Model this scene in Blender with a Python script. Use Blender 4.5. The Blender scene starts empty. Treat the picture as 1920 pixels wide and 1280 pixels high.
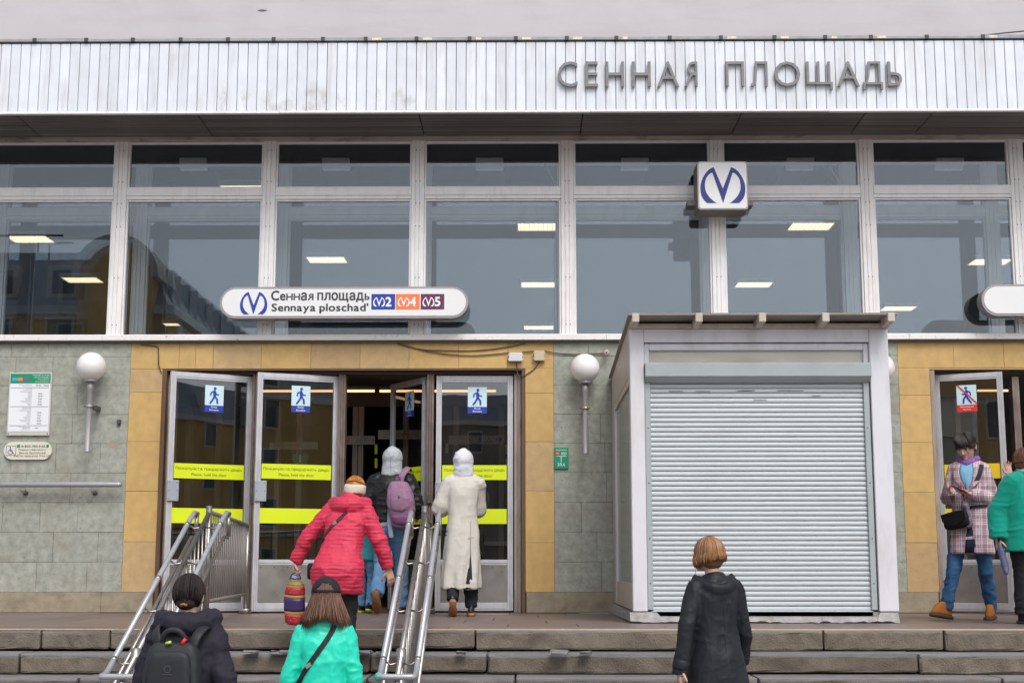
import bpy, bmesh, math, random
import numpy as np
from mathutils import Vector, Matrix, Euler
from mathutils.bvhtree import BVHTree
from mathutils.geometry import tessellate_polygon as tess
R = math.radians
random.seed(7)
scene = bpy.context.scene
coll = scene.collection

# ------------------------------------------------------------------ camera, sky, sun, exposure
CAM = np.array([0.0, -15.9, 0.484]); FPX = 2667.0; TILT = R(9.05); YAW = R(0.6)
cam_data = bpy.data.cameras.new('camera'); cam = bpy.data.objects.new('camera', cam_data); coll.objects.link(cam)
cam_data.sensor_width = 36.0; cam_data.lens = 36.0 * FPX / 1920.0; cam_data.clip_end = 2000.0; cam_data.clip_start = 0.1
cam.location = CAM; cam.rotation_euler = (math.pi / 2 + TILT, 0.0, YAW)
scene.camera = cam

SUN_EL, SUN_AZ = R(52), R(160)
world = bpy.data.worlds.new('World'); scene.world = world; world.use_nodes = True
wn = world.node_tree.nodes; wl = world.node_tree.links; wn.clear()
wsky = wn.new('ShaderNodeTexSky'); wsky.sky_type = 'NISHITA'; wsky.sun_disc = False
wsky.sun_elevation = SUN_EL; wsky.sun_rotation = SUN_AZ; wsky.air_density = 1.0; wsky.dust_density = 3.0; wsky.ozone_density = 1.0
whs = wn.new('ShaderNodeHueSaturation'); whs.inputs['Saturation'].default_value = 0.32
wbg = wn.new('ShaderNodeBackground'); wbg.inputs['Strength'].default_value = 0.15
wout = wn.new('ShaderNodeOutputWorld')
wl.new(wsky.outputs[0], whs.inputs['Color']); wl.new(whs.outputs[0], wbg.inputs[0]); wl.new(wbg.outputs[0], wout.inputs[0])
sun_d = bpy.data.lights.new('sun', 'SUN'); sun_d.energy = 1.2; sun_d.angle = R(25); sun_d.color = (1.0, 0.96, 0.92)
sun = bpy.data.objects.new('sun', sun_d); coll.objects.link(sun); sun.location = (5, -20, 30)
sd = Vector((math.sin(SUN_AZ) * math.cos(SUN_EL), math.cos(SUN_AZ) * math.cos(SUN_EL), math.sin(SUN_EL)))
sun.rotation_euler = (-sd).to_track_quat('-Z', 'Y').to_euler()
vs = scene.view_settings; vs.view_transform = 'Standard'; vs.look = 'None'; vs.exposure = 0.4; vs.gamma = 1.0
vs.use_curve_mapping = False
scene.cycles.max_bounces = 7; scene.cycles.transparent_max_bounces = 14; scene.cycles.use_adaptive_sampling = True; scene.cycles.adaptive_threshold = 0.02

# ------------------------------------------------------------------ measuring: a pixel of the photograph on a known plane
_fw = np.array([-math.sin(YAW) * math.cos(TILT), math.cos(YAW) * math.cos(TILT), math.sin(TILT)])
_rt = np.array([math.cos(YAW), math.sin(YAW), 0.0]); _up = np.cross(_rt, _fw)
def W(px, py, y):
    d = _fw + _rt * ((px - 960) / FPX) - _up * ((py - 640) / FPX)
    return CAM + d * ((y - CAM[1]) / d[1])
def X(px, py, y): return float(W(px, py, y)[0])
def Z(px, py, y): return float(W(px, py, y)[2])

# ------------------------------------------------------------------ helpers
tmp_scene = bpy.data.scenes.new('tmp')
def wmat(o):
    m = o.matrix_basis.copy()
    if o.parent: m = wmat(o.parent) @ o.matrix_parent_inverse @ m
    return m
def mk(name, mesh, mat=None, parent=None, local=False, loc=None, rot=None):
    o = bpy.data.objects.new(name, mesh); coll.objects.link(o)
    if mat is not None and mesh is not None:
        if not mesh.materials: mesh.materials.append(mat)
        elif mesh.materials[0] != mat:
            o.material_slots[0].link = 'OBJECT'; o.material_slots[0].material = mat
    if loc is not None: o.location = loc
    if rot is not None: o.rotation_euler = rot
    if parent is not None:
        o.parent = parent
        if not local: o.matrix_parent_inverse = wmat(parent).inverted()
    return o
def tag(o, label, cat, group=None):
    o['label'] = label; o['category'] = cat
    if group: o['group'] = group
    return o
def thing(name, label, cat, loc=(0, 0, 0), rz=0.0, group=None):
    o = bpy.data.objects.new(name, None); coll.objects.link(o); o.empty_display_size = 0.2
    o.location = loc; o.rotation_euler = (0, 0, rz)
    return tag(o, label, cat, group)
def struct(o, kind='structure'):
    o['kind'] = kind; return o
def to_mesh(bm, smooth=False, name='m'):
    me = bpy.data.meshes.new(name); bmesh.ops.recalc_face_normals(bm, faces=bm.faces[:]); bm.to_mesh(me); bm.free()
    if smooth: me.polygons.foreach_set('use_smooth', [True] * len(me.polygons))
    return me
def add_box(bm, x0, x1, y0, y1, z0, z1, bev=0.0, seg=1, M=None):
    r = bmesh.ops.create_cube(bm, size=1.0)
    m = Matrix.Translation(((x0 + x1) / 2, (y0 + y1) / 2, (z0 + z1) / 2)) @ Matrix.Diagonal((abs(x1 - x0), abs(y1 - y0), abs(z1 - z0), 1))
    bmesh.ops.transform(bm, matrix=m, verts=r['verts'])
    vs_ = r['verts']
    if bev > 0:
        es = list({e for v in vs_ for e in v.link_edges})
        b = bmesh.ops.bevel(bm, geom=es, offset=bev, segments=seg, affect='EDGES', profile=0.5)
        vs_ = list({v for f in b['faces'] for v in f.verts} | {v for v in vs_ if v.is_valid})
    if M is not None: bmesh.ops.transform(bm, matrix=M, verts=vs_)
    return vs_
def box(name, x0, x1, y0, y1, z0, z1, mat, parent=None, bev=0.0, local=False, seg=1):
    bm = bmesh.new(); add_box(bm, x0, x1, y0, y1, z0, z1, bev, seg)
    return mk(name, to_mesh(bm), mat, parent, local)
def smooth_path(pts, sub=4):
    P = [np.array(p, float) for p in pts]
    if len(P) < 3 or sub <= 1: return P
    out = []
    for i in range(len(P) - 1):
        p0 = P[max(i - 1, 0)]; p1 = P[i]; p2 = P[i + 1]; p3 = P[min(i + 2, len(P) - 1)]
        for k in range(sub):
            t = k / sub
            out.append(0.5 * ((2 * p1) + (-p0 + p2) * t + (2 * p0 - 5 * p1 + 4 * p2 - p3) * t * t + (-p0 + 3 * p1 - 3 * p2 + p3) * t ** 3))
    out.append(P[-1]); return out
def add_tube(bm, pts, rad, n=10, sub=1, ref=(0, 0, 1), caps=True):
    """rad: number, list of numbers or list of (a, b); a lies across ref, b along it"""
    if not isinstance(rad, (list, tuple)): rad = [rad] * len(pts)
    rr = [r if isinstance(r, (tuple, list)) else (r, r) for r in rad]
    full = [np.concatenate([np.array(p, float), np.array(r, float)]) for p, r in zip(pts, rr)]
    full = smooth_path(full, sub)
    P = [f[:3] for f in full]; RR = [np.maximum(f[3:5], 1e-4) for f in full]
    rings = []; last = None
    for i, p in enumerate(P):
        t = P[min(i + 1, len(P) - 1)] - P[max(i - 1, 0)]; t = t / (np.linalg.norm(t) + 1e-9)
        rf = np.array(ref, float) if last is None else last
        if abs(rf @ t) > 0.98: rf = np.array((0.3, 1, 0.2)) if last is None else rf
        b = rf - (rf @ t) * t; b /= np.linalg.norm(b) + 1e-9; a = np.cross(t, b); last = b
        rings.append([bm.verts.new(p + a * RR[i][0] * math.cos(2 * math.pi * k / n) + b * RR[i][1] * math.sin(2 * math.pi * k / n)) for k in range(n)])
    bridge(bm, rings, caps)
def bridge(bm, rings, caps=True):
    n = len(rings[0])
    for i in range(len(rings) - 1):
        for k in range(n): bm.faces.new((rings[i][k], rings[i][(k + 1) % n], rings[i + 1][(k + 1) % n], rings[i + 1][k]))
    if caps:
        bm.faces.new(rings[0][::-1]); bm.faces.new(rings[-1])
def tube(name, pts, rad, mat, parent=None, n=10, sub=1, local=False, ref=(0, 0, 1)):
    bm = bmesh.new(); add_tube(bm, pts, rad, n, sub, ref)
    return mk(name, to_mesh(bm, True), mat, parent, local)
def add_ell(bm, c, r, rot=None, u=16, v=10):
    q = bmesh.ops.create_uvsphere(bm, u_segments=u, v_segments=v, radius=1.0)
    m = Matrix.Translation(c) @ (rot.to_4x4() if rot is not None else Matrix.Identity(4)) @ Matrix.Diagonal((r[0], r[1], r[2], 1))
    bmesh.ops.transform(bm, matrix=m, verts=q['verts']); return q['verts']
def add_lathe(bm, c, prof, n=24):
    rings = [[bm.verts.new((c[0] + r * math.cos(2 * math.pi * k / n), c[1] + r * math.sin(2 * math.pi * k / n), c[2] + z)) for k in range(n)] for r, z in prof]
    bridge(bm, rings)
def add_poly(bm, pts, y0, y1):
    """closed outline in x,z extruded from y0 to y1"""
    a = [bm.verts.new((p[0], y0, p[1])) for p in pts]; b = [bm.verts.new((p[0], y1, p[1])) for p in pts]
    n = len(pts)
    for t in tess([[Vector((p[0], p[1], 0)) for p in pts]]):
        bm.faces.new([a[k] for k in t]); bm.faces.new([b[k] for k in t[::-1]])
    for i in range(n): bm.faces.new((a[i], b[i], b[(i + 1) % n], a[(i + 1) % n]))
def poly(name, pts, y0, y1, mat, parent=None, local=False):
    bm = bmesh.new(); add_poly(bm, pts, y0, y1); return mk(name, to_mesh(bm), mat, parent, local)
def circ(cx, cz, r, n=24, a0=0, a1=360):
    return [(cx + r * math.cos(R(a0 + (a1 - a0) * i / (n if a1 - a0 == 360 else n - 1))), cz + r * math.sin(R(a0 + (a1 - a0) * i / (n if a1 - a0 == 360 else n - 1)))) for i in range(n)]
def pill(x0, x1, z0, z1, n=16):
    r = (z1 - z0) / 2; zc = (z0 + z1) / 2
    return circ(x1 - r, zc, r, n, -90, 90) + circ(x0 + r, zc, r, n, 90, 270)
_tcache = {}
def _inside(p, poly_):
    x, y = p; c = False; n = len(poly_)
    for i in range(n):
        x1, y1 = poly_[i][:2]; x2, y2 = poly_[i - 1][:2]
        if (y1 > y) != (y2 > y) and x < (x2 - x1) * (y - y1) / (y2 - y1) + x1: c = not c
    return c
def glyph(s, bold=0.0, ext=0.0, res=3):
    """letters as filled outlines; every outer outline is filled with its own holes, so that crossing strokes never share a plane"""
    key = (s, bold, ext)
    if key in _tcache: return _tcache[key]
    cu = bpy.data.curves.new('t', 'FONT'); cu.body = s; cu.size = 1.0; cu.resolution_u = res; cu.fill_mode = 'NONE'
    o = bpy.data.objects.new('t', cu); tmp_scene.collection.objects.link(o)
    tmp_scene.view_layers[0].update(); dg = tmp_scene.view_layers[0].depsgraph
    me = bpy.data.meshes.new_from_object(o.evaluated_get(dg)); n = len(me.vertices)
    P = [tuple(v.co[:2]) for v in me.vertices]; nb = {}
    for e in me.edges:
        a, b = e.vertices; nb.setdefault(a, []).append(b); nb.setdefault(b, []).append(a)
    nxt = {}
    for e in me.edges: nxt.setdefault(e.vertices[0], e.vertices[1])
    bpy.data.objects.remove(o); bpy.data.curves.remove(cu); bpy.data.meshes.remove(me)
    loops = []; seen = set()
    for v0 in range(n):
        if v0 in seen or v0 not in nb: continue
        lp = [v0]; seen.add(v0); cur = v0; prev = None
        while True:
            c = nxt.get(cur)
            if c is None or c in seen:
                c2 = [q for q in nb[cur] if q not in seen]
                if not c2: break
                c = c2[0]
            lp.append(c); seen.add(c); prev, cur = cur, c
        if len(lp) > 2: loops.append([P[i] for i in lp])
    area = lambda L: 0.5 * sum(L[i - 1][0] * L[i][1] - L[i][0] * L[i - 1][1] for i in range(len(L)))
    A = [area(L) for L in loops]
    sg = 1 if A[max(range(len(A)), key=lambda i: abs(A[i]))] > 0 else -1
    if bold:
        for L in loops:
            m = len(L); Q = []
            for i in range(m):
                tx = L[(i + 1) % m][0] - L[i - 1][0]; ty = L[(i + 1) % m][1] - L[i - 1][1]; l = math.hypot(tx, ty) or 1.0
                Q.append((L[i][0] + sg * ty / l * bold, L[i][1] - sg * tx / l * bold))
            L[:] = Q
    outs = [i for i in range(len(loops)) if A[i] * sg > 0]; holes = [i for i in range(len(loops)) if A[i] * sg <= 0]
    own = {i: [] for i in outs}
    for h in holes:
        c = [(sum(_inside(p, loops[i]) for p in loops[h]), -abs(A[i]), i) for i in outs]
        if max(c)[0] > 0: own[max(c)[2]].append(h)
    co = []; faces = []
    for q, i in enumerate(outs):
        ls = [loops[i]] + [loops[h] for h in own[i]]; lift = (q % 3) * 0.012
        flat = [p for L in ls for p in L]; b0 = len(co)
        tri = tess([[Vector((p[0], p[1], 0)) for p in L] for L in ls])
        co += [(p[0], p[1], ext + lift) for p in flat]
        for t in tri:
            a_, b_, c_ = (flat[k] for k in t); d = (b_[0] - a_[0]) * (c_[1] - a_[1]) - (b_[1] - a_[1]) * (c_[0] - a_[0])
            if abs(d) < 1e-10: continue
            faces.append(tuple(b0 + k for k in (t if d > 0 else t[::-1])))
        if ext:
            b1 = len(co); co += [(p[0], p[1], -ext) for p in flat]; k0 = 0
            for L in ls:
                m = len(L)
                for k in range(m): faces.append((b0 + k0 + k, b0 + k0 + (k + 1) % m, b1 + k0 + (k + 1) % m, b1 + k0 + k))
                k0 += m
    _tcache[key] = (np.array(co), faces)
    return _tcache[key]
_SUB = {'Я': ('R', -1, 1, 0), 'я': ('R', -1, 1, 1), 'Ь': ('P', 1, -1, 0), 'ь': ('P', 1, -1, 1), 'н': ('H', 1, 1, 1), 'А': ('A', 1, 1, 0), 'е': ('e', 1, 1, 0), 'Р': ('P', 1, 1, 0), 'х': ('x', 1, 1, 0), 'Н': ('H', 1, 1, 0), 'С': ('C', 1, 1, 0), 'Е': ('E', 1, 1, 0), 'О': ('O', 1, 1, 0)}
def text_mesh(s, bold=0.0, ext=0.0, res=3):
    """a line of letters set glyph by glyph; letters whose font outlines cross themselves are set from a sound twin"""
    key = ('line', s, bold, ext)
    if key in _tcache: return _tcache[key]
    xh = np.ptp(glyph('x', bold, ext)[0][:, 1]); co = []; faces = []; pen = 0.0
    for i, ch in enumerate(s):
        if ch == ' ': pen += 0.24; continue
        g, fx, fy, small = _SUB.get(ch, (ch, 1, 1, 0))
        v, f = glyph(g, bold, ext); v = v.copy()
        if fx < 0: v[:, 0] = v[:, 0].max() - v[:, 0]
        if fy < 0: v[:, 1] = v[:, 1].max() - v[:, 1] + v[:, 1].min()
        if small:
            k = xh / np.ptp(v[:, 1]); v[:, 1] *= k; v[:, 0] *= 0.85
        if fx * fy < 0: f = [t[::-1] for t in f]
        v[:, 0] += pen - v[:, 0].min(); pen = v[:, 0].max() + 0.085 - bold
        b0 = len(co); co += v.tolist(); faces += [tuple(b0 + k for k in t) for t in f]
    _tcache[key] = (np.array(co), faces)
    return _tcache[key]
def text(name, s, x0, z0, z1, y, mat, parent=None, x1=None, align='l', bold=0.0, depth=0.0, local=False, stretch=True):
    """letters between z0 and z1 (outline height), from x0 (to x1 when stretched)"""
    co, faces = text_mesh(s, bold, 0.5 if depth else 0.0)
    lo = co.min(0); hi = co.max(0)
    sz = (z1 - z0) / max(hi[1] - lo[1], 1e-6); w = (hi[0] - lo[0]) * sz
    sx = sz
    if x1 is not None and stretch: sx = sz * (x1 - x0) / w; w = x1 - x0
    ox = x0
    if align == 'c': ox = x0 - w / 2
    if align == 'r': ox = x0 - w
    v = np.stack([(co[:, 0] - lo[0]) * sx + ox, y - co[:, 2] * (depth if depth else 0.03), (co[:, 1] - lo[1]) * sz + z0], 1)
    me = bpy.data.meshes.new('text'); me.from_pydata(v.tolist(), [], faces)
    return mk(name, me, mat, parent, local)

# ------------------------------------------------------------------ materials
MATS = {}
def mat(name, col, rough=0.6, metal=0.0, var=0.12, vscale=3.0, bump=0.0, bscale=60.0, rnd=0.0, stain=None, stain_amt=0.0,
        stain_scale=(2, 2, 2), spec=0.5, coat=0.0, speck=None, speck_scale=40.0, speck_amt=0.3, emit=None, objspace=False, rough_var=0.1, island=0.0):
    m = bpy.data.materials.new(name); m.use_nodes = True; nt = m.node_tree; N = nt.nodes; L = nt.links
    b = N['Principled BSDF']
    b.inputs['Roughness'].default_value = rough; b.inputs['Metallic'].default_value = metal
    b.inputs['Specular IOR Level'].default_value = spec; b.inputs['Coat Weight'].default_value = coat
    geo = N.new('ShaderNodeNewGeometry')
    if objspace:
        tc = N.new('ShaderNodeTexCoord'); pos = tc.outputs['Object']
    else: pos = geo.outputs['Position']
    c = N.new('ShaderNodeRGB'); c.outputs[0].default_value = (*col, 1); cur = c.outputs[0]
    if var > 0:
        nz = N.new('ShaderNodeTexNoise'); nz.inputs['Scale'].default_value = vscale; nz.inputs['Detail'].default_value = 6; L.new(pos, nz.inputs['Vector'])
        mr = N.new('ShaderNodeMapRange'); mr.inputs[1].default_value = 0.25; mr.inputs[2].default_value = 0.75; mr.inputs[3].default_value = 1 - var; mr.inputs[4].default_value = 1 + var
        L.new(nz.outputs[0], mr.inputs[0]); mx = N.new('ShaderNodeMix'); mx.data_type = 'RGBA'; mx.blend_type = 'MULTIPLY'; mx.inputs[0].default_value = 1
        L.new(cur, mx.inputs[6]); L.new(mr.outputs[0], mx.inputs[7]); cur = mx.outputs[2]
        rr = N.new('ShaderNodeMapRange'); rr.inputs[3].default_value = max(rough - rough_var, 0.02); rr.inputs[4].default_value = min(rough + rough_var, 1)
        L.new(nz.outputs[0], rr.inputs[0]); L.new(rr.outputs[0], b.inputs['Roughness'])
    if rnd > 0 or island > 0:
        mr = N.new('ShaderNodeMapRange'); k = max(rnd, island); mr.inputs[3].default_value = 1 - k; mr.inputs[4].default_value = 1 + k
        if rnd > 0:
            oi = N.new('ShaderNodeObjectInfo'); L.new(oi.outputs['Random'], mr.inputs[0])
        else: L.new(geo.outputs['Random Per Island'], mr.inputs[0])
        mx = N.new('ShaderNodeMix'); mx.data_type = 'RGBA'; mx.blend_type = 'MULTIPLY'; mx.inputs[0].default_value = 1
        L.new(cur, mx.inputs[6]); L.new(mr.outputs[0], mx.inputs[7]); cur = mx.outputs[2]
    if speck is not None:
        nz = N.new('ShaderNodeTexNoise'); nz.inputs['Scale'].default_value = speck_scale; nz.inputs['Detail'].default_value = 6; nz.inputs['Roughness'].default_value = 0.7; nz.inputs['Distortion'].default_value = 0.6; L.new(pos, nz.inputs['Vector'])
        mr = N.new('ShaderNodeMapRange'); mr.inputs[1].default_value = 0.58; mr.inputs[2].default_value = 0.68; mr.inputs[4].default_value = speck_amt
        L.new(nz.outputs[0], mr.inputs[0]); mx = N.new('ShaderNodeMix'); mx.data_type = 'RGBA'; L.new(mr.outputs[0], mx.inputs[0])
        L.new(cur, mx.inputs[6]); mx.inputs[7].default_value = (*speck, 1); cur = mx.outputs[2]
    if stain is not None:
        mp = N.new('ShaderNodeMapping'); mp.inputs['Scale'].default_value = stain_scale; L.new(pos, mp.inputs[0])
        nz = N.new('ShaderNodeTexNoise'); nz.inputs['Scale'].default_value = 1.0; nz.inputs['Detail'].default_value = 8; nz.inputs['Roughness'].default_value = 0.62; L.new(mp.outputs[0], nz.inputs['Vector'])
        mr = N.new('ShaderNodeMapRange'); mr.inputs[1].default_value = 0.5; mr.inputs[2].default_value = 0.75; mr.inputs[4].default_value = stain_amt
        L.new(nz.outputs[0], mr.inputs[0]); mx = N.new('ShaderNodeMix'); mx.data_type = 'RGBA'; L.new(mr.outputs[0], mx.inputs[0])
        L.new(cur, mx.inputs[6]); mx.inputs[7].default_value = (*stain, 1); cur = mx.outputs[2]
    L.new(cur, b.inputs['Base Color'])
    if bump > 0:
        nz = N.new('ShaderNodeTexNoise'); nz.inputs['Scale'].default_value = bscale; nz.inputs['Detail'].default_value = 5; L.new(pos, nz.inputs['Vector'])
        bp = N.new('ShaderNodeBump'); bp.inputs['Strength'].default_value = bump; bp.inputs['Distance'].default_value = 0.01
        L.new(nz.outputs[0], bp.inputs['Height']); L.new(bp.outputs[0], b.inputs['Normal'])
    if emit:
        b.inputs['Emission Color'].default_value = (*emit[:3], 1); b.inputs['Emission Strength'].default_value = emit[3]
    MATS[name] = m; m['cur'] = 0
    return m
def glass_mat(name, refl, tint=(0.9, 0.93, 0.95), rough=0.0, wavy=0.0, dirt=0.03):
    m = bpy.data.materials.new(name); m.use_nodes = True; nt = m.node_tree; N = nt.nodes; L = nt.links; N.clear()
    o = N.new('ShaderNodeOutputMaterial'); t = N.new('ShaderNodeBsdfTransparent'); t.inputs[0].default_value = (*tint, 1)
    g = N.new('ShaderNodeBsdfGlossy'); g.inputs['Roughness'].default_value = rough; g.inputs['Color'].default_value = (0.87, 0.935, 1.0, 1)
    lw = N.new('ShaderNodeLayerWeight'); lw.inputs['Blend'].default_value = 0.15
    mr = N.new('ShaderNodeMapRange'); mr.inputs[3].default_value = refl; mr.inputs[4].default_value = 0.9
    L.new(lw.outputs['Facing'], mr.inputs[0])
    pw = N.new('ShaderNodeMath'); pw.operation = 'POWER'; pw.inputs[1].default_value = 4; L.new(lw.outputs['Facing'], pw.inputs[0]); L.new(pw.outputs[0], mr.inputs[0])
    mx = N.new('ShaderNodeMixShader'); L.new(mr.outputs[0], mx.inputs[0]); L.new(t.outputs[0], mx.inputs[1]); L.new(g.outputs[0], mx.inputs[2]); L.new(mx.outputs[0], o.inputs[0])
    dn = N.new('ShaderNodeTexNoise'); dn.inputs['Scale'].default_value = 1.0; dn.inputs['Detail'].default_value = 8; dn.inputs['Roughness'].default_value = 0.65
    dm = N.new('ShaderNodeMapping'); dm.inputs['Scale'].default_value = (5, 5, 1.6); dgeo = N.new('ShaderNodeNewGeometry'); L.new(dgeo.outputs['Position'], dm.inputs[0]); L.new(dm.outputs[0], dn.inputs['Vector'])
    dr = N.new('ShaderNodeMapRange'); dr.inputs[1].default_value = 0.42; dr.inputs[2].default_value = 0.75; dr.inputs[4].default_value = dirt; L.new(dn.outputs[0], dr.inputs[0])
    dd = N.new('ShaderNodeBsdfDiffuse'); dd.inputs[0].default_value = (0.45, 0.42, 0.38, 1); mx2 = N.new('ShaderNodeMixShader'); L.new(dr.outputs[0], mx2.inputs[0]); L.new(mx.outputs[0], mx2.inputs[1]); L.new(dd.outputs[0], mx2.inputs[2]); L.new(mx2.outputs[0], o.inputs[0])
    if wavy:
        nz = N.new('ShaderNodeTexNoise'); nz.inputs['Scale'].default_value = 1.3; gg = N.new('ShaderNodeNewGeometry'); L.new(gg.outputs['Position'], nz.inputs['Vector'])
        bp = N.new('ShaderNodeBump'); bp.inputs['Strength'].default_value = 1.0; bp.inputs['Distance'].default_value = wavy; L.new(nz.outputs[0], bp.inputs['Height']); L.new(bp.outputs[0], g.inputs['Normal'])
    return m

plaster = mat('plaster', (0.56, 0.535, 0.56), 0.9, var=0.05, vscale=1.6, bump=0.25, bscale=9, stain=(0.40, 0.35, 0.36), stain_amt=0.35, stain_scale=(0.8, 0.8, 5))
fascia_m = mat('fascia_white', (0.72, 0.755, 0.82), 0.45, var=0.05, vscale=6, rnd=0.065, stain=(0.46, 0.44, 0.42), stain_amt=0.5, stain_scale=(11, 11, 1.3), bump=0.06, bscale=30)
fascia_dirty = mat('fascia_scorched', (0.72, 0.755, 0.82), 0.45, var=0.05, vscale=6, rnd=0.045, stain=(0.42, 0.38, 0.34), stain_amt=0.95, stain_scale=(5, 5, 3.0), bump=0.06, bscale=30)
def mask_low(m, z0, z1):
    """keep a material's stains to the lower part of a surface"""
    nt = m.node_tree; N = nt.nodes; L = nt.links
    mix = [n for n in N if n.type == 'MIX' and n.blend_type == 'MIX'][-1]; src = mix.inputs[0].links[0].from_socket
    g = N.new('ShaderNodeNewGeometry'); sx = N.new('ShaderNodeSeparateXYZ'); L.new(g.outputs['Position'], sx.inputs[0])
    nz = N.new('ShaderNodeTexNoise'); nz.inputs['Scale'].default_value = 3.0; L.new(g.outputs['Position'], nz.inputs['Vector'])
    ad = N.new('ShaderNodeMath'); ad.operation = 'MULTIPLY_ADD'; ad.inputs[1].default_value = -0.35; L.new(nz.outputs[0], ad.inputs[0]); L.new(sx.outputs['Z'], ad.inputs[2])
    mr = N.new('ShaderNodeMapRange'); mr.inputs[1].default_value = z0 - 0.17; mr.inputs[2].default_value = z1 - 0.17; mr.inputs[3].default_value = 1.0; mr.inputs[4].default_value = 0.12; L.new(ad.outputs[0], mr.inputs[0])
    ml = N.new('ShaderNodeMath'); ml.operation = 'MULTIPLY'; L.new(src, ml.inputs[0]); L.new(mr.outputs[0], ml.inputs[1]); L.new(ml.outputs[0], mix.inputs[0])
mask_low(fascia_dirty, 5.62, 5.74)
white_alu = mat('white_frame', (0.84, 0.83, 0.83), 0.4, var=0.05, vscale=7, stain=(0.46, 0.40, 0.37), stain_amt=0.3, stain_scale=(16, 16, 2.2))
white_alu_pink = mat('white_frame_pink', (0.82, 0.79, 0.79), 0.4, var=0.06, vscale=7, stain=(0.6, 0.28, 0.34), stain_amt=0.4, stain_scale=(30, 30, 3))
sill_m = mat('sill_white', (0.80, 0.77, 0.75), 0.45, var=0.05, speck=(0.15, 0.12, 0.10), speck_scale=24, speck_amt=0.5)
head_m = mat('head_trim', (0.44, 0.37, 0.33), 0.6, var=0.1, stain=(0.09, 0.06, 0.05), stain_amt=0.9, stain_scale=(3.5, 3.5, 9))
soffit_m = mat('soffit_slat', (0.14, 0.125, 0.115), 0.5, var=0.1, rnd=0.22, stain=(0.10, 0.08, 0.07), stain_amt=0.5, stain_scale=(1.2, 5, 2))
dark_gap = mat('dark_gap', (0.015, 0.013, 0.012), 0.9, var=0)
coping_m = mat('coping_grey', (0.33, 0.35, 0.38), 0.5, var=0.2, vscale=12, stain=(0.38, 0.20, 0.08), stain_amt=0.5, stain_scale=(2.5, 5, 5))
tape_m = mat('tape_pale', (0.75, 0.70, 0.45), 0.6, var=0.25, vscale=40)
letter_m = mat('letter_grey', (0.21, 0.205, 0.21), 0.45, var=0.12, vscale=20, stain=(0.09, 0.08, 0.08), stain_amt=0.5, stain_scale=(15, 15, 15))
green_stone = mat('green_stone', (0.325, 0.34, 0.295), 0.75, var=0.26, vscale=13, rnd=0.05, speck=(0.15, 0.135, 0.10), speck_scale=34, speck_amt=0.7, stain=(0.27, 0.24, 0.185), stain_amt=0.7, stain_scale=(2.4, 2.4, 2.4), bump=0.25, bscale=60)
yellow_stone = mat('yellow_stone', (0.55, 0.362, 0.135), 0.62, var=0.12, vscale=9, rnd=0.04, speck=(0.50, 0.30, 0.09), speck_scale=90, speck_amt=0.35, stain=(0.42, 0.25, 0.10), stain_amt=0.35, stain_scale=(5, 5, 2), bump=0.12, bscale=90)
tan_stone = mat('tan_stone', (0.49, 0.335, 0.165), 0.7, var=0.12, vscale=10, rnd=0.08, speck=(0.22, 0.13, 0.06), speck_scale=70, speck_amt=0.65, bump=0.25, bscale=90)
plinth_stone = mat('plinth_stone', (0.31, 0.265, 0.19), 0.75, var=0.2, vscale=9, rnd=0.1, speck=(0.12, 0.10, 0.07), speck_scale=40, speck_amt=0.5, stain=(0.14, 0.11, 0.07), stain_amt=0.6, stain_scale=(4, 4, 6), bump=0.25, bscale=60)
mortar = mat('mortar', (0.16, 0.15, 0.125), 0.9, var=0.2)
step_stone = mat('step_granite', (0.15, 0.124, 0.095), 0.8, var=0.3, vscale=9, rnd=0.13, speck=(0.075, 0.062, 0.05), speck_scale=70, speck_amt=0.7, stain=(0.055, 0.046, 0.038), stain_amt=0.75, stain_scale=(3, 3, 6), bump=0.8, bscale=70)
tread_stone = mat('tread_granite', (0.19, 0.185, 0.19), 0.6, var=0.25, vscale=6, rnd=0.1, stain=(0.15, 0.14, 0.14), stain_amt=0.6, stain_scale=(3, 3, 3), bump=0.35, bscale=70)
platform_m = mat('platform_granite', (0.165, 0.118, 0.106), 0.45, var=0.2, vscale=4, rnd=0.14, speck=(0.12, 0.09, 0.08), speck_scale=60, speck_amt=0.4, stain=(0.17, 0.15, 0.14), stain_amt=0.5, stain_scale=(1.5, 4, 2), bump=0.1, bscale=50)
yellow_paint = mat('yellow_paint', (0.80, 0.43, 0.03), 0.6, var=0.12, vscale=20, stain=(0.35, 0.22, 0.10), stain_amt=0.5, stain_scale=(7, 7, 7))
ground_m = mat('plaza_paving', (0.20, 0.19, 0.185), 0.8, var=0.2, vscale=1.2, bump=0.3, bscale=40)
door_alu = mat('door_aluminium', (0.60, 0.60, 0.63), 0.38, metal=0.35, var=0.08, vscale=9, stain=(0.30, 0.28, 0.28), stain_amt=0.35, stain_scale=(14, 14, 3))
post_brown = mat('post_bronze', (0.17, 0.125, 0.105), 0.5, metal=0.3, var=0.2, vscale=8, stain=(0.40, 0.36, 0.33), stain_amt=0.6, stain_scale=(12, 12, 3))
jamb_worn = mat('jamb_worn', (0.33, 0.28, 0.25), 0.6, metal=0.2, var=0.2, stain=(0.10, 0.055, 0.035), stain_amt=0.85, stain_scale=(10, 10, 2))
brown_trim = mat('brown_trim', (0.13, 0.07, 0.035), 0.55, var=0.2)
kick_m = mat('kick_steel', (0.40, 0.385, 0.37), 0.32, metal=0.85, var=0.12, vscale=5, rough_var=0.14, stain=(0.28, 0.24, 0.22), stain_amt=0.5, stain_scale=(5, 5, 4))
plate_m = mat('plate_grey', (0.34, 0.37, 0.43), 0.5, var=0.05)
screw_m = mat('screw_dark', (0.05, 0.05, 0.055), 0.5, var=0)
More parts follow.
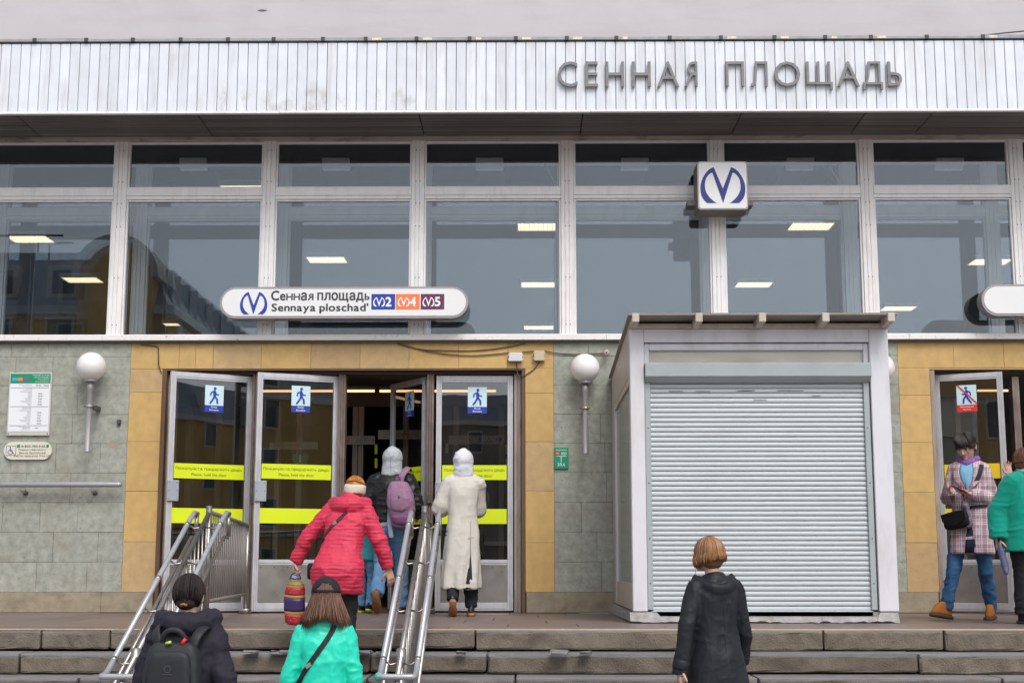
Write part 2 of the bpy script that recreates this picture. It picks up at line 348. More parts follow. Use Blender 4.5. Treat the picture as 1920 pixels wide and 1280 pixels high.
lobby_m = mat('lobby_dark', (0.05, 0.04, 0.034), 0.6, var=0.25, vscale=1)
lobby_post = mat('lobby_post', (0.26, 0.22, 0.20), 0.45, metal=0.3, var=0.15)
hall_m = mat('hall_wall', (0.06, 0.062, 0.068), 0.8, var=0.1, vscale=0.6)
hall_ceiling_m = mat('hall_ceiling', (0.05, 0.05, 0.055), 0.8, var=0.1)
inner_alu = mat('inner_frame', (0.60, 0.61, 0.62), 0.45, var=0.06, vscale=5, stain=(0.35, 0.33, 0.31), stain_amt=0.4, stain_scale=(9, 9, 3))
yellow_sticker = mat('sticker_yellow', (0.68, 0.80, 0.005), 0.5, var=0.04)
amber_sticker = mat('sticker_amber', (0.80, 0.56, 0.01), 0.5, var=0.04)
text_dark = mat('print_dark', (0.035, 0.035, 0.045), 0.5, var=0)
text_olive = mat('print_olive', (0.05, 0.06, 0.01), 0.5, var=0)
text_white = mat('print_white', (0.85, 0.86, 0.87), 0.5, var=0)
pale_blue = mat('sticker_pale_blue', (0.58, 0.76, 0.82), 0.45, var=0.03)
blue_m = mat('print_blue', (0.012, 0.045, 0.36), 0.45, var=0.03)
navy_m = mat('print_navy', (0.02, 0.035, 0.22), 0.45, var=0.03)
red_m = mat('print_red', (0.66, 0.035, 0.02), 0.45, var=0.03)
orange_m = mat('print_orange', (0.90, 0.20, 0.06), 0.45, var=0.03)
purple_m = mat('print_purple', (0.13, 0.022, 0.09), 0.45, var=0.03)
green_m = mat('print_green', (0.0, 0.27, 0.13), 0.5, var=0.05)
cyan_m = mat('print_cyan', (0.03, 0.42, 0.75), 0.45, var=0.03)
violet_m = mat('print_violet', (0.22, 0.08, 0.32), 0.45, var=0.03)
paper_m = mat('paper_white', (0.78, 0.80, 0.84), 0.5, var=0.03)
cream_m = mat('cream_board', (0.68, 0.66, 0.54), 0.5, var=0.04)
board_edge = mat('board_frame', (0.55, 0.53, 0.49), 0.5, var=0.08)
grey_sign = mat('grey_sign', (0.34, 0.34, 0.32), 0.5, var=0.04)
sign_rim = mat('sign_rim', (0.34, 0.32, 0.33), 0.4, metal=0.3, var=0.08)
sign_face = mat('sign_face_lit', (0.72, 0.73, 0.74), 0.35, var=0.02, emit=(1.0, 0.97, 0.94, 0.05))
cube_side = mat('sign_box_side', (0.22, 0.19, 0.17), 0.5, var=0.15, stain=(0.10, 0.07, 0.05), stain_amt=0.5, stain_scale=(9, 9, 9))
globe_m = mat('globe_opal', (0.80, 0.785, 0.765), 0.22, var=0.03, vscale=9, coat=0.3)
lamp_pole = mat('lamp_pole', (0.42, 0.40, 0.41), 0.4, metal=0.4, var=0.08, stain=(0.3, 0.27, 0.25), stain_amt=0.4, stain_scale=(12, 12, 4))
brass_m = mat('clamp_brass', (0.45, 0.38, 0.24), 0.4, metal=0.7, var=0.1)
dark_metal = mat('dark_metal', (0.10, 0.09, 0.08), 0.5, metal=0.4, var=0.15)
rail_paint = mat('rail_grey', (0.38, 0.39, 0.42), 0.33, metal=0.35, var=0.06, vscale=8)
steel = mat('stainless', (0.37, 0.345, 0.325), 0.3, metal=0.9, var=0.1, vscale=10, rough_var=0.12, stain=(0.33, 0.29, 0.26), stain_amt=0.35, stain_scale=(8, 8, 3))
kiosk_white = mat('kiosk_white', (0.67, 0.67, 0.715), 0.4, var=0.03, vscale=3, stain=(0.42, 0.38, 0.35), stain_amt=0.45, stain_scale=(5, 5, 1.5))
kiosk_beige = mat('kiosk_beige', (0.50, 0.44, 0.38), 0.45, var=0.05, stain=(0.34, 0.27, 0.22), stain_amt=0.35, stain_scale=(4, 4, 2))
kiosk_cream = mat('kiosk_cream', (0.55, 0.52, 0.46), 0.5, var=0.05, stain=(0.35, 0.30, 0.20), stain_amt=0.5, stain_scale=(2, 2, 12))
kiosk_beam = mat('kiosk_beam', (0.55, 0.49, 0.42), 0.5, var=0.07, stain=(0.25, 0.18, 0.12), stain_amt=0.5, stain_scale=(7, 7, 5))
roof_sheet = mat('kiosk_roof_sheet', (0.27, 0.235, 0.21), 0.35, var=0.1)
shutter_m = mat('shutter_slat', (0.46, 0.505, 0.535), 0.38, var=0.03, vscale=2, rnd=0.02, stain=(0.36, 0.36, 0.36), stain_amt=0.4, stain_scale=(2.0, 2.0, 9))
shutter_box_m = mat('shutter_box', (0.36, 0.41, 0.42), 0.42, var=0.03, vscale=2, stain=(0.27, 0.27, 0.26), stain_amt=0.5, stain_scale=(2, 2, 4))
plinth_metal = mat('kiosk_base', (0.30, 0.29, 0.29), 0.7, var=0.3, vscale=14, stain=(0.24, 0.17, 0.12), stain_amt=0.7, stain_scale=(5, 5, 5), bump=0.6, bscale=45)
box_white = mat('junction_white', (0.62, 0.64, 0.68), 0.5, var=0.04)
box_beige = mat('junction_beige', (0.52, 0.45, 0.32), 0.5, var=0.06)
cable_m = mat('cable_brown', (0.09, 0.06, 0.05), 0.7, var=0)
glass_out = glass_mat('window_glass', 0.060, wavy=0.00004, dirt=0.012)
glass_in = glass_mat('inner_glass', 0.080, wavy=0.00008, dirt=0.008)
glass_door = glass_mat('door_glass', 0.10, tint=(0.80, 0.80, 0.78), wavy=0.0004, dirt=0.02)
light_panel = mat('lamp_diffuser', (0.8, 0.75, 0.6), 0.5, var=0, emit=(1.0, 0.82, 0.58, 1.9))
light_louvre = mat('lamp_louvre', (0.75, 0.62, 0.42), 0.4, var=0, emit=(1.0, 0.80, 0.56, 0.9))
strip_light = mat('strip_lamp', (0.9, 0.7, 0.5), 0.5, var=0, emit=(1.0, 0.55, 0.28, 1.6))
unlit_panel = mat('unlit_panel', (0.88, 0.9, 0.9), 0.5, var=0.05)
green_lit = mat('green_led', (0.0, 0.5, 0.1), 0.5, var=0, emit=(0.0, 1.0, 0.2, 1.2))
# ------------------------------------------------------------------ ground, platform, stairs
GZ = -1.27                       # plaza level; the platform top is z = 0
EDGE = -4.42; GO = 0.335; RISE = 0.16
bm = bmesh.new(); add_box(bm, -600, 600, -600, 600, GZ - 0.3, GZ); gnd = struct(mk('ground', to_mesh(bm), ground_m))
NST = 8
core = struct(box('platform', -9, 9, EDGE + 0.40, 0.3, GZ, -0.045, mortar))
# platform paving slabs
ys = [0.0, -0.75, -1.5, -2.25, -3.0, -3.75, EDGE + 0.40]
for r in range(6):
    x = -7.4 + random.uniform(0, 0.5)
    while x < 6.6:
        w = random.choice((0.6, 0.75, 0.9, 1.2))
        box('paving_slab', x + 0.003, x + w - 0.003, ys[r + 1] + 0.003, ys[r] - 0.003, -0.043, random.uniform(-0.0015, 0.0), platform_m, core, bev=0.003)
        x += w
def block(name, x0, x1, y0, y1, z0, z1, m, parent, wob=0.006):
    bm = bmesh.new(); add_box(bm, x0, x1, y0, y1, z0, z1, bev=min(0.018, (z1 - z0) * 0.2), seg=2)
    es = [e for e in bm.edges if abs(e.verts[0].co.x - e.verts[1].co.x) > 0.25]
    if wob > 0.003 and z1 > -0.6: bmesh.ops.subdivide_edges(bm, edges=es, cuts=9)
    for v in bm.verts:
        v.co += Vector((random.uniform(-1, 1) * wob * 0.4, random.uniform(-1, 1) * wob, random.uniform(-1, 1) * wob * 0.5))
    o = mk(name, to_mesh(bm), m, parent); return o
stairs = struct(box('stairs', -9, 9, EDGE - 0.05, EDGE + 0.38, GZ, -0.17, mortar))
for i in range(NST):
    zt = -i * RISE; yf = EDGE - i * GO
    if i: box('step_core', -9, 9, yf + 0.06, yf + GO + 0.06, GZ, zt - 0.155, mortar, stairs)
    x = -7.6 + random.uniform(0, 0.6)
    k = 0
    while x < 6.8:
        w = random.choice((0.55, 0.9, 1.1, 1.25, 1.45)) if x < -1 else random.choice((0.95, 1.2, 1.5, 1.8))
        dz = random.uniform(-0.008, 0.003); dy = random.uniform(-0.012, 0.012)
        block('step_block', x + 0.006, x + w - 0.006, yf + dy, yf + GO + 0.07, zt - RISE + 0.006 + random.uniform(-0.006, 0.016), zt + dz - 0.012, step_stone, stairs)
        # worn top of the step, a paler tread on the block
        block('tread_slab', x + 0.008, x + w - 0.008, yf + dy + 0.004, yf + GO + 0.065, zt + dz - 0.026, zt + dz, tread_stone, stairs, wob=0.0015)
        x += w; k += 1
# painted line along the top edge, in strips between the block joints
x = -7.4
while x < 6.4:
    w = random.uniform(1.2, 2.2)
    box('yellow_line', x, x + w + 0.004, EDGE + 0.03 + random.uniform(-.005, .005), EDGE + 0.11, 0.0015, 0.0055, yellow_paint, stairs)
    x += w + 0.002
# broken stones in the worn gap under the second step
for k in range(16):
    x = random.uniform(-2.4, 0.6); s_ = random.uniform(0.03, 0.09)
    block('stone_chip', x, x + s_ * 1.6, EDGE - GO - 0.02 - s_, EDGE - GO - 0.02, -RISE + 0.0, -RISE + s_ * 0.35, tread_stone, stairs, wob=0.012)

# ------------------------------------------------------------------ facade backing wall and stone cladding
Z_SILL = 3.02; Z_OPEN = 2.69; Z_PL = 0.225
XL0 = X(232, 1100, 0); XLo = X(297, 900, 0); XRo = X(985, 900, 0); XR1 = X(1039, 900, 0)
XG1 = X(1693, 900, 0); XG2 = X(1752, 900, 0)
XL0 = X(240, 800, 0)
wall = thing('stone_facade', 'station front wall clad in grey-green and yellow stone slabs around the entrances', 'wall', (0, 0.2, 0))
def back(x0, x1, z0, z1): box('backing', x0, x1, 0.034, 0.42, z0, z1, mortar, wall)
back(-9, XLo, 0, Z_SILL); back(XRo, XG2, 0, Z_SILL); back(XLo, XRo, Z_OPEN, Z_SILL); back(XG2, 9, Z_OPEN, Z_SILL)
def slab(name, x0, x1, z0, z1, m, proud=None):
    p = random.uniform(-0.003, 0.002) if proud is None else proud
    g = 0.0013
    return box(name, x0 + g, x1 - g, p, 0.036, z0 + g, z1 - g, m, wall, bev=0.0015)
rows = [Z_PL + 0.328 * i for i in range(9)] + [Z_SILL - 0.004]
def green_area(x0, x1, offs, wid):
    for r in range(len(rows) - 1):
        xs = [x0]; x = x0 + random.uniform(*offs)
        while x < x1 - 0.12: xs.append(x); x += random.choice(wid)
        xs.append(x1)
        for a, b in zip(xs, xs[1:]):
            slab('green_slab', a, b, rows[r], rows[r + 1], green_stone)
green_area(-7.3, XL0, (0.15, 0.6), (0.42, 0.5, 0.56, 0.9))
green_area(XR1, X(1180, 900, 0) + 0.15, (0.3, 0.6), (0.35, 0.45, 0.6))
green_area(X(1640, 900, 0), XG1, (0.5, 0.9), (0.6, 0.8))
xa = X(1180, 900, 0) + 0.15; xb = X(1640, 900, 0)
for r in range(len(rows) - 1): slab('green_slab', xa, xb, rows[r], rows[r + 1], green_stone)
def plinth(x0, x1):
    x = x0
    while x < x1 - 0.01:
        w = min(random.choice((0.9, 1.3, 1.1)), x1 - x)
        if x1 - x - w < 0.2: w = x1 - x
        slab('plinth_slab', x, x + w, 0.004, Z_PL, plinth_stone, proud=-0.012); x += w
plinth(-7.3, XLo - 0.01); plinth(XRo + 0.01, X(1760, 1130, 0)); 
def zz(py): return Z(640, py, 0)
def pil(x0, x1, cuts, mats):
    for a, b, m in zip(cuts, cuts[1:], mats): slab('yellow_slab' if m is yellow_stone else 'tan_slab', x0, x1, zz(b) if b < 1109 else Z_PL, zz(a) if a > 690 else Z_OPEN + .02, m)
Yy, Tt = yellow_stone, tan_stone
pil(XL0, XLo, [688, 735, 827, 920, 1015, 1110], [Tt, Yy, Yy, Yy, Tt])
pil(XRo, XR1, [688, 737, 828, 920, 1017, 1110], [Yy, Yy, Tt, Yy, Yy])
pil(XG1, XG2, [688, 742, 830, 923, 1017, 1110], [Yy, Yy, Yy, Yy, Tt])
lx = [245, 297, 336, 367, 400, 490, 583, 675, 767, 860, 952, 1038]
lm = [Yy, Yy, Yy, Yy, Tt, Yy, Tt, Tt, Yy, Yy, Yy]
lx = [X(p, 665, 0) for p in lx]; lx[0] = XL0; lx[-1] = XR1
for a, b, m in zip(lx, lx[1:], lm): slab('lintel_slab', a, b, Z_OPEN + 0.02, Z_SILL - 0.004, m)
lx = [XG1] + [X(p, 665, 0) for p in (1788, 1882, 1975)] + [6.9]
for a, b in zip(lx, lx[1:]): slab('lintel_slab', a, b, Z_OPEN + 0.02, Z_SILL - 0.004, Yy)
# soffit edge of the portal openings
box('lintel_edge', XLo, XRo, 0.002, 0.42, Z_OPEN, Z_OPEN + 0.018, brown_trim, wall)
box('lintel_edge', XG2, 9, 0.002, 0.42, Z_OPEN, Z_OPEN + 0.018, tan_stone, wall)

# ------------------------------------------------------------------ upper wall, canopy
ZS = 5.405; CY = -0.95; ZF0 = ZS - 0.005; ZF1 = 6.205
uw = tag(struct(box('upper_wall', -12, 12, 0.0, 0.5, ZS + 0.05, 14, plaster), 'thing'), 'mauve-grey plastered upper wall of the building above the white canopy band', 'wall')
bm = bmesh.new(); bmesh.ops.create_circle(bm, cap_ends=True, radius=0.06, segments=9)
for v in bm.verts: v.co = Vector((v.co.x * 1.0, 0, v.co.y * 0.22 + random.uniform(-.004, .004)))
mk('chipped_spot', to_mesh(bm), mat('chip_dark', (0.16, 0.14, 0.15), 0.9), uw, loc=(X(492, 20, 0), -0.002, Z(492, 20, 0)))
can = thing('canopy', 'projecting canopy with a white band of upright aluminium panels and a slatted underside', 'canopy', (0, -0.5, ZS))
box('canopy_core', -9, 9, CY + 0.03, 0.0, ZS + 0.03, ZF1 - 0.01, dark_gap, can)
pw = 0.1093; x = -7.0
pmesh = None
i = 0
while x < 7.0:
    px_ = 960 + (x + 0.16) * 178
    dirty = 375 < px_ < 770
    bm = bmesh.new(); t = random.uniform(-0.0006, 0.0006)
    add_box(bm, x + 0.0030, x + pw - 0.0030, CY + t, CY + 0.028, ZF0 + 0.022, ZF1 - 0.004, bev=0.004)
    if abs(t) > 0.0008:
        for v in bm.verts: v.co.y += (v.co.x - x - pw / 2) * random.choice((-1, 1)) * 0.02
    mk('fascia_panel', to_mesh(bm), fascia_dirty if dirty and random.random() < 0.85 else fascia_m, can)
    x += pw; i += 1
x = -7.0
while x < 7:
    w = random.choice((1.7, 2.6, 3.4)); box('drip_edge', x, x + w - 0.003, CY - 0.012, CY + 0.04, ZF0 - 0.006 + random.uniform(-.003, .003), ZF0 + 0.02, white_alu, can, bev=0.003); x += w
x = -7.0
while x < 7:
    w = random.uniform(0.45, 0.62)
    box('coping_strip', x, x + w - 0.004, CY - 0.022, CY + 0.2, ZF1 + 0.012, ZF1 + 0.047 + random.uniform(-.004, .006), coping_m, can, bev=0.003)
    box('coping_clip', x + w - 0.03, x + w + 0.012, CY - 0.03, CY + 0.05, ZF1 + 0.008, ZF1 + 0.052, screw_m, can)
    if random.random() < 0.75: box('tape_patch', x + 0.06, x + 0.06 + random.uniform(0.05, 0.11), CY - 0.0245, CY - 0.0225, ZF1 + 0.015, ZF1 + 0.042, tape_m, can)
    x += w
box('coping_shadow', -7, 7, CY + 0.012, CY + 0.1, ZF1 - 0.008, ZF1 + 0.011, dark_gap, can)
# soffit slats in bays, dark joints between the bays
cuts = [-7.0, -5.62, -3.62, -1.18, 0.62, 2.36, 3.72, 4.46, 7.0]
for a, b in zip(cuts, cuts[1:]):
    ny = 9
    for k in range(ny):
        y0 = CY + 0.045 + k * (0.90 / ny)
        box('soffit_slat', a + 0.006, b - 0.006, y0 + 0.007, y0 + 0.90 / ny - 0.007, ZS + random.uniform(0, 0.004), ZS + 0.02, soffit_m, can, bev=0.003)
tube('overhead_wire', [(X(1775, 72, -0.8), -0.8, ZF1 + 0.03), (X(1850, 66, -0.5), -0.5, Z(1850, 66, -0.5)), (X(1960, 55, -0.02), -0.02, Z(1960, 55, -0.02))], 0.008, cable_m, can, n=6, sub=4)

# station name in separate grey letters fixed on the fascia
name_t = thing('station_lettering', 'raised dark grey letters spelling the station name on the white canopy band', 'lettering', (2.3, CY, 5.8))
LY = CY - 0.03
for ch, a, b, lo in [('С', 1045.8, 1082.7, 164), ('Е', 1097.5, 1121, 163.5), ('Н', 1135.5, 1170, 163.5), ('Н', 1184.8, 1220, 163.5), ('А', 1231.9, 1273, 163.5), ('Я', 1282.7, 1307.5, 162.5),
                     ('П', 1360.6, 1395.2, 162.5), ('Л', 1407.6, 1438.9, 162.5), ('О', 1451.3, 1500, 163), ('Щ', 1511.8, 1560.5, 168.5), ('А', 1569.5, 1610.9, 162.5), ('Д', 1617.6, 1654.5, 169), ('Ь', 1664, 1690.5, 162)]:
    text('letter', ch, X(a, 140, LY), Z(a, lo, LY), Z(a, 116.5, LY), LY, letter_m, name_t, x1=X(b, 140, LY), depth=0.032, bold=-0.006)

# ------------------------------------------------------------------ double window wall
MX = [-4.682 + 1.717 * k for k in range(-2, 8)]
ZW0, ZW1 = 3.088, 5.362; ZT0, ZT1 = 4.672, 4.812
def profile(bm, x0, x1, yf, depth, z0, z1, vertical=True):
    """aluminium cover strip with two grooves"""
    w = x1 - x0; d = 0.008
    if vertical:
        add_box(bm, x0, x1, yf + d, yf + depth, z0, z1)
        for a, b in ((0.0, 0.28), (0.31, 0.60), (0.63, 1.0)): add_box(bm, x0 + w * a, x0 + w * b, yf, yf + d - 0.0005, z0 + 0.001, z1 - 0.001, bev=0.002)
    else:
        h = z1 - z0; add_box(bm, x0, x1, yf + d, yf + depth, z0, z1)
        add_box(bm, x0 + 0.001, x1 - 0.001, yf, yf + d - 0.0005, z0 + h * 0.0, z0 + h * 0.27, bev=0.002); add_box(bm, x0 + 0.001, x1 - 0.001, yf - 0.006, yf + d - 0.0005, z0 + h * 0.31, z1, bev=0.002)
def window_wall(root, yf, m, mg, detail):
    hw = 0.073
    for i, mx in enumerate(MX):
        bm = bmesh.new(); profile(bm, mx - hw, mx + hw, yf, 0.14, ZW0, ZW1)
        mm = white_alu_pink if (detail and i in (4 - 1 + 2, 7)) else m
        o = mk('mullion', to_mesh(bm), mm, root)
        if detail and -5 < mx < 6:
            bm = bmesh.new()
            for zz_ in (ZW0 + 0.12, 3.75, 4.35, 4.62, 4.88, 5.25):
                for dx in (-0.022, 0.024):
                    add_box(bm, mx + dx - 0.005, mx + dx + 0.005, yf - 0.002, yf + 0.002, zz_ - 0.005, zz_ + 0.005)
            mk('screw', to_mesh(bm), screw_m, o)['kind'] = 'stuff'
    for a, b in zip(MX, MX[1:]):
        x0, x1 = a + hw + 0.0015, b - hw - 0.0015
        bm = bmesh.new(); profile(bm, x0, x1, yf + 0.004, 0.12, ZT0, ZT1, False); mk('transom', to_mesh(bm), m, root)
        for z0, z1 in ((ZW0, ZT0), (ZT1, ZW1)):
            bw = 0.022
            bm = bmesh.new()
            add_box(bm, x0, x0 + bw, yf + 0.02, yf + 0.075, z0, z1, bev=0.004); add_box(bm, x1 - bw, x1, yf + 0.02, yf + 0.075, z0, z1, bev=0.004)
            add_box(bm, x0 + bw, x1 - bw, yf + 0.021, yf + 0.074, z1 - bw, z1 - 0.001, bev=0.004); add_box(bm, x0 + bw, x1 - bw, yf + 0.021, yf + 0.074, z0 + 0.001, z0 + bw * 0.6, bev=0.003)
            fr = mk('pane_frame', to_mesh(bm), m, root)
            bm = bmesh.new(); add_box(bm, x0 + bw * 0.6, x1 - bw * 0.6, yf + 0.056, yf + 0.062, z0 + 0.005, z1 - bw * 0.6)
            for v in bm.verts: pass
            mk('glass_pane', to_mesh(bm), mg, fr)
win = thing('window_wall', 'band of tall white-framed windows with transoms above the stone wall', 'window', (0, 0, ZW0))
window_wall(win, -0.035, white_alu, glass_out, True)
x = -7.0
for w in (2.2, 3.1, 2.6, 3.4, 2.9):
    box('sill', x, x + w - 0.003, -0.075, 0.1, Z_SILL + 0.004, ZW0 - 0.001, sill_m, win, bev=0.003); box('sill_flashing', x, x + w - 0.003, -0.05, 0.1, Z_SILL - 0.016, Z_SILL + 0.003, dark_metal, win); x += w
x = -7.0
for w in (2.9, 3.3, 2.6, 3.4, 2.6):
    box('head_trim', x, x + w - 0.002, -0.05, 0.12, ZW1 + 0.001, ZS + 0.028, head_m, win, bev=0.003); x += w
win2 = thing('inner_window_wall', 'second row of pale window frames standing inside behind the front glass', 'window', (0, 0.92, ZW0))
window_wall(win2, 0.885, inner_alu, glass_in, False)
box('gap_ledge', -8.6, 8.6, 0.12, 0.88, Z_SILL + 0.02, ZW0 - 0.02, hall_m, win2)
box('gap_ceiling', -8.6, 8.6, 0.13, 0.9, ZW1 + 0.01, ZW1 + 0.05, hall_ceiling_m, win2)
# conduit pipes on the inner frame
for k in (2, 3, 5, 7):
    tube('conduit_pipe', [(MX[k] - 0.12, 0.84, ZW0 - 0.02), (MX[k] - 0.12, 0.84, 4.3), (MX[k] - 0.10, 0.84, 5.0), (MX[k] - 0.25, 0.84, 5.33)], 0.012, lamp_pole, win2, n=6, sub=3)

# the hall behind the windows
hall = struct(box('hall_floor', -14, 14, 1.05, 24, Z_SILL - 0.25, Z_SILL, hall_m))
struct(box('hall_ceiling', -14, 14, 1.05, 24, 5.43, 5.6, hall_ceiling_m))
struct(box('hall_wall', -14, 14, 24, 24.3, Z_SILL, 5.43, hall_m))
def clight(px, py, lit=True, w=0.62, d=0.75, which=''):
    p0 = CAM; d_ = _fw + _rt * ((px - 960) / FPX) - _up * ((py - 640) / FPX); t = (5.41 - p0[2]) / d_[2]; p = p0 + d_ * t
    o = thing('ceiling_light', which, 'ceiling light', (p[0], p[1], 5.40), 0, 'square lights on the hall ceiling' if lit else 'square unlit panels behind the upper panes')
    bm = bmesh.new(); zf, zb = 5.36, 5.425
    add_box(bm, p[0] - w / 2 - .02, p[0] - w / 2, p[1] - d / 2, p[1] + d / 2, zf, zb); add_box(bm, p[0] + w / 2, p[0] + w / 2 + .02, p[1] - d / 2, p[1] + d / 2, zf, zb)
    add_box(bm, p[0] - w / 2 - .02, p[0] + w / 2 + .02, p[1] - d / 2 - .02, p[1] - d / 2, zf, zb); add_box(bm, p[0] - w / 2 - .02, p[0] + w / 2 + .02, p[1] + d / 2, p[1] + d / 2 + .02, zf, zb)
    mk('light_frame', to_mesh(bm), inner_alu, o)
    box('diffuser', p[0] - w / 2, p[0] + w / 2, p[1] - d / 2, p[1] + d / 2, 5.39, 5.40, light_panel if lit else unlit_panel, o)
    if lit:
        bm = bmesh.new()
        for k in range(9): add_box(bm, p[0] - w / 2 + w * (k + .5) / 9 - .006, p[0] - w / 2 + w * (k + .5) / 9 + .006, p[1] - d / 2, p[1] + d / 2, 5.362, 5.388)
        for k in range(7): add_box(bm, p[0] - w / 2, p[0] + w / 2, p[1] - d / 2 + d * (k + .5) / 7 - .006, p[1] - d / 2 + d * (k + .5) / 7 + .006, 5.363, 5.387)
        lv = mk('louvre', to_mesh(bm), light_louvre, o); lv['kind'] = 'stuff'
for px, py, w in [(57, 443, 'upper of the two lit ceiling lights in the leftmost window'), (155, 520, 'lower of the two lit ceiling lights in the leftmost window'), (462, 350, 'lit ceiling light cut by the transom, in the upper pane left of centre'),
                  (613, 482, 'single lit ceiling light above the long oval station sign'), (1010, 420, 'topmost of three lit ceiling lights stacked in the fourth window'), (1010, 529, 'middle of three lit ceiling lights stacked in the fourth window'),
                  (1010, 610, 'lowest of three lit ceiling lights, just above the sill over the white junction box'), (1520, 419, 'lit ceiling light high in the window beside the square metro sign'), (1413, 529, 'lit ceiling light just above the kiosk roof'),
                  (1684, 574, 'lit ceiling light above the right end of the kiosk roof'), (1856, 486, 'lit ceiling light above the cut-off oval sign at the right'), (322, 604, 'small far lit light low in the second window')]:
    clight(px, py, True, which=w, w=0.60 if px != 322 else 0.3, d=0.46 if px != 322 else .3)
for i, px in enumerate((363, 630, 918, 1190, 1500, 1780)):
    y = 0.62; o = thing('floodlight_panel', ['second', 'third', 'fourth', 'fifth', 'sixth', 'seventh'][i] + ' window from the left: square unlit white panel behind its upper pane', 'lamp panel', (X(px, 308, y), y, Z(px, 308, y)), 0, 'unlit panels behind the upper panes')
    x_, z_ = X(px, 308, y), Z(px, 308, y); bm = bmesh.new(); sl = (960 - px) / 5200
    add_box(bm, -0.165, 0.165, -0.02, 0.02, -0.095, 0.095, bev=0.01)
    for v in bm.verts: v.co.x += -v.co.z * sl * 2; v.co.y += v.co.z * 0.6
    mk('panel_face', to_mesh(bm), unlit_panel, o, True, loc=None)
    tube('bracket', [(x_, y + 0.02, z_ + 0.05), (x_, y + 0.1, ZW1 + 0.02)], 0.01, dark_metal, o, n=6)

# ------------------------------------------------------------------ the main portal: posts, doors, lobby behind
DY = 0.16                                   # plane of the closed door leaves
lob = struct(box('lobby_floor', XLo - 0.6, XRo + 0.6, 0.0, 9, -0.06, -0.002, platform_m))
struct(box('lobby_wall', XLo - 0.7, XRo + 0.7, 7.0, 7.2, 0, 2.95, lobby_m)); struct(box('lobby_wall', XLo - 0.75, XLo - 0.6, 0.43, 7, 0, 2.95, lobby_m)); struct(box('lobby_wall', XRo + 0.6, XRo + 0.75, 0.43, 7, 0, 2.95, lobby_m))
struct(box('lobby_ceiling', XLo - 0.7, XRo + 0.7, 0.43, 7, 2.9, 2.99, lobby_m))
frame = thing('door_frame', 'worn bronze metal door frame of the main entrance with four bays', 'door frame', ((XLo + XRo) / 2, 0.2, 0))
box('header', XLo + 0.03, XRo - 0.02, 0.08, 0.3, 2.655, Z_OPEN - 0.002, lobby_m, frame)
box('jamb_trim', XLo + 0.001, XLo + 0.05, -0.006, 0.3, 0.0, Z_OPEN - 0.002, brown_trim, frame, bev=0.004)
box('jamb_trim', XRo - 0.04, XRo - 0.001, 0.0, 0.3, 0.0, Z_OPEN - 0.002, brown_trim, frame, bev=0.004)
def post(px0, px1, m, y0=0.09, wide=True):
    a, b = X(px0, 900, y0), X(px1, 900, y0); bm = bmesh.new(); w = b - a
    add_box(bm, a, b, y0 + 0.012, y0 + 0.14, 0, 2.66)
    for s0, s1 in ((0, .3), (.34, .66), (.7, 1)): add_box(bm, a + w * s0, a + w * s1, y0, y0 + 0.0115, 0.001, 2.659, bev=0.003)
    return mk('post', to_mesh(bm), m, frame)
post(308, 323, jamb_worn); post(469, 483, post_brown); post(632, 645, post_brown); post(799, 812, post_brown); post(964, 984, jamb_worn)
for px in (474, 805):
    p = W(px, 935, 0.07); box('hinge', p[0] - 0.025, p[0] + 0.03, 0.06, 0.09, p[2] - 0.05, p[2] + 0.05, dark_metal, frame, bev=0.004)

WALK_HEAD = (0.02, 0.86, 0.085)
def walk_strokes(bm, ox, oz, s, y0, y1, flip=1):
    """walking figure, unit height s, centred on ox with its feet at oz"""
    def seg(pts, w):
        for (a, b) in zip(pts, pts[1:]):
            a = Vector(a); b = Vector(b); d = (b - a); l = d.length; d.normalize(); n = Vector((-d.y, d.x)) * w / 2
            out = []
            for t in range(7): out.append(b + (d * math.sin(math.pi * t / 6) - 0 * n) * w / 2 - n * math.cos(math.pi * t / 6) * 1)
            for t in range(7): out.append(a - d * math.sin(math.pi * t / 6) * w / 2 + n * math.cos(math.pi * t / 6) * 1)
            add_poly(bm, [(ox + flip * p.x * s, oz + p.y * s) for p in out], y0 + seg.k, y1); seg.k -= 0.00025
    seg.k = 0.0
    add_poly(bm, [(ox + flip * p[0] * s, oz + p[1] * s) for p in circ(0.03, 0.91, 0.088, 16)], y0, y1)
    seg([(0.0, 0.73), (0.02, 0.42)], 0.17); seg([(-0.03, 0.74), (-0.2, 0.66), (-0.22, 0.5)], 0.085); seg([(0.05, 0.72), (0.12, 0.56), (0.25, 0.55)], 0.08)
    seg([(-0.01, 0.44), (-0.08, 0.26), (-0.24, 0.04)], 0.105); seg([(0.03, 0.44), (0.17, 0.28), (0.19, 0.05)], 0.105)
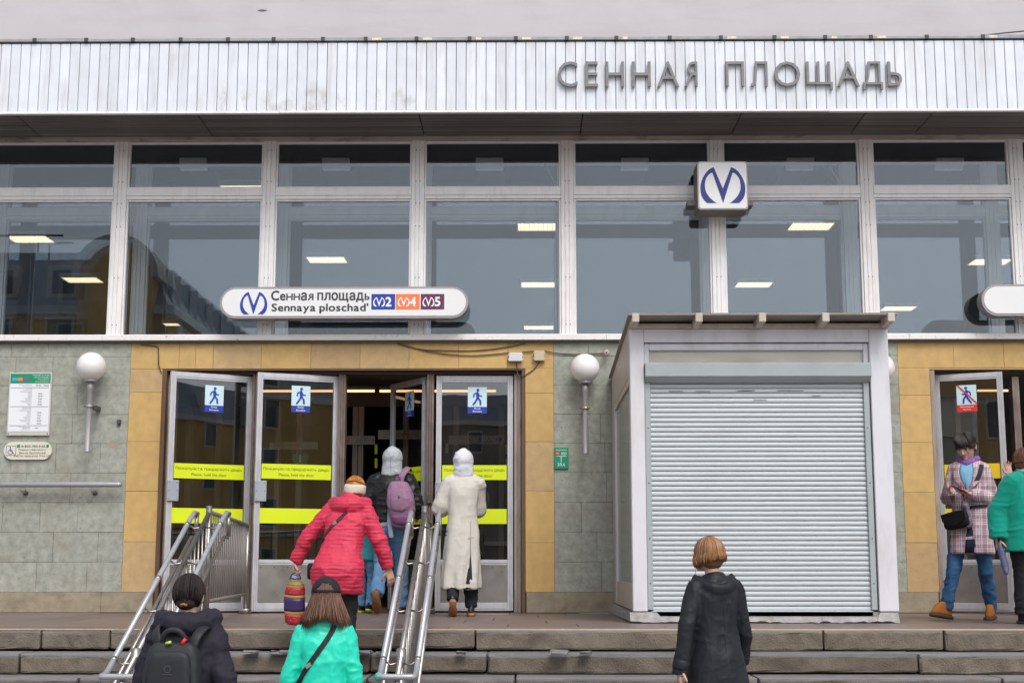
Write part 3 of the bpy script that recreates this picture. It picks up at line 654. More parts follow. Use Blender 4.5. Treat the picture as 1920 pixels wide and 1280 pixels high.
def leaf(label, x, y, ang, w, h, hinge, sign='entrance', stickers=True, plate=True, amber=False):
    """door leaf in its own frame: x from 0 (hinge) to w towards the free edge, hinge = -1 leaf runs to the left"""
    root = thing('door_leaf', label, 'door', (x, y, 0.02), ang, 'glazed metal door leaves')
    X0, X1 = (0, w) if hinge > 0 else (-w, 0)
    st = 0.062; t = 0.045
    for a, b in ((X0, X0 + st), (X1 - st, X1)):
        bm = bmesh.new(); add_box(bm, a, b, -t / 2 + 0.006, t / 2, 0, h); add_box(bm, a, a + 0.02, -t / 2, -t / 2 + 0.0055, 0.001, h - 0.001, bev=0.002); add_box(bm, a + 0.024, b - 0.022, -t / 2, -t / 2 + 0.0055, 0.001, h - 0.001, bev=0.002); add_box(bm, b - 0.018, b, -t / 2, -t / 2 + 0.0055, 0.001, h - 0.001, bev=0.002)
        mk('stile', to_mesh(bm), door_alu, root, True)
    for a, b in ((0.0, 0.09), (0.50, 0.56), (h - 0.075, h)):
        bm = bmesh.new(); add_box(bm, X0 + st + 0.001, X1 - st - 0.001, -t / 2 + 0.006, t / 2, a + 0.001, b - 0.001); add_box(bm, X0 + st + 0.001, X1 - st - 0.001, -t / 2, -t / 2 + 0.0055, a + 0.02, b - 0.004, bev=0.002)
        mk('rail', to_mesh(bm), door_alu, root, True)
    kp = box('kick_panel', X0 + st, X1 - st, -0.012, 0.012, 0.09, 0.50, kick_m, root, local=True)
    bm = bmesh.new()
    for k in range(6):
        xx = X0 + st + 0.03 + (w - 2 * st - 0.06) * k / 5; add_ell(bm, (xx, -0.012, 0.475), (0.007, 0.004, 0.007), u=6, v=4)
    mk('rivet', to_mesh(bm), screw_m, kp, True)['kind'] = 'stuff'
    box('glass', X0 + st - 0.004, X1 - st + 0.004, -0.004, 0.004, 0.56, h - 0.075, glass_door, root, local=True)
    gl, gr = X0 + st, X1 - st; gc = (gl + gr) / 2; ysk = -0.0055
    if stickers:
        ym = amber_sticker if amber else yellow_sticker
        s1 = box('hold_door_sticker', gl + 0.01, gr - 0.01, ysk, -0.0045, 1.445, 1.61, ym, root, local=True)
        if not amber:
            text('sticker_text', 'Пожалуйста, придержите дверь', gl + 0.03, 1.532, 1.573, ysk - 0.001, text_olive, s1, x1=gr - 0.03, local=True)
            text('sticker_text', 'Please, hold the door', gc, 1.470, 1.508, ysk - 0.001, text_olive, s1, align='c', local=True)
        box('plain_sticker', gl + 0.0, gr - 0.01, ysk, -0.0045, 0.955, 1.12, ym, root, local=True)
    if sign:
        sw, sh = 0.215, 0.30; sc = gc + (0.03 if sign == 'entrance' else -0.02); s0 = h - 0.13 - sh
        if sign == 'entrance':
            sg = box('entrance_sign', sc - sw / 2, sc + sw / 2, ysk, -0.0045, s0 + 0.075, s0 + sh, pale_blue, root, local=True)
            bb = box('sign_strip', sc - sw / 2, sc + sw / 2, ysk, -0.0045, s0, s0 + 0.0745, blue_m, sg, local=True)
            text('sign_text', 'Вход', sc, s0 + 0.043, s0 + 0.068, ysk - 0.001, text_white, sg, align='c', local=True, bold=0.01)
            text('sign_text', 'Entrance', sc, s0 + 0.014, s0 + 0.034, ysk - 0.001, text_white, sg, align='c', local=True, bold=0.01)
            bm = bmesh.new(); walk_strokes(bm, sc, s0 + 0.092, 0.19, ysk - 0.002, ysk + 0.0004); mk('walking_figure', to_mesh(bm), blue_m, sg, True)
        else:
            sg = box('no_entry_sign', sc - sw / 2, sc + sw / 2, ysk, -0.0045, s0 + 0.078, s0 + sh, pale_blue, root, local=True)
            box('sign_strip', sc - sw / 2, sc + sw / 2, ysk, -0.0045, s0, s0 + 0.0775, red_m, sg, local=True)
            text('sign_text', 'Прохода нет', sc, s0 + 0.043, s0 + 0.066, ysk - 0.001, text_white, sg, align='c', local=True)
            text('sign_text', 'No entry', sc, s0 + 0.014, s0 + 0.034, ysk - 0.001, text_white, sg, align='c', local=True)
            bm = bmesh.new(); walk_strokes(bm, sc, s0 + 0.092, 0.19, ysk - 0.002, ysk + 0.0004, -1); mk('walking_figure', to_mesh(bm), blue_m, sg, True)
            poly('red_bar', [(sc - sw / 2, s0 + sh), (sc - sw / 2 + 0.022, s0 + sh), (sc + sw / 2, s0 + 0.1), (sc + sw / 2, s0 + 0.079)], ysk - 0.005, ysk - 0.004, red_m, sg, True)
    if plate:
        px0 = X0 if hinge < 0 else X1 - 0.12
        pl = box('handle_plate', px0 - 0.005, px0 + 0.125, -0.05, -0.024, 1.19, 1.42, plate_m, root, bev=0.006, local=True)
        bm = bmesh.new()
        for xx in (0.015, 0.105):
            for zz_ in (1.215, 1.305, 1.395): add_ell(bm, (px0 + xx, -0.05, zz_), (0.006, 0.003, 0.006), u=6, v=4)
        mk('plate_screw', to_mesh(bm), screw_m, pl, True)['kind'] = 'stuff'
    return root
H_ = 2.625
def bayx(px): return X(px, 900, DY)
leaf('leftmost glazed entrance door, slightly ajar behind the railing fence', bayx(467), DY + 0.03, R(30), 0.945, H_, -1)
leaf('second entrance door from the left, ajar, beside the red coat', bayx(631), DY + 0.03, R(23), 0.935, H_, -1)
leaf('entrance door swung wide open inwards in front of the leather jacket', bayx(797), DY + 0.05, R(-57), 0.84, H_, -1, plate=False)
leaf('closed entrance door in front of the person in the long beige coat', bayx(962), DY - 0.01, R(0.8), 0.87, H_, -1)
# lobby: inner row of posts, strip lamp, notices
inn = thing('inner_partition', 'dim inner row of bronze door posts inside the entrance lobby', 'partition', (-2.2, 2.0, 0))
for px in (352, 408, 520, 560, 665, 676, 760, 855, 940):
    x_ = X(px, 900, 2.0); box('inner_post', x_ - 0.035, x_ + 0.035, 1.96, 2.06, 0, 2.5, lobby_post, inn, bev=0.005)
box('inner_header', XLo - 0.5, XRo + 0.5, 1.95, 2.07, 2.5, 2.85, lobby_m, inn)
for i, (a, b, y) in enumerate(((487, 702, 1.45), (712, 930, 1.55))):
    o = thing('strip_lamp', ('long' if i else 'short') + ' glowing line lamp inside the lobby, ' + ('behind the closed door' if i else 'over the open doorway'), 'strip lamp', (X((a + b) / 2, 733, y), y, Z(a, 733, y)))
    z_ = Z(a, 733, y); box('tube_lamp', X(a, 733, y), X(b, 733, y), y - 0.02, y + 0.02, z_ - 0.012, z_ + 0.012, strip_light, o); box('housing', X(a, 733, y), X(b, 733, y), y - 0.03, y + 0.03, z_ + 0.0125, z_ + 0.05, lobby_post, o)
def notice(label, px0, px1, py0, py1, y, kind):
    x0, x1, z0, z1 = X(px0, py0, y), X(px1, py0, y), Z(px0, py1, y), Z(px0, py0, y); h = z1 - z0; w = x1 - x0
    o = thing('notice_strip', label, 'sign', ((x0 + x1) / 2, y, z0), 0, 'grey notice strips inside the lobby')
    box('notice_board', x0, x1, y, y + 0.012, z0, z1, grey_sign, o)
    yy = y - 0.002; zc = (z0 + z1) / 2
    def nosign(cx):
        bm = bmesh.new(); n = 24; r0, r1 = h * 0.30, h * 0.38
        rings = [[bm.verts.new((cx + r * math.cos(2 * math.pi * k / n), yy, zc + r * math.sin(2 * math.pi * k / n))) for k in range(n)] for r in (r0, r1)]
        for k in range(n): bm.faces.new((rings[0][k], rings[1][k], rings[1][(k + 1) % n], rings[0][(k + 1) % n]))
        mk('prohibition_ring', to_mesh(bm), red_m, o)
        poly('heart', [(cx - h * .0, zc - h * .18), (cx + h * .16, zc + h * .02), (cx + h * .1, zc + h * .14), (cx, zc + h * .07), (cx - h * .1, zc + h * .14), (cx - h * .16, zc + h * .02)], yy - 0.001, yy, text_dark, o)
        poly('red_bar', [(cx - h * .25, zc + h * .2), (cx - h * .2, zc + h * .25), (cx + h * .25, zc - h * .2), (cx + h * .2, zc - h * .25)], yy - 0.003, yy - 0.002, red_m, o)
    def lines(x, ls, al):
        for i, t_ in enumerate(ls): text('notice_text', t_, x, z1 - h * (0.30 + 0.27 * i), z1 - h * (0.14 + 0.27 * i), yy, text_dark, o, align=al)
    if kind == 'arrow':
        lines(x0 + w * 0.29, ['Проход', 'запрещён', 'No entry'], 'r'); nosign(x0 + w * 0.38)
        for k in (0.51, 0.66, 0.80): box('divider', x0 + w * k, x0 + w * k + 0.003, yy - 0.001, yy, z0 + h * .06, z1 - h * .06, text_dark, o)
        bm = bmesh.new(); walk_strokes(bm, x0 + w * 0.565, z0 + h * 0.15, h * 0.7, yy - 0.003, yy); mk('walking_figure', to_mesh(bm), text_dark, o)
        wheelchair(x0 + w * 0.73, z0 + h * 0.14, h * 0.72, yy, text_dark, o)
        a = x0 + w * 0.84; b = x0 + w * 0.975
        poly('arrow', [(a, zc - h * .06), (b - h * .38, zc - h * .06), (b - h * .5, zc - h * .3), (b - h * .3, zc - h * .3), (b, zc), (b - h * .3, zc + h * .3), (b - h * .5, zc + h * .3), (b - h * .38, zc + h * .06), (a, zc + h * .06)], yy - 0.002, yy, text_dark, o)
    else:
        c = {'mid': 0.58, 'left': 0.15}[kind]
        if kind == 'mid':
            lines(x0 + w * 0.10, ['Для пассажиров', 'с кардиостимуляторами', 'проход запрещён'], 'l'); lines(x0 + w * 0.74, ['No entry', 'with cardiac', 'pacemakers'], 'l')
        else: lines(x0 + w * 0.45, ['Для пассажиров с', 'кардиостимулятором', 'проход запрещён'], 'l')
        nosign(x0 + w * c)
def wheelchair(cx, z0, s, y, m, par):
    bm = bmesh.new(); add_poly(bm, [(cx - 0.05 * s + p[0], z0 + p[1]) for p in circ(0, 0.92 * s, 0.08 * s, 12)], y - 0.001, y)
    def seg(a, b, w):
        a = Vector(a) * s; b = Vector(b) * s; d = (b - a).normalized(); n = Vector((-d.y, d.x)) * w * s / 2
        add_poly(bm, [(cx + q.x, z0 + q.y) for q in (a + n, a - n, b - n, b + n)], y - 0.001 - seg.k, y); seg.k += 0.0003
    seg.k = 0
    seg((-0.05, 0.82), (-0.03, 0.45), 0.09); seg((-0.04, 0.62), (0.2, 0.6), 0.06); seg((-0.05, 0.46), (0.24, 0.44), 0.09); seg((0.22, 0.46), (0.36, 0.1), 0.08); seg((0.34, 0.12), (0.46, 0.15), 0.06)
    n = 18; ring = []
    for r in (0.25, 0.32): ring.append([bm.verts.new((cx + (-0.03 + r * math.cos(R(110 + 230 * k / n))) * s, y - 0.0006, z0 + (0.31 + r * math.sin(R(110 + 230 * k / n))) * s)) for k in range(n + 1)])
    for k in range(n): bm.faces.new((ring[0][k], ring[0][k + 1], ring[1][k + 1], ring[1][k]))
    return mk('wheelchair_symbol', to_mesh(bm), m, par)
notice('grey notice strip with pictograms and an arrow behind the closed door', 841, 945, 816, 832, 1.2, 'arrow')
notice('grey notice strip with crossed heart above the grey hood', 709, 800, 806, 823, 1.7, 'mid')
notice('grey notice strip partly hidden by the bare post, left of the grey hood', 640, 703, 817, 833, 1.9, 'left')
notice('grey notice strip low behind the glass of the second door', 505, 596, 828, 842, 1.6, 'mid')
o = thing('info_sticker', 'small green sticker with a white letter i behind the second door', 'sticker', (X(563, 856, 1.5), 1.5, Z(563, 862, 1.5)))
poly('green_shield', [(o.location.x + a * .1, o.location.z + b * .1) for a, b in ((-.95, 0.8), (.95, .8), (1.0, .1), (.6, -.6), (-.6, -.6), (-1, .1))], 1.5, 1.51, green_m, o)
text('info_letter', 'i', o.location.x, o.location.z - 0.03, o.location.z + 0.06, 1.496, text_white, o, align='c', bold=0.03)
for i, (px, py) in enumerate(((705, 842), (705, 868), (838, 840), (950, 842), (950, 868))):
    y = 1.88; box('edge_sticker', X(px - 2.5, py, y), X(px + 2.5, py, y), y, y + .01, Z(px, py + 9, y), Z(px, py - 9, y), yellow_sticker, inn)
# the right-hand portal
lob2 = struct(box('lobby_floor', XG2 - 0.3, 9.5, 0.0, 7, -0.06, -0.003, platform_m))
struct(box('lobby_wall', XG2 - 0.5, 9.5, 6, 6.2, 0, 2.95, lobby_m)); struct(box('lobby_wall', XG2 - 0.5, XG2 - 0.35, 0.43, 6, 0, 2.95, lobby_m)); struct(box('lobby_ceiling', XG2 - 0.5, 9.5, 0.43, 6, 2.9, 2.99, lobby_m))
frame2 = thing('door_frame', 'metal door frame of the exit doorway at the right edge', 'door frame', (XG2 + 0.5, 0.2, 0))
box('header', XG2 + 0.03, 9, 0.1, 0.3, 2.655, Z_OPEN - 0.002, lobby_m, frame2)
box('jamb_trim', XG2 + 0.002, XG2 + 0.06, 0.01, 0.3, 0.0, Z_OPEN - 0.002, jamb_worn, frame2, bev=0.004)
p1 = X(1912, 900, 0.1); box('post', p1 - 0.03, p1 + 0.05, 0.09, 0.23, 0, 2.62, post_brown, frame2, bev=0.004)
leaf('exit door with a no-entry sign, standing ajar behind the plaid coat', XG2 + 0.09, DY + 0.0, R(-24), 0.74, H_, 1, sign='noentry', amber=True, plate=False)
for i, (px, w) in enumerate(((1800, 1), (1880, 1))): 
    x_ = X(px, 900, 1.9); box('inner_post', x_ - 0.03, x_ + 0.03, 1.86, 1.94, 0, 2.6, lobby_post, frame2)
o = thing('strip_lamp', 'glowing line lamp inside the exit doorway at the right', 'strip lamp', (X(1870, 732, 0.9), 0.9, Z(1870, 732, 0.9)))
box('tube_lamp', X(1833, 732, .9), X(1908, 732, .9), 0.88, 0.92, Z(1870, 732, .9) - .01, Z(1870, 732, .9) + .01, strip_light, o)
# ------------------------------------------------------------------ globe lamps on wall brackets
def globe_lamp(label, px, pyc, pyb, y=-0.20, clamp='brass'):
    s = FPX / ((y + 15.9) * 0.985); r = 28.0 / s * 1.0
    x = X(px, pyc, y); zc = Z(px, pyc, y); zb = Z(px, pyb, y)
    o = thing('globe_lamp', label, 'wall lamp', (x, y, zb), 0, 'white globe lamps on the wall')
    bm = bmesh.new(); add_ell(bm, (x, y, zc), (r, r, r), u=40, v=24); mk('globe', to_mesh(bm, True), globe_m, o)
    bm = bmesh.new(); add_lathe(bm, (x, y, zc - r - 0.012), [(0.03, 0), (0.072, 0.0), (0.078, 0.012), (0.07, 0.03), (0.03, 0.032)], 24); mk('collar', to_mesh(bm, True), lamp_pole, o)
    bm = bmesh.new(); add_lathe(bm, (x, y, zb), [(0.033, 0), (0.035, 0.004), (0.031, 0.012), (0.031, zc - r - zb - 0.10), (0.034, zc - r - zb - 0.095), (0.034, zc - r - zb - 0.005)], 20); mk('pole', to_mesh(bm, True), lamp_pole, o)
    zk = zb + (zc - r - zb) * 0.62
    bm = bmesh.new(); add_lathe(bm, (x, y, zk), [(0.032, 0), (0.038, 0.0), (0.038, 0.03), (0.032, 0.03)], 20); mk('clamp', to_mesh(bm, True), brass_m if clamp == 'brass' else lamp_pole, o)
    box('bracket', x - 0.02 + (0.05 if clamp != 'brass' else 0), x + 0.02 + (0.05 if clamp != 'brass' else 0), y + 0.02, 0.0, zk - 0.02, zk + 0.03, dark_metal, o)
    bm = bmesh.new(); add_ell(bm, (x - 0.05, y, zk + .015), (.008,) * 3, u=8, v=5); add_ell(bm, (x + 0.05, y, zk + .015), (.008,) * 3, u=8, v=5); add_tube(bm, [(x - .05, y, zk + .015), (x + .05, y, zk + .015)], .005, 6); mk('clamp_bolt', to_mesh(bm, True), dark_metal, o)
globe_lamp('white globe lamp on a grey pole beside the timetable board', 171, 687, 847, clamp='steel')
globe_lamp('white globe lamp on a grey pole between the entrance and the kiosk', 1097, 690, 851)
globe_lamp('white globe lamp almost hidden behind the right side of the kiosk', 1650, 690, 848)

# ------------------------------------------------------------------ metro emblem
LOGO = [(-.39, 1.0), (-.50, .97), (-.59, .935), (-.70, .875), (-.79, .80), (-.88, .71), (-.95, .60), (-.99, .50), (-1.0, .41), (-.99, .30), (-.955, .20), (-.90, .13), (-.83, .07), (-.71, 0), (-.30, 0), (-.40, .04), (-.50, .095),
        (-.60, .155), (-.68, .225), (-.745, .30), (-.79, .39), (-.80, .48), (-.785, .58), (-.75, .665), (-.69, .735), (-.62, .79), (-.53, .835), (-.48, .845), (-.445, .84), (0, 0), (0, .40)]
def logo(name, cx, z0, hw, h, y, m, parent, thick=0.003):
    bm = bmesh.new()
    add_poly(bm, [(cx + a * hw, z0 + b * h) for a, b in LOGO], y - thick, y); add_poly(bm, [(cx - a * hw + 0.0002, z0 + b * h) for a, b in LOGO][::-1], y - thick, y)
    return mk(name, to_mesh(bm), m, parent)
def ovalsign(label, px0, px1, py0, py1, y, full=True):
    x0, x1 = X(px0, py0, y), X(px1, py0, y); z0, z1 = Z(px0, py1, y), Z(px0, py0, y)
    o = thing('oval_sign', label, 'sign', ((x0 + x1) / 2, y, z0), 0, 'long oval illuminated signs')
    poly('sign_body', pill(x0, x1, z0, z1, 20), y, y + 0.17, sign_rim, o)
    m = 0.026; poly('sign_face', pill(x0 + m, x1 - m, z0 + m, z1 - m, 20), y - 0.006, y + 0.001, sign_face, o)
    xs = [v for v in MX if x0 < v < x1]
    for v in xs: box('bracket', v - 0.03, v + 0.03, y + 0.16, -0.03, z0 + 0.08, z0 + 0.14, dark_metal, o)
    yy = y - 0.0075
    def gx(p): return X(p, 566, y)
    def gz(p): return Z(640, p, y)
    if full:
        logo('metro_emblem', gx(476), gz(589), (gx(501.5) - gx(450.5)) / 2, gz(547) - gz(589), yy, blue_m, o)
        text('sign_text', 'Сенная площадь', gx(508), gz(567), gz(544.5), yy, text_dark, o, x1=gx(693), bold=0.028)
        text('sign_text', "Sennaya ploschad'", gx(509.5), gz(588), gz(568.5), yy, text_dark, o, x1=gx(691), bold=0.028)
        for a, b, m_, t_ in ((696.5, 741, blue_m, '2'), (742.5, 787, orange_m, '4'), (789, 833, purple_m, '5')):
            ln = box('line_plate', gx(a), gx(b), yy - 0.001, yy + 0.001, gz(580.5), gz(551.5), m_, o)
            logo('line_emblem', gx(a + 14.5), gz(575), (gx(11) - gx(0)), gz(557.5) - gz(575), yy - 0.0015, text_white, ln, 0.002)
            text('line_number', t_, gx(b - 18), gz(575), gz(557), yy - 0.003, text_white, ln, x1=gx(b - 7), bold=0.03)
    else: box('sign_panel', gx(px0 + 110), gx(px0 + 118), yy - 0.001, yy, gz(588), gz(548), text_dark, o)
    return o
ovalsign('long oval white sign with station name and line numbers two, four and five', 413, 878, 538, 597, -0.30)
ovalsign('long oval white sign cut off by the right edge of the photo', 1839, 2300, 533, 592, -0.30, False)
# square metro sign on the mullion
y = -0.42; x0, x1 = X(1308, 350, y), X(1402, 350, y); z0, z1 = Z(1350, 393, y), Z(1350, 303, y)
sq = thing('square_sign', 'square white box sign with a blue metro emblem hanging on the window frame', 'sign', ((x0 + x1) / 2, y, z0))
bm = bmesh.new(); add_box(bm, x0 - 0.004, x1 + 0.004, y + 0.012, y + 0.36, z0 - 0.004, z1 + 0.004, bev=0.03, seg=3); mk('sign_box', to_mesh(bm), cube_side, sq)
def rrect(a, b, c, d, r, n=6): return circ(b - r, d - r, r, n, 0, 90) + circ(a + r, d - r, r, n, 90, 180) + circ(a + r, c + r, r, n, 180, 270) + circ(b - r, c + r, r, n, 270, 360)
poly('sign_rim', rrect(x0, x1, z0, z1, 0.035), y - 0.002, y + 0.02, sign_rim, sq)
poly('sign_face', rrect(x0 + 0.014, x1 - 0.014, z0 + 0.014, z1 - 0.014, 0.03), y - 0.008, y, sign_face, sq)
logo('metro_emblem', (x0 + x1) / 2, Z(1350, 381, y), (X(1397, 350, y) - X(1313, 350, y)) / 2, Z(1350, 314, y) - Z(1350, 381, y), y - 0.0095, navy_m, sq)
for a, b in ((x0 - 0.09, x0), (x1, x1 + 0.09)):
    box('bracket', a, b, y + 0.2, -0.02, z0 + 0.10, z0 + 0.16, cube_side, sq)

# ------------------------------------------------------------------ boards on the left wall
y = -0.032
bx0, bx1 = X(15, 757, y), X(95, 757, y); bz0, bz1 = Z(55, 816, y), Z(55, 698, y)
tb = thing('timetable_board', 'white opening-hours board with a green header on the left stone wall', 'notice board', ((bx0 + bx1) / 2, y, bz0))
box('board', bx0, bx1, y, -0.004, bz0, bz1, board_edge, tb, bev=0.003)
bw, bh = bx1 - bx0, bz1 - bz0
pp = box('paper', bx0 + 0.015, bx1 - 0.015, y - 0.003, y + 0.001, bz0 + bh * 0.065, bz1 - bh * 0.02, paper_m, tb)
hd = box('header', bx0 + 0.015, bx1 - 0.015, y - 0.005, y - 0.0025, bz1 - bh * 0.175, bz1 - bh * 0.02, green_m, tb)
for k, m_ in enumerate((cyan_m, orange_m, violet_m)): box('line_icon', bx0 + 0.035 + 0.062 * k, bx0 + 0.09 + 0.062 * k, y - 0.007, y - 0.0045, bz1 - bh * 0.135, bz1 - bh * 0.085, m_, hd)
for k, (t_, s_) in enumerate((('Режим работы станции', 1), ('«Сенная площадь»', 1), ("Sennaya ploschad'", .8), ('station opening hours', .8))):
    text('header_text', t_, bx1 - 0.03, bz1 - bh * (0.058 + 0.034 * k), bz1 - bh * (0.035 + 0.034 * k), y - 0.0065, text_white, hd, align='r')
def tl(s, zf, h, x, al, bold=0.0): text('board_text', s, x, bz1 - bh * zf - h, bz1 - bh * zf, y - 0.0045, text_dark, pp, align=al, bold=bold)
cxl = bx0 + bw * 0.55
tl('Вестибюль станции открыт', 0.19, .011, cxl, 'r'); tl('Station vestibule is open', 0.215, .010, cxl, 'r'); tl('05:36 – 00:26', 0.195, .019, bx1 - 0.03, 'r')
for zf in (0.245, 0.545, 0.845): box('rule', bx0 + 0.025, bx1 - 0.025, y - 0.0045, y - 0.003, bz1 - bh * zf - 0.002, bz1 - bh * zf + 0.002, text_dark, pp)
st_names = ['«Парнас»', 'Parnas', '«Купчино»', 'Kupchino', '«Улица Дыбенко»', 'Ulitsa Dybenko', '«Комендантский проспект»', 'Komendantskiy prospekt', '«Шушары»', 'Shushary']
for q, (zs, hdr, times) in enumerate(((0.257, ['Первые поезда', 'в направлении станций', 'The first train towards'], ['05:36', '05:49', '05:46', '05:51', '05:50']), (0.557, ['Последние поезда', 'в направлении станций', 'The last train towards'], ['00:26', '00:21', '00:15', '00:20', '00:26']))):
    for k, t_ in enumerate(hdr): tl(t_, zs + 0.022 * k, .010, cxl, 'r')
    for k, t_ in enumerate(st_names): tl(t_, zs + 0.066 + 0.0212 * k, .0095, cxl, 'r')
    for k, t_ in enumerate(times): tl(t_, zs + 0.072 + 0.0425 * k, .015, bx0 + bw * 0.70, 'l', 0.01)
tl('Переход станции на линию', 0.858, .010, cxl, 'r'); tl('закрывается в', 0.88, .010, cxl, 'r'); tl('Interchange closes at', 0.902, .010, cxl, 'r'); tl('00:15', 0.872, .015, bx0 + bw * 0.66, 'l', 0.01)
for xx, zz_ in ((bx0 + 0.02, bz0 + 0.02), (bx1 - 0.02, bz0 + 0.02)):
    bm = bmesh.new(); add_ell(bm, (xx, y - 0.002, zz_), (.007, .004, .007), u=8, v=5); mk('screw', to_mesh(bm, True), screw_m, tb)
y = -0.03
cx0, cx1 = X(7, 845, y), X(97, 845, y); cz0, cz1 = Z(50, 861, y), Z(50, 828, y); cw, ch = cx1 - cx0, cz1 - cz0
cb = thing('help_board', 'cream rounded board with wheelchair symbol and phone number below the timetable', 'sign', ((cx0 + cx1) / 2, y, cz0))
poly('board', pill(cx0, cx1, cz0, cz1), y, -0.004, cream_m, cb)
bm = bmesh.new(); sx = cx0 + cw * 0.05; sw = cw * 0.205; sz = cz0 + ch * 0.22; fr = 0.004
for a, b, c, d in ((sx, sx + fr, sz, sz + sw), (sx + sw - fr, sx + sw, sz, sz + sw), (sx + fr, sx + sw - fr, sz, sz + fr), (sx + fr, sx + sw - fr, sz + sw - fr, sz + sw)): add_box(bm, a, b, y - 0.002, y, c, d)
mk('symbol_frame', to_mesh(bm), navy_m, cb); wheelchair(sx + sw * 0.45, sz + sw * 0.1, sw * 0.8, y - 0.001, navy_m, cb)
box('phone_icon', cx0 + cw * 0.275, cx0 + cw * 0.335, y - 0.003, y, cz1 - ch * 0.33, cz1 - ch * 0.15, green_m, cb); box('info_icon', cx0 + cw * 0.885, cx0 + cw * 0.935, y - 0.003, y, cz1 - ch * 0.33, cz1 - ch * 0.15, green_m, cb)
text('board_text', '8-800-350-11-55', cx0 + cw * 0.365, cz1 - ch * 0.315, cz1 - ch * 0.18, y - 0.002, text_dark, cb, x1=cx0 + cw * 0.86, bold=0.01)
for k, t_ in enumerate(('Позвоните, Вам помогут.', 'Звонок бесплатный.', 'Call for assistance. Free call.')):
    text('board_text', t_, cx0 + cw * 0.60, cz1 - ch * (0.52 + 0.165 * k), cz1 - ch * (0.39 + 0.165 * k), y - 0.002, text_dark, cb, align='c')
# hydrant plate
y = -0.02; hx0, hx1 = X(1039.5, 858, y), X(1066, 858, y); hz0, hz1 = Z(1050, 878, y), Z(1050, 838.5, y); hw_, hh = hx1 - hx0, hz1 - hz0
hp = thing('hydrant_plate', 'small green plate with white numbers beside the yellow stone pilaster', 'sign', ((hx0 + hx1) / 2, y, hz0))
poly('plate', rrect(hx0, hx1, hz0, hz1, 0.01), y, -0.004, green_m, hp)
poly('red_disc', circ(hx0 + hw_ * .22, hz1 - hh * .28, hh * .10), y - 0.003, y - 0.001, mat('disc_red', (0.55, 0.05, 0.07), 0.5, var=0), hp)
text('plate_text', 'КШ', hx0 + hw_ * .22, hz1 - hh * .31, hz1 - hh * .25, y - 0.0045, text_white, hp, align='c'); text('plate_text', 'водоканал', hx0 + hw_ * .5, hz1 - hh * .16, hz1 - hh * .09, y - .002, text_white, hp, align='c')
text('plate_text', '100', hx0 + hw_ * .68, hz1 - hh * .36, hz1 - hh * .22, y - .002, text_white, hp, align='c'); text('plate_text', '20.6', hx0 + hw_ * .48, hz0 + hh * .12, hz0 + hh * .27, y - .002, text_white, hp, align='c')
box('cross_line', hx0 + hw_ * .14, hx0 + hw_ * .86, y - .003, y - .001, hz1 - hh * .43, hz1 - hh * .41, text_white, hp); box('stem_line', hx0 + hw_ * .46, hx0 + hw_ * .50, y - .003, y - .001, hz0 + hh * .31, hz1 - hh * .432, text_white, hp)
# junction boxes, bell, cables
def jbox(label, px0, px1, py0, py1, m):
    y = -0.06; a, b, c, d = X(px0, py0, y), X(px1, py0, y), Z(px0, py1, y), Z(px0, py0, y)
    o = thing('junction_box', label, 'junction box', ((a + b) / 2, y, c)); box('cover', a, b, y, -0.003, c, d, m, o, bev=0.008, seg=2)
    for k in (0.25, 0.75):
        zq = c + (d - c) * k; bm = bmesh.new(); add_box(bm, a - 0.012, a + .001, y + .015, y + .03, zq - 0.012, zq + 0.012, bev=.003); add_box(bm, b - .001, b + 0.012, y + .015, y + .03, zq - 0.012, zq + 0.012, bev=.003); mk('gland', to_mesh(bm), m, o)
    return o
jbox('white cable junction box above the entrance corner', 954, 979, 661, 677, box_white)
jbox('beige cable junction box under the window sill', 1001, 1021, 657, 676, box_beige)
bl = thing('alarm_bell', 'small round pinkish alarm sounder beside the kiosk roof', 'alarm', (X(1137, 662, -.05), -0.05, Z(1137, 662, -.05)))
bm = bmesh.new(); add_lathe(bm, (0, 0, 0), [(0.036, 0.0), (0.036, 0.035), (0.028, 0.05), (0.006, 0.052)], 20); bmesh.ops.rotate(bm, matrix=Matrix.Rotation(math.pi / 2, 3, 'X'), verts=bm.verts[:]); mk('housing', to_mesh(bm, True), mat('bell_pink', (0.38, 0.32, 0.31), 0.5), bl, True)
bm = bmesh.new(); add_ell(bm, (0, -0.052, 0), (0.01, 0.006, 0.01), u=10, v=6); mk('centre_knob', to_mesh(bm, True), dark_metal, bl, True)
def cable(label, pts, r=0.006, y=-0.014):
    P = [(X(a, b, y), y, Z(a, b, y)) for a, b in pts]
    bm = bmesh.new(); add_tube(bm, P, r, 6, 5); o = mk('cable', to_mesh(bm, True), cable_m); tag(o, label, 'cable', 'cables on the facade')
cable('upper loose cable drooping under the sill above the entrance', [(752, 645), (790, 655), (840, 657), (890, 657), (940, 652), (985, 644)])
cable('lower loose cable drooping under the sill towards the white box', [(745, 644), (800, 658), (850, 665), (900, 666), (955, 661)])
cable('cable running from the white box past the beige box to the bell', [(979, 660), (1001, 658), (1021, 658), (1045, 662), (1075, 664), (1105, 663), (1133, 662)])
cable('cable hanging from the beige box to the door corner', [(1012, 677), (1003, 690), (990, 700), (978, 706)])
cable('cable hanging from the white box down to the door frame', [(968, 677), (969, 688), (970, 700), (974, 712)])
cable('brown cable dropping from the sill at the left corner of the entrance', [(265, 646), (294, 650), (297, 662), (298, 685), (303, 699)])
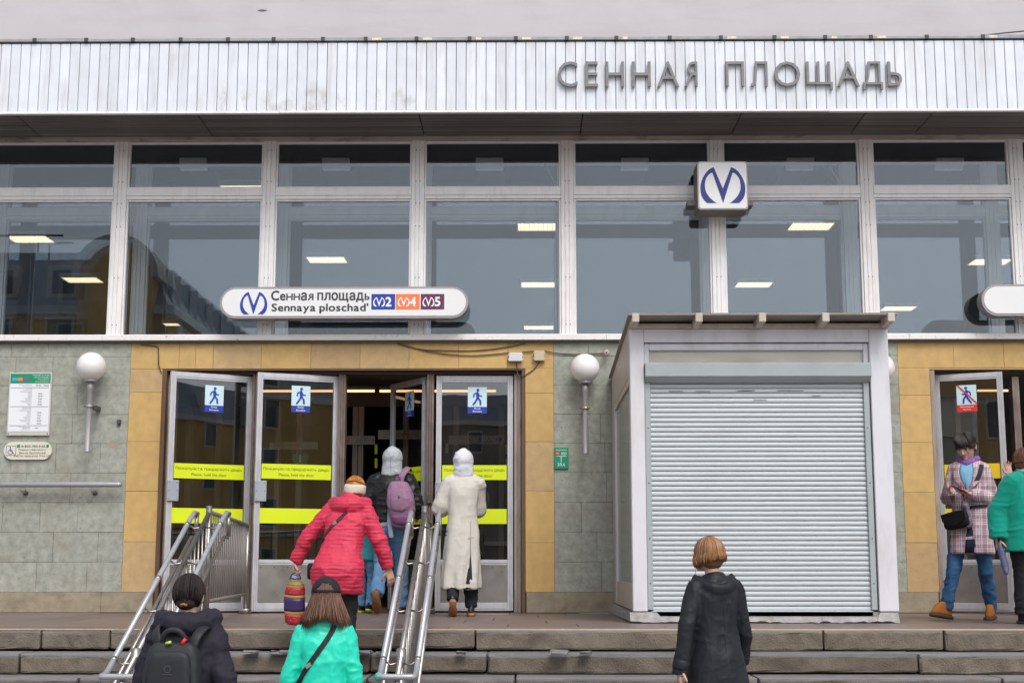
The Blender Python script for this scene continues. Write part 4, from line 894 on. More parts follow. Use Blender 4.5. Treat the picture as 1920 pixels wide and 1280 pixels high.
# small relics on the wall
sk = thing('wall_socket', 'small dark metal stub fixed in the stone left of the yellow pilaster', 'bracket', (X(224, 791, 0), -0.02, Z(224, 791, 0)))
bm = bmesh.new(); add_box(bm, -0.02, 0.02, -0.02, 0.03, -0.02, 0.025, bev=.005); mk('stub', to_mesh(bm), dark_metal, sk, True)
bm = bmesh.new(); add_box(bm, -0.012, 0.014, -0.005, 0.025, -0.045, -0.021, bev=.004); mk('drip', to_mesh(bm), dark_metal, sk, True)
sp = thing('plaster_patch', 'pale round plaster patch in the stone below the wall lamp', 'patch', (X(213, 832, 0), 0, Z(213, 832, 0)))
bm = bmesh.new(); vs_ = [bm.verts.new((0.062 * math.cos(a) * random.uniform(.8, 1.15), -0.0035, 0.045 * math.sin(a) * random.uniform(.75, 1.2))) for a in [2 * math.pi * k / 18 for k in range(18)]]
q_ = bm.faces.new(vs_); e_ = bmesh.ops.extrude_face_region(bm, geom=[q_]); bmesh.ops.translate(bm, vec=(0, 0.02, 0), verts=[v for v in e_['geom'] if isinstance(v, bmesh.types.BMVert)])
mk('patch', to_mesh(bm), mat('patch_pale', (0.36, 0.30, 0.25), 0.9, bump=.3), sp, True)
# wall handrail at the left
wr = thing('wall_handrail', 'grey tube handrail on brackets along the left stone wall', 'handrail', (-5.3, -0.12, Z(100, 908, -.12)))
zr = Z(100, 908, -0.12); tube('rail_tube', [(-7.2, -0.12, zr), (X(222, 908, -.12), -0.12, zr), (X(228, 908, -.12), -0.12, zr)], [0.03, 0.03, 0.024], rail_paint, wr, n=16)
for px in (40, 171): x_ = X(px, 908, -.12); tube('bracket', [(x_, -0.12, zr - 0.02), (x_, -0.11, zr - 0.07), (x_ + 0.01, 0.0, zr - 0.085)], 0.012, rail_paint, wr, n=8, sub=3); bm = bmesh.new(); add_ell(bm, (x_ + .012, -0.006, zr - .085), (.03, .012, .03), u=12, v=8); mk('bracket_foot', to_mesh(bm, True), dark_metal, wr)

# ------------------------------------------------------------------ stair railings
bar_m = mat('fence_bars', (0.27, 0.245, 0.225), 0.55, metal=0.25, var=0.12)
def railing(label, xc, xe, half, cap=None):
    yT, zT = -3.95, 0.95; yB, zB = -6.05, -0.085
    o = thing('stair_railing', label, 'railing', (xc, -4.5, 0), 0, 'steel stair railings')
    sl = (zT - zB) / (yT - yB)
    def pt(yy, dz=0.0, dx=0.0): return (xc + dx, yy, zT + (yy - yT) * sl + dz)
    tube('centre_rail', [pt(yT, -0.01), pt(yB - 0.45, -0.02)], 0.0195, steel, o, n=14)
    tube('post', [(xc, yT, 0.0), (xc, yT, 1.0)], 0.026, steel, o, n=14); tube('post', [(xc, yB, GZ), (xc, yB, zB + 0.035)], 0.026, steel, o, n=14)
    bm = bmesh.new(); add_lathe(bm, (xc, yB, zB - 0.17), [(0.02, 0), (0.036, 0.2), (0.03, 0.2)], 16); mk('post_cap', to_mesh(bm, True), steel, o)
    tube('bottom_rail', [pt(yT, -0.80), pt(yB - 0.4, -0.80)], 0.02, steel, o, n=10)
    n = 16
    for k in range(n):
        yy = yT + (yB - yT) * (k + 0.6) / n; tube('baluster', [pt(yy, -0.80), pt(yy, -0.02)], 0.0085, steel, o, n=8)
    # paired side handrails joined by a loop at the foot
    for s in (-1, 1):
        dx = s * half
        pts = [(xc + dx, yT + 0.16, zT - 0.01), (xc + dx, yT + 0.06, zT - 0.005), pt(yT - 0.10, -0.02, dx), pt(yB - 0.05, -0.02, dx)]
        tube('side_handrail', pts, 0.0205, rail_paint, o, n=14)
        pts = [pt(yT - 0.02, -0.20, dx), pt(yB - 0.15, -0.20, dx)]
        tube('lower_handrail', [(xc + dx, yT + 0.12, zT - 0.21)] + pts, 0.015, steel, o, n=12)
        tube('handrail_drop', [(xc + dx, yT + 0.14, zT - 0.02), (xc + dx, yT + 0.15, zT - 0.20)], 0.018, steel, o, n=10)
        tube('handrail_elbow', [pt(yB - 0.05, -0.02, dx), pt(yB - 0.16, -0.02, dx), (xc + dx, yB - 0.24, zB - 0.125), (xc + dx, yB - 0.30, zB - 0.13)], 0.0205, rail_paint, o, n=14, sub=3)
        for yy in (yT - 0.18, (yT + yB) / 2, yB - 0.03):
            p = pt(yy, -0.02, dx); q = pt(yy - 0.03, -0.02, dx); e = Vector(q) - Vector(p)
            tube('joint_ring', [p, q], 0.0235, steel, o, n=14)
        for yy in (yT - 0.16, yT - 0.75, (yT + yB) / 2 - 0.4, yB - 0.02):
            tube('rail_bracket', [pt(yy, -0.05, 0), pt(yy, -0.065, dx * 0.6), pt(yy, -0.03, dx)], 0.0075, steel, o, n=8)
            bm = bmesh.new(); add_ell(bm, pt(yy, -0.05, 0), (.018, .02, .018), u=10, v=6); mk('bracket_boss', to_mesh(bm, True), steel, o)
    zl = zB - 0.13; yl = yB - 0.30
    tube('loop_end', [(xc - half, yl + 0.005, zl), (xc - half * 0.96, yl - 0.035, zl), (xc - half * 0.75, yl - 0.05, zl), (xc + half * 0.75, yl - 0.05, zl), (xc + half * 0.96, yl - 0.035, zl), (xc + half, yl + 0.005, zl)], 0.0205, rail_paint, o, n=14, sub=3)
    if cap:
        bm = bmesh.new(); add_ell(bm, (xc - half * .98, yl - .035, zl), (.03, .03, .03), u=12, v=8); mk('end_cap', to_mesh(bm, True), cap, o)
    # level fence from the head of the stairs to the door post
    yE = -0.28; yS = yT
    def fp(t, z): return (xc + (xe - xc) * t, yS + (yE - yS) * t, z)
    tube('fence_rail', [fp(0, zT), fp(1, zT)], 0.020, bar_m, o, n=12); tube('fence_rail', [fp(0, 0.21), fp(1, 0.21)], 0.017, bar_m, o, n=12)
    nb = 21
    for k in range(1, nb): tube('baluster', [fp(k / nb, 0.21), fp(k / nb, zT)], 0.0075, bar_m, o, n=8)
    p = fp(1, 0); tube('post', [(p[0], p[1], 0), (p[0], p[1], zT + 0.01)], 0.024, steel, o, n=12); bm = bmesh.new(); add_lathe(bm, (p[0], p[1], 0), [(0.065, 0), (0.065, 0.05), (0.06, 0.055)], 20); mk('post_foot', to_mesh(bm, True), steel, o)
railing('steel stair railing with fence at the left, beside the backpack wearer', -2.66, X(463, 1050, -.28), 0.135)
railing('steel stair railing in the middle, ending behind the purple backpack', -0.855, X(806, 1050, -.28), 0.118, cap=mat('cap_teal', (0.08, 0.42, 0.35), 0.5, var=0))

# ------------------------------------------------------------------ kiosk with roller shutter
KY = -2.92
def kx(p, q=900, y=KY): return X(p, q, y)
def kz(p, y=KY, x=1420): return Z(x, p, y)
KX0, KX1 = kx(1184), kx(1676); KT = kz(616)
ko = thing('kiosk', 'closed white kiosk with a lowered roller shutter built against the station wall', 'kiosk', ((KX0 + KX1) / 2, KY, 0))
pw_ = kx(1209) - kx(1182)
zp = kz(1146)
box('corner_post', KX0, KX0 + pw_, KY, KY + 0.13, zp, KT, kiosk_white, ko, bev=0.006); box('corner_post', KX1 - kx(1680) + kx(1644), KX1, KY, KY + 0.13, zp, KT, kiosk_white, ko, bev=0.006)
xi0 = KX0 + pw_ + 0.001; xi1 = KX1 - kx(1680) + kx(1644) - 0.001
box('header_beam', xi0, xi1, KY + 0.003, KY + 0.12, kz(641), KT - 0.001, kiosk_white, ko, bev=0.004)
bm = bmesh.new(); fi = kx(1219) - kx(1209)
za, zb_ = kz(683), kz(642)
add_box(bm, xi0, xi0 + fi, KY + 0.04, KY + 0.10, za, zb_, bev=.006); add_box(bm, xi1 - fi, xi1, KY + 0.04, KY + 0.10, za, zb_, bev=.006); add_box(bm, xi0 + fi, xi1 - fi, KY + 0.04, KY + 0.10, kz(655), zb_ - .001, bev=.006)
mk('panel_frame', to_mesh(bm), kiosk_white, ko)
box('cream_panel', xi0 + fi, xi1 - fi, KY + 0.075, KY + 0.095, za, kz(655), kiosk_cream, ko)
# shutter housing with sloping underside
zs1, zs0, zs2 = kz(681), kz(706), kz(719)
bm = bmesh.new(); xa, xb = xi0 + 0.005, xi1 - 0.003; yb0 = KY - 0.06
prof = [(yb0 + 0.01, zs1), (yb0, zs1 - 0.012), (yb0, zs0), (KY + 0.075, zs2 - 0.03), (KY + 0.1, zs2 - 0.03), (KY + 0.1, zs1)]
prof = [(yb0 + 0.012, zs1), (yb0, zs1 - 0.012), (yb0, zs0), (yb0 + 0.09, zs0 - 0.055), (KY + 0.1, zs0 - 0.055), (KY + 0.1, zs1)]
A = [bm.verts.new((xa, a, b)) for a, b in prof]; B = [bm.verts.new((xb, a, b)) for a, b in prof]; bm.faces.new(A); bm.faces.new(B[::-1])
for k in range(6): bm.faces.new((A[k], A[(k + 1) % 6], B[(k + 1) % 6], B[k]))
mk('shutter_box', to_mesh(bm), shutter_box_m, ko)
zsh1 = zs0 - 0.056; zsh0 = kz(1155)
gw = kx(1222) - kx(1211)
for a, b in ((xi0 + 0.003, xi0 + gw), (xi1 - gw - 0.01, xi1 - 0.012)):
    g_ = box('guide_rail', a, b, KY + 0.02, KY + 0.09, kz(1143), zsh1, shutter_box_m, ko, bev=.003)
    bm = bmesh.new()
    for zz_ in (0.35, 0.75, 1.25, 1.75): add_ell(bm, ((a + b) / 2, KY + 0.02, zz_), (.007, .003, .007), u=8, v=5)
    mk('rail_screw', to_mesh(bm), screw_m, g_)['kind'] = 'stuff'
sx0, sx1 = xi0 + gw + 0.001, xi1 - gw - 0.011
NS = 47; sh = (zsh1 - zsh0) / NS
sm = None
for k in range(NS):
    z0 = zsh0 + k * sh
    if sm is None:
        bm = bmesh.new(); n = 6
        prof = [(KY + 0.075, 0.0), (KY + 0.052, 0.0008)] + [(KY + 0.052 - 0.0055 * math.sin(math.pi * (0.08 + 0.92 * t / n) ** 0.8), 0.004 + (sh - 0.010) * t / n) for t in range(n + 1)] + [(KY + 0.06, sh - 0.0035), (KY + 0.062, sh - 0.0012), (KY + 0.075, sh - 0.001)]
        A = [bm.verts.new((sx0, a, b)) for a, b in prof]; B = [bm.verts.new((sx1, a, b)) for a, b in prof]; N_ = len(prof)
        bm.faces.new(A); bm.faces.new(B[::-1])
        for q in range(N_): bm.faces.new((A[q], A[(q + 1) % N_], B[(q + 1) % N_], B[q]))
        sm = to_mesh(bm)
    mk('shutter_slat', sm, shutter_m, ko, loc=(0, random.uniform(-.0012, .0012), z0))
for k in range(9):
    a_ = random.uniform(sx0 + .05, sx1 - .4); w_ = random.uniform(.05, .16); z_ = zsh1 - sh * random.choice((1.6, 1.6, 2.5, 3.5)) + random.uniform(-.004, .004); box('scuff_mark', a_, a_ + w_, KY + 0.0405, KY + 0.043, z_, z_ + random.uniform(.003, .006), mat('scuff%d' % k, (.12, .12, .125), .8, var=.3, vscale=60), ko)
box('bottom_bar', sx0 - 0.02, sx1 + 0.015, KY + 0.03, KY + 0.07, zsh0 - 0.002, zsh0 + 0.05, shutter_m, ko, bev=.004)
# side walls
for xs, s in ((KX0, 1), (KX1, -1)):
    a, b = (xs + 0.004, xs + 0.06) if s > 0 else (xs - 0.06, xs - 0.004)
    zt1, zt0 = kz(700) , kz(1135)
    box('side_panel', a, b, KY + 0.131, -0.04, zt1, KT, kiosk_beige, ko)
    box('side_post', a - 0.002 * s, b, -0.45, -0.03, 0.11, zt1 - .001, kiosk_beige, ko, bev=.004)
    box('side_frame', a, b, KY + 0.131, KY + 0.20, 0.11, zt1 - .001, kiosk_beige, ko); box('side_frame', a, b, -0.52, -0.451, 0.11, zt1 - .001, kiosk_white, ko)
    box('side_window', a + 0.02, b - 0.02, KY + 0.2, -0.52, 0.35, zt1 - .07, mat('kiosk_pane' + str(s), (0.30, 0.31, 0.28), 0.15, var=0.05), ko); box('side_frame', a + .003, b - .003, KY + .2, -.52, zt1 - .07, zt1 - .001, kiosk_beige, ko); box('side_frame', a + .003, b - .003, KY + .2, -.52, 0.11, 0.35, kiosk_beige, ko)
# roof: edge beam, sloping sheet, rafters whose ends stick out
ze = kz(616); zr0 = ze
box('eaves_beam', KX0 - 0.005, KX1 + 0.005, KY - 0.02, KY + 0.06, ze + 0.001, kz(606, KY - .02), kiosk_beam, ko, bev=.004)
def rz(yy): return kz(606, KY - .02) - 0.025 + (KY - yy) * 0.05
yo = KY - 0.30
bm = bmesh.new(); q = [bm.verts.new(p) for p in ((KX0 - .03, yo + .03, rz(yo) + .045), (KX1 + .03, yo + .03, rz(yo) + .045), (KX1 + .03, -0.03, rz(0) + .045), (KX0 - .03, -0.03, rz(0) + .045))]
q2 = [bm.verts.new(v.co + Vector((0, 0, 0.018))) for v in q]; bm.faces.new(q); bm.faces.new(q2[::-1])
for k in range(4): bm.faces.new((q[k], q[(k + 1) % 4], q2[(k + 1) % 4], q2[k]))
mk('roof_sheet', to_mesh(bm), roof_sheet, ko)
rx = [kx(p, 600, yo) for p in (1192, 1311, 1430, 1549, 1672)]
for k, xr in enumerate(rx):
    bm = bmesh.new(); add_box(bm, xr - 0.032, xr + 0.032, yo, -0.05, -0.022, 0.058, bev=.004)
    for v in bm.verts: v.co.z += rz(v.co.y)
    mk('rafter', to_mesh(bm), kiosk_beam, ko)
box('rear_body', KX0 + 0.065, KX1 - 0.065, KY + 0.14, -0.05, 0.1, KT - .02, dark_gap, ko)
# ragged sheet base
bm = bmesh.new(); n = 60; top = []; bot = []
for k in range(n + 1):
    x_ = KX0 - 0.03 + (KX1 - KX0 + 0.02) * k / n; top.append(bm.verts.new((x_, KY + 0.005, zp - 0.006 if (k < 7 or k > n - 5) else zsh0 - 0.004))); bot.append(bm.verts.new((x_, KY - 0.045 - random.uniform(0, .015), random.uniform(0.002, 0.022))))
for k in range(n): bm.faces.new((bot[k], bot[k + 1], top[k + 1], top[k]))
t0 = bm.verts.new((KX0 - .03, -0.05, zp + .02)); b0 = bm.verts.new((KX0 - .05, -0.05, 0.002)); bm.faces.new((b0, bot[0], top[0], t0))
mk('base_flashing', to_mesh(bm), plinth_metal, ko)
box('base_block', KX0 + 0.0, KX1 - 0.0, KY + 0.03, -0.05, 0.0, 0.099, plinth_metal, ko)

# ------------------------------------------------------------------ buildings across the square (seen mirrored in the glass)
b_yellow = mat('ochre_render', (0.72, 0.44, 0.15), 0.85, var=0.1, vscale=0.3, stain=(0.28, 0.16, 0.07), stain_amt=0.4, stain_scale=(.3, .3, .1))
b_roof = mat('mansard_metal', (0.33, 0.36, 0.41), 0.5, var=0.1, vscale=0.4)
b_trim = mat('stone_trim', (0.66, 0.64, 0.60), 0.8, var=0.08)
b_glass = mat('far_glass', (0.06, 0.07, 0.085), 0.15, var=0.1)
b_grey = mat('grey_render', (0.30, 0.27, 0.23), 0.85, var=0.1, vscale=.3)
def far_window(parent, x, y, z, w, h, face):
    if face == 'n': f = box('window', x - w / 2 - .15, x + w / 2 + .15, y, y + .12, z - .15, z + h + .15, b_trim, parent); box('pane', x - w / 2, x + w / 2, y + .1, y + .14, z, z + h, b_glass, f)
    else: f = box('window', x, x + .12, y - w / 2 - .15, y + w / 2 + .15, z - .15, z + h + .15, b_trim, parent); box('pane', x + .1, x + .14, y - w / 2, y + w / 2, z, z + h, b_glass, f)
def far_building(label, x0, x1, y0, y1, h, hm, wallm, floors, stepx, sidewin):
    o = thing('far_building', label, 'building', ((x0 + x1) / 2, (y0 + y1) / 2, GZ))
    box('wall', x0, x1, y0, y1, GZ, h, wallm, o)
    for zc in (GZ + 4.2, h - 0.5): box('cornice', x0 - .4, x1 + .4, y0, y1 + .4, zc, zc + .45, b_trim, o)
    bm = bmesh.new(); i = 1.6; a = [bm.verts.new(p) for p in ((x0, y0, h), (x1, y0, h), (x1, y1, h), (x0, y1, h))]; b = [bm.verts.new(p) for p in ((x0 + i, y0 + i, h + hm), (x1 - i, y0 + i, h + hm), (x1 - i, y1 - i, h + hm), (x0 + i, y1 - i, h + hm))]
    for k in range(4): bm.faces.new((a[k], a[(k + 1) % 4], b[(k + 1) % 4], b[k]))
    bm.faces.new(b); rf = mk('roof', to_mesh(bm), b_roof, o)
    x = x0 + stepx * .6
    while x < x1 - 1:
        for f in range(floors): far_window(o, x, y1, GZ + 1.2 + f * (h - GZ) / floors, 1.3, 2.0, 'n')
        box('dormer', x - .9, x + .9, y1 - 1.5, y1 - .2, h + .5, h + 2.3, b_trim, rf); box('dormer_pane', x - .6, x + .6, y1 - .22, y1 - .16, h + .7, h + 2.0, b_glass, rf)
        x += stepx
    if sidewin:
        y = y1 - 2.5
        while y > y0 + 1:
            for f in range(floors): far_window(o, x1, y, GZ + 1.2 + f * (h - GZ) / floors, 1.3, 2.0, 'e')
            box('dormer', x1 - 1.5, x1 - .2, y - .9, y + .9, h + .5, h + 2.3, b_roof, rf); y -= 4.2
    return o, rf
A_, rf = far_building('ochre house with a dark mansard roof mirrored in the leftmost windows', -58, -19.5, -125, -60, 14.6, 3.3, b_yellow, 4, 3.4, True)
bm = bmesh.new(); add_poly(bm, [(-24.2, 10.0)] + [(-22.2 + 2.0 * math.cos(R(180 - k * 15)), 16.0 + 2.0 * math.sin(R(180 - k * 15))) for k in range(13)] + [(-20.2, 10.0)], -62.0, -59.2); mk('arched_gable', to_mesh(bm), b_yellow, A_)
bm = bmesh.new(); ring = [[(-22.2 + r * math.cos(R(180 - k * 15)), 16.0 + r * math.sin(R(180 - k * 15))) for k in range(13)] for r in (1.95, 2.35)]
add_poly(bm, ring[0] + ring[1][::-1], -61, -58.9); mk('gable_moulding', to_mesh(bm), b_trim, A_)
for k in range(12): box('roof_rail', -56 + k * 2.6, -55.92 + k * 2.6, -61.7, -61.6, 17.8, 18.9, dark_metal, rf)
box('roof_rail', -56, -26, -61.7, -61.62, 18.85, 18.95, dark_metal, rf)
far_building('ochre house at the far right of the square, mirrored in the ajar doors', 42, 330, -112, -78, 14.0, 3.0, b_yellow, 4, 7.0, False)
far_building('long grey house row across the square, mirrored in the doors', -18, 75, -175, -140, 16.5, 3.0, b_grey, 4, 4.5, False)
# ------------------------------------------------------------------ people: generators
def vnoise(P, seed=0):
    P = np.asarray(P, float); i = np.floor(P).astype(np.int64); f = P - i; u = f * f * (3 - 2 * f)
    def h(a, b, c):
        n = (a * 374761393 + b * 668265263 + c * 2147483647 + seed * 974634777) & 0xFFFFFFFF
        n = ((n ^ (n >> 13)) * 1274126177) & 0xFFFFFFFF
        return ((n ^ (n >> 16)) & 0xFFFF) / 32767.5 - 1.0
    r = 0
    for dx in (0, 1):
        for dy in (0, 1):
            for dz in (0, 1):
                w = (u[:, 0] if dx else 1 - u[:, 0]) * (u[:, 1] if dy else 1 - u[:, 1]) * (u[:, 2] if dz else 1 - u[:, 2])
                r = r + w * h(i[:, 0] + dx, i[:, 1] + dy, i[:, 2] + dz)
    return r
def remesh(bm, voxel, smooth=4, factor=0.5):
    me = bpy.data.meshes.new('r'); bmesh.ops.recalc_face_normals(bm, faces=bm.faces[:]); bm.to_mesh(me); bm.free()
    o = bpy.data.objects.new('r', me); tmp_scene.collection.objects.link(o)
    md = o.modifiers.new('v', 'REMESH'); md.mode = 'VOXEL'; md.voxel_size = voxel; md.use_smooth_shade = True
    if smooth: ms = o.modifiers.new('s', 'SMOOTH'); ms.iterations = smooth; ms.factor = factor
    tmp_scene.view_layers[0].update(); dg = tmp_scene.view_layers[0].depsgraph
    out = bpy.data.meshes.new_from_object(o.evaluated_get(dg)); bpy.data.objects.remove(o); bpy.data.meshes.remove(me)
    return out
def displace(me, fn):
    n = len(me.vertices); co = np.empty(n * 3); me.vertices.foreach_get('co', co); co = co.reshape(-1, 3)
    no = np.empty(n * 3); me.vertices.foreach_get('normal', no); no = no.reshape(-1, 3)
    co = co + no * fn(co)[:, None]; me.vertices.foreach_set('co', co.ravel()); me.update(); return me
def folds(amp=0.006, sc=(9, 9, 14), seed=0, fine=0.35):
    """crumpled cloth: ridged noise, stretched, plus a finer layer"""
    def f(P):
        Q = P + 0.05 * np.stack([vnoise(P * 4 + 5, seed + 3), vnoise(P * 4 + 9, seed + 4), vnoise(P * 4, seed + 5)], 1)
        a = 2.2 * (1 - np.abs(vnoise(Q * np.array(sc), seed))) ** 3 - 0.9; b = 2.2 * (1 - np.abs(vnoise(Q * np.array(sc) * 2.1 + 7, seed + 1))) ** 3 - 0.9
        return amp * (a * 0.8 + b * fine)
    return f
def ring(bm, z, hw, hd, cx=0, cy=0, n=28, e=2.4, tilt=0.0, yaw=0.0):
    out = []
    for k in range(n):
        t = 2 * math.pi * k / n; c, s = math.cos(t), math.sin(t)
        x = math.copysign(abs(c) ** (2 / e), c) * hw; y = math.copysign(abs(s) ** (2 / e), s) * hd
        xr = x * math.cos(yaw) - y * math.sin(yaw); yr = x * math.sin(yaw) + y * math.cos(yaw)
        out.append(bm.verts.new((cx + xr, cy + yr, z + tilt * yr)))
    return out
def loft(bm, rings, sub=3, n=28, e=2.4, tilt=0.0):
    """rings: (z, half width, half depth, cx, cy[, yaw])"""
    full = [np.array(tuple(r) + (0,) * (6 - len(r)), float) for r in rings]
    bridge(bm, [ring(bm, r[0], max(r[1], .002), max(r[2], .002), r[3], r[4], n, e, tilt, r[5]) for r in smooth_path(full, sub)])
def frame_of(d, up=(0, 0, 1)):
    d = Vector(d).normalized(); u = Vector(up); u = (u - u.dot(d) * d)
    if u.length < 1e-4: u = Vector((0, 1, 0)) - d * d.y
    u.normalize(); s = d.cross(u); return d, u, s
def add_hand(bm, w, d, palm, side, curl=0.5, spread=0.25, scale=1.0):
    """w wrist, d pointing to the fingers, palm = direction the palm faces, side = +1/-1 which way the thumb leaves"""
    d, p, s = frame_of(d, palm); w = Vector(w); k = scale
    s = s * side
    c = w + d * 0.05 * k
    add_tube(bm, [w - d * 0.02 * k, w + d * 0.03 * k, w + d * 0.09 * k], [(0.022 * k, 0.017 * k), (0.036 * k, 0.016 * k), (0.038 * k, 0.013 * k)], n=12, ref=tuple(p))
    L = (0.070, 0.080, 0.075, 0.058)
    for i in range(4):
        b = w + d * 0.085 * k + s * (0.028 - 0.0185 * i) * k; dirn = (d + s * spread * (0.35 - 0.23 * i)).normalized(); pts = [b - d * 0.01 * k, b]; a = 0
        for q in range(3):
            a += curl * (0.75, 0.95, 0.6)[q]; dd = dirn * math.cos(a) + p * math.sin(a); b = b + dd * L[i] * k * (0.42, 0.33, 0.25)[q]; pts.append(b)
        add_tube(bm, [tuple(q) for q in pts], [0.009 * k, 0.0092 * k, 0.0085 * k, 0.0078 * k, 0.006 * k], n=8, ref=tuple(p))
    b = w + d * 0.025 * k + s * 0.028 * k; t1 = (d * 0.6 + s * 0.75 + p * 0.35).normalized(); t2 = (d * 0.85 + s * 0.35 + p * (0.3 + curl * 0.4)).normalized()
    add_tube(bm, [tuple(b - t1 * 0.015 * k), tuple(b + t1 * 0.035 * k), tuple(b + t1 * 0.035 * k + t2 * 0.028 * k), tuple(b + t1 * 0.035 * k + t2 * 0.05 * k)], [0.012 * k, 0.0115 * k, 0.01 * k, 0.007 * k], n=8)
def head_rot(yaw=0, pitch=0, roll=0): return Euler((pitch, roll, yaw), 'XYZ').to_matrix()
def add_head(bm, c, Rm):
    c = Vector(c)
    def E(o, r, rot=None, u=18, v=12): add_ell(bm, c + Rm @ Vector(o), r, Rm if rot is None else Rm @ rot, u, v)
    E((0, -0.012, 0.022), (0.077, 0.094, 0.090)); E((0, 0.030, -0.030), (0.062, 0.066, 0.078)); E((0, 0.052, -0.072), (0.040, 0.040, 0.036)); E((0, 0.085, -0.088), (0.019, 0.016, 0.016))
    E((0, 0.082, 0.02), (0.050, 0.016, 0.012))
    E((0, 0.099, -0.014), (0.0085, 0.014, 0.026), Matrix.Rotation(0.28, 3, 'X')); E((0, 0.107, -0.030), (0.012, 0.013, 0.009)); E((0.011, 0.098, -0.033), (0.007, 0.009, 0.006)); E((-0.011, 0.098, -0.033), (0.007, 0.009, 0.006))
    for s in (-1, 1):
        E((s * 0.040, 0.070, -0.022), (0.020, 0.016, 0.018)); E((s * 0.078, -0.012, -0.012), (0.010, 0.019, 0.032), Matrix.Rotation(-0.25, 3, 'X')); E((s * 0.083, -0.018, 0.0), (0.007, 0.016, 0.018))
    E((0, 0.086, -0.060), (0.022, 0.012, 0.011))
def face_parts(root, c, Rm, lips=(0.45, 0.14, 0.13), brow=(0.05, 0.035, 0.03)):
    c = Vector(c); lm = mat('lips', lips, 0.4, var=0); bmm = mat('brow', brow, 0.7, var=0); em = MATS.get('eye_white') or mat('eye_white', (0.7, 0.68, 0.66), 0.2, var=0); im = MATS.get('eye_iris') or mat('eye_iris', (0.04, 0.025, 0.015), 0.2, var=0)
    def P(n, o, r, m, rot=None):
        bm = bmesh.new(); add_ell(bm, c + Rm @ Vector(o), r, Rm if rot is None else Rm @ rot, 12, 8); return mk(n, to_mesh(bm, True), m, root, True)
    for s in (-1, 1):
        e = P('eye', (s * 0.031, 0.0825, -0.002), (0.0135, 0.008, 0.0058), em); bm = bmesh.new(); add_ell(bm, c + Rm @ Vector((s * 0.031, 0.0885, -0.002)), (0.0055, 0.003, 0.0055), Rm, 10, 6); mk('iris', to_mesh(bm, True), im, e, True)
        P('eyelid', (s * 0.031, 0.0845, 0.0035), (0.0155, 0.0085, 0.0028), bmm); P('eyebrow', (s * 0.033, 0.0915, 0.017), (0.018, 0.005, 0.0032), bmm, Matrix.Rotation(s * -0.12, 3, 'Y'))
    P('upper_lip', (0, 0.0975, -0.0575), (0.020, 0.006, 0.0042), lm); P('lower_lip', (0, 0.0975, -0.0645), (0.017, 0.0065, 0.0048), lm)
def strands(bm, paths, w=0.004):
    """each path a thin three-sided strand, pointed at its end"""
    for P in paths:
        m = len(P); rad = [w * (0.8 if i == 0 else 1.0 if i < m - 1 else 0.25) for i in range(m)]
        add_tube(bm, P, rad, n=3, ref=(0.2, 0.9, 0.3))
def hair_cap(c, Rm, n, pole, z_stop, drop, radii=(0.088, 0.105, 0.103), off=(0, -0.010, 0.024), face=55, jitter=0.006, curl=0.0, rnd=None, flare=0.0):
    """strands from a parting point over an ellipsoid round the skull, then falling straight down by drop(azimuth)"""
    rnd = rnd or random; c = Vector(c); out = []
    for k in range(n):
        az = rnd.uniform(-180, 180)
        if abs(az) < face: az = math.copysign(rnd.uniform(face, face + 25), az)
        a = R(az); rr = Vector(radii) * rnd.uniform(0.97, 1.05); pts = []
        m = 8
        for i in range(m):
            th = R(pole + (z_stop - pole) * (i / (m - 1)))
            v = Vector((math.sin(th) * math.sin(a) * rr.x, math.sin(th) * math.cos(a) * rr.y, math.cos(th) * rr.z)) + Vector(off)
            pts.append(c + Rm @ v)
        D = drop(az) * rnd.uniform(0.9, 1.06)
        if D > 0:
            e = pts[-1]; o2 = Vector((e.x - c.x, e.y - c.y, 0)); o2 = o2.normalized() if o2.length else Vector((0, -1, 0)); j = Vector((rnd.uniform(-1, 1), rnd.uniform(-1, 1), 0)) * jitter
            for t in (0.25, 0.5, 0.75, 1.0): pts.append(e + Vector((0, 0, -D * t)) + j * t + o2 * (flare * t * D - curl * D * max(0, t - 0.4) ** 2))
        out.append([tuple(p) for p in pts])
    return out
skin_m = mat('skin', (0.55, 0.33, 0.24), 0.5, var=0.08, vscale=25); skin_p = mat('skin_pink', (0.58, 0.33, 0.26), 0.5, var=0.1, vscale=25)
for m_ in (skin_m, skin_p): m_.node_tree.nodes['Principled BSDF'].inputs['Subsurface Weight'].default_value = 0.12; m_.node_tree.nodes['Principled BSDF'].inputs['Subsurface Radius'].default_value = (0.01, 0.004, 0.002)
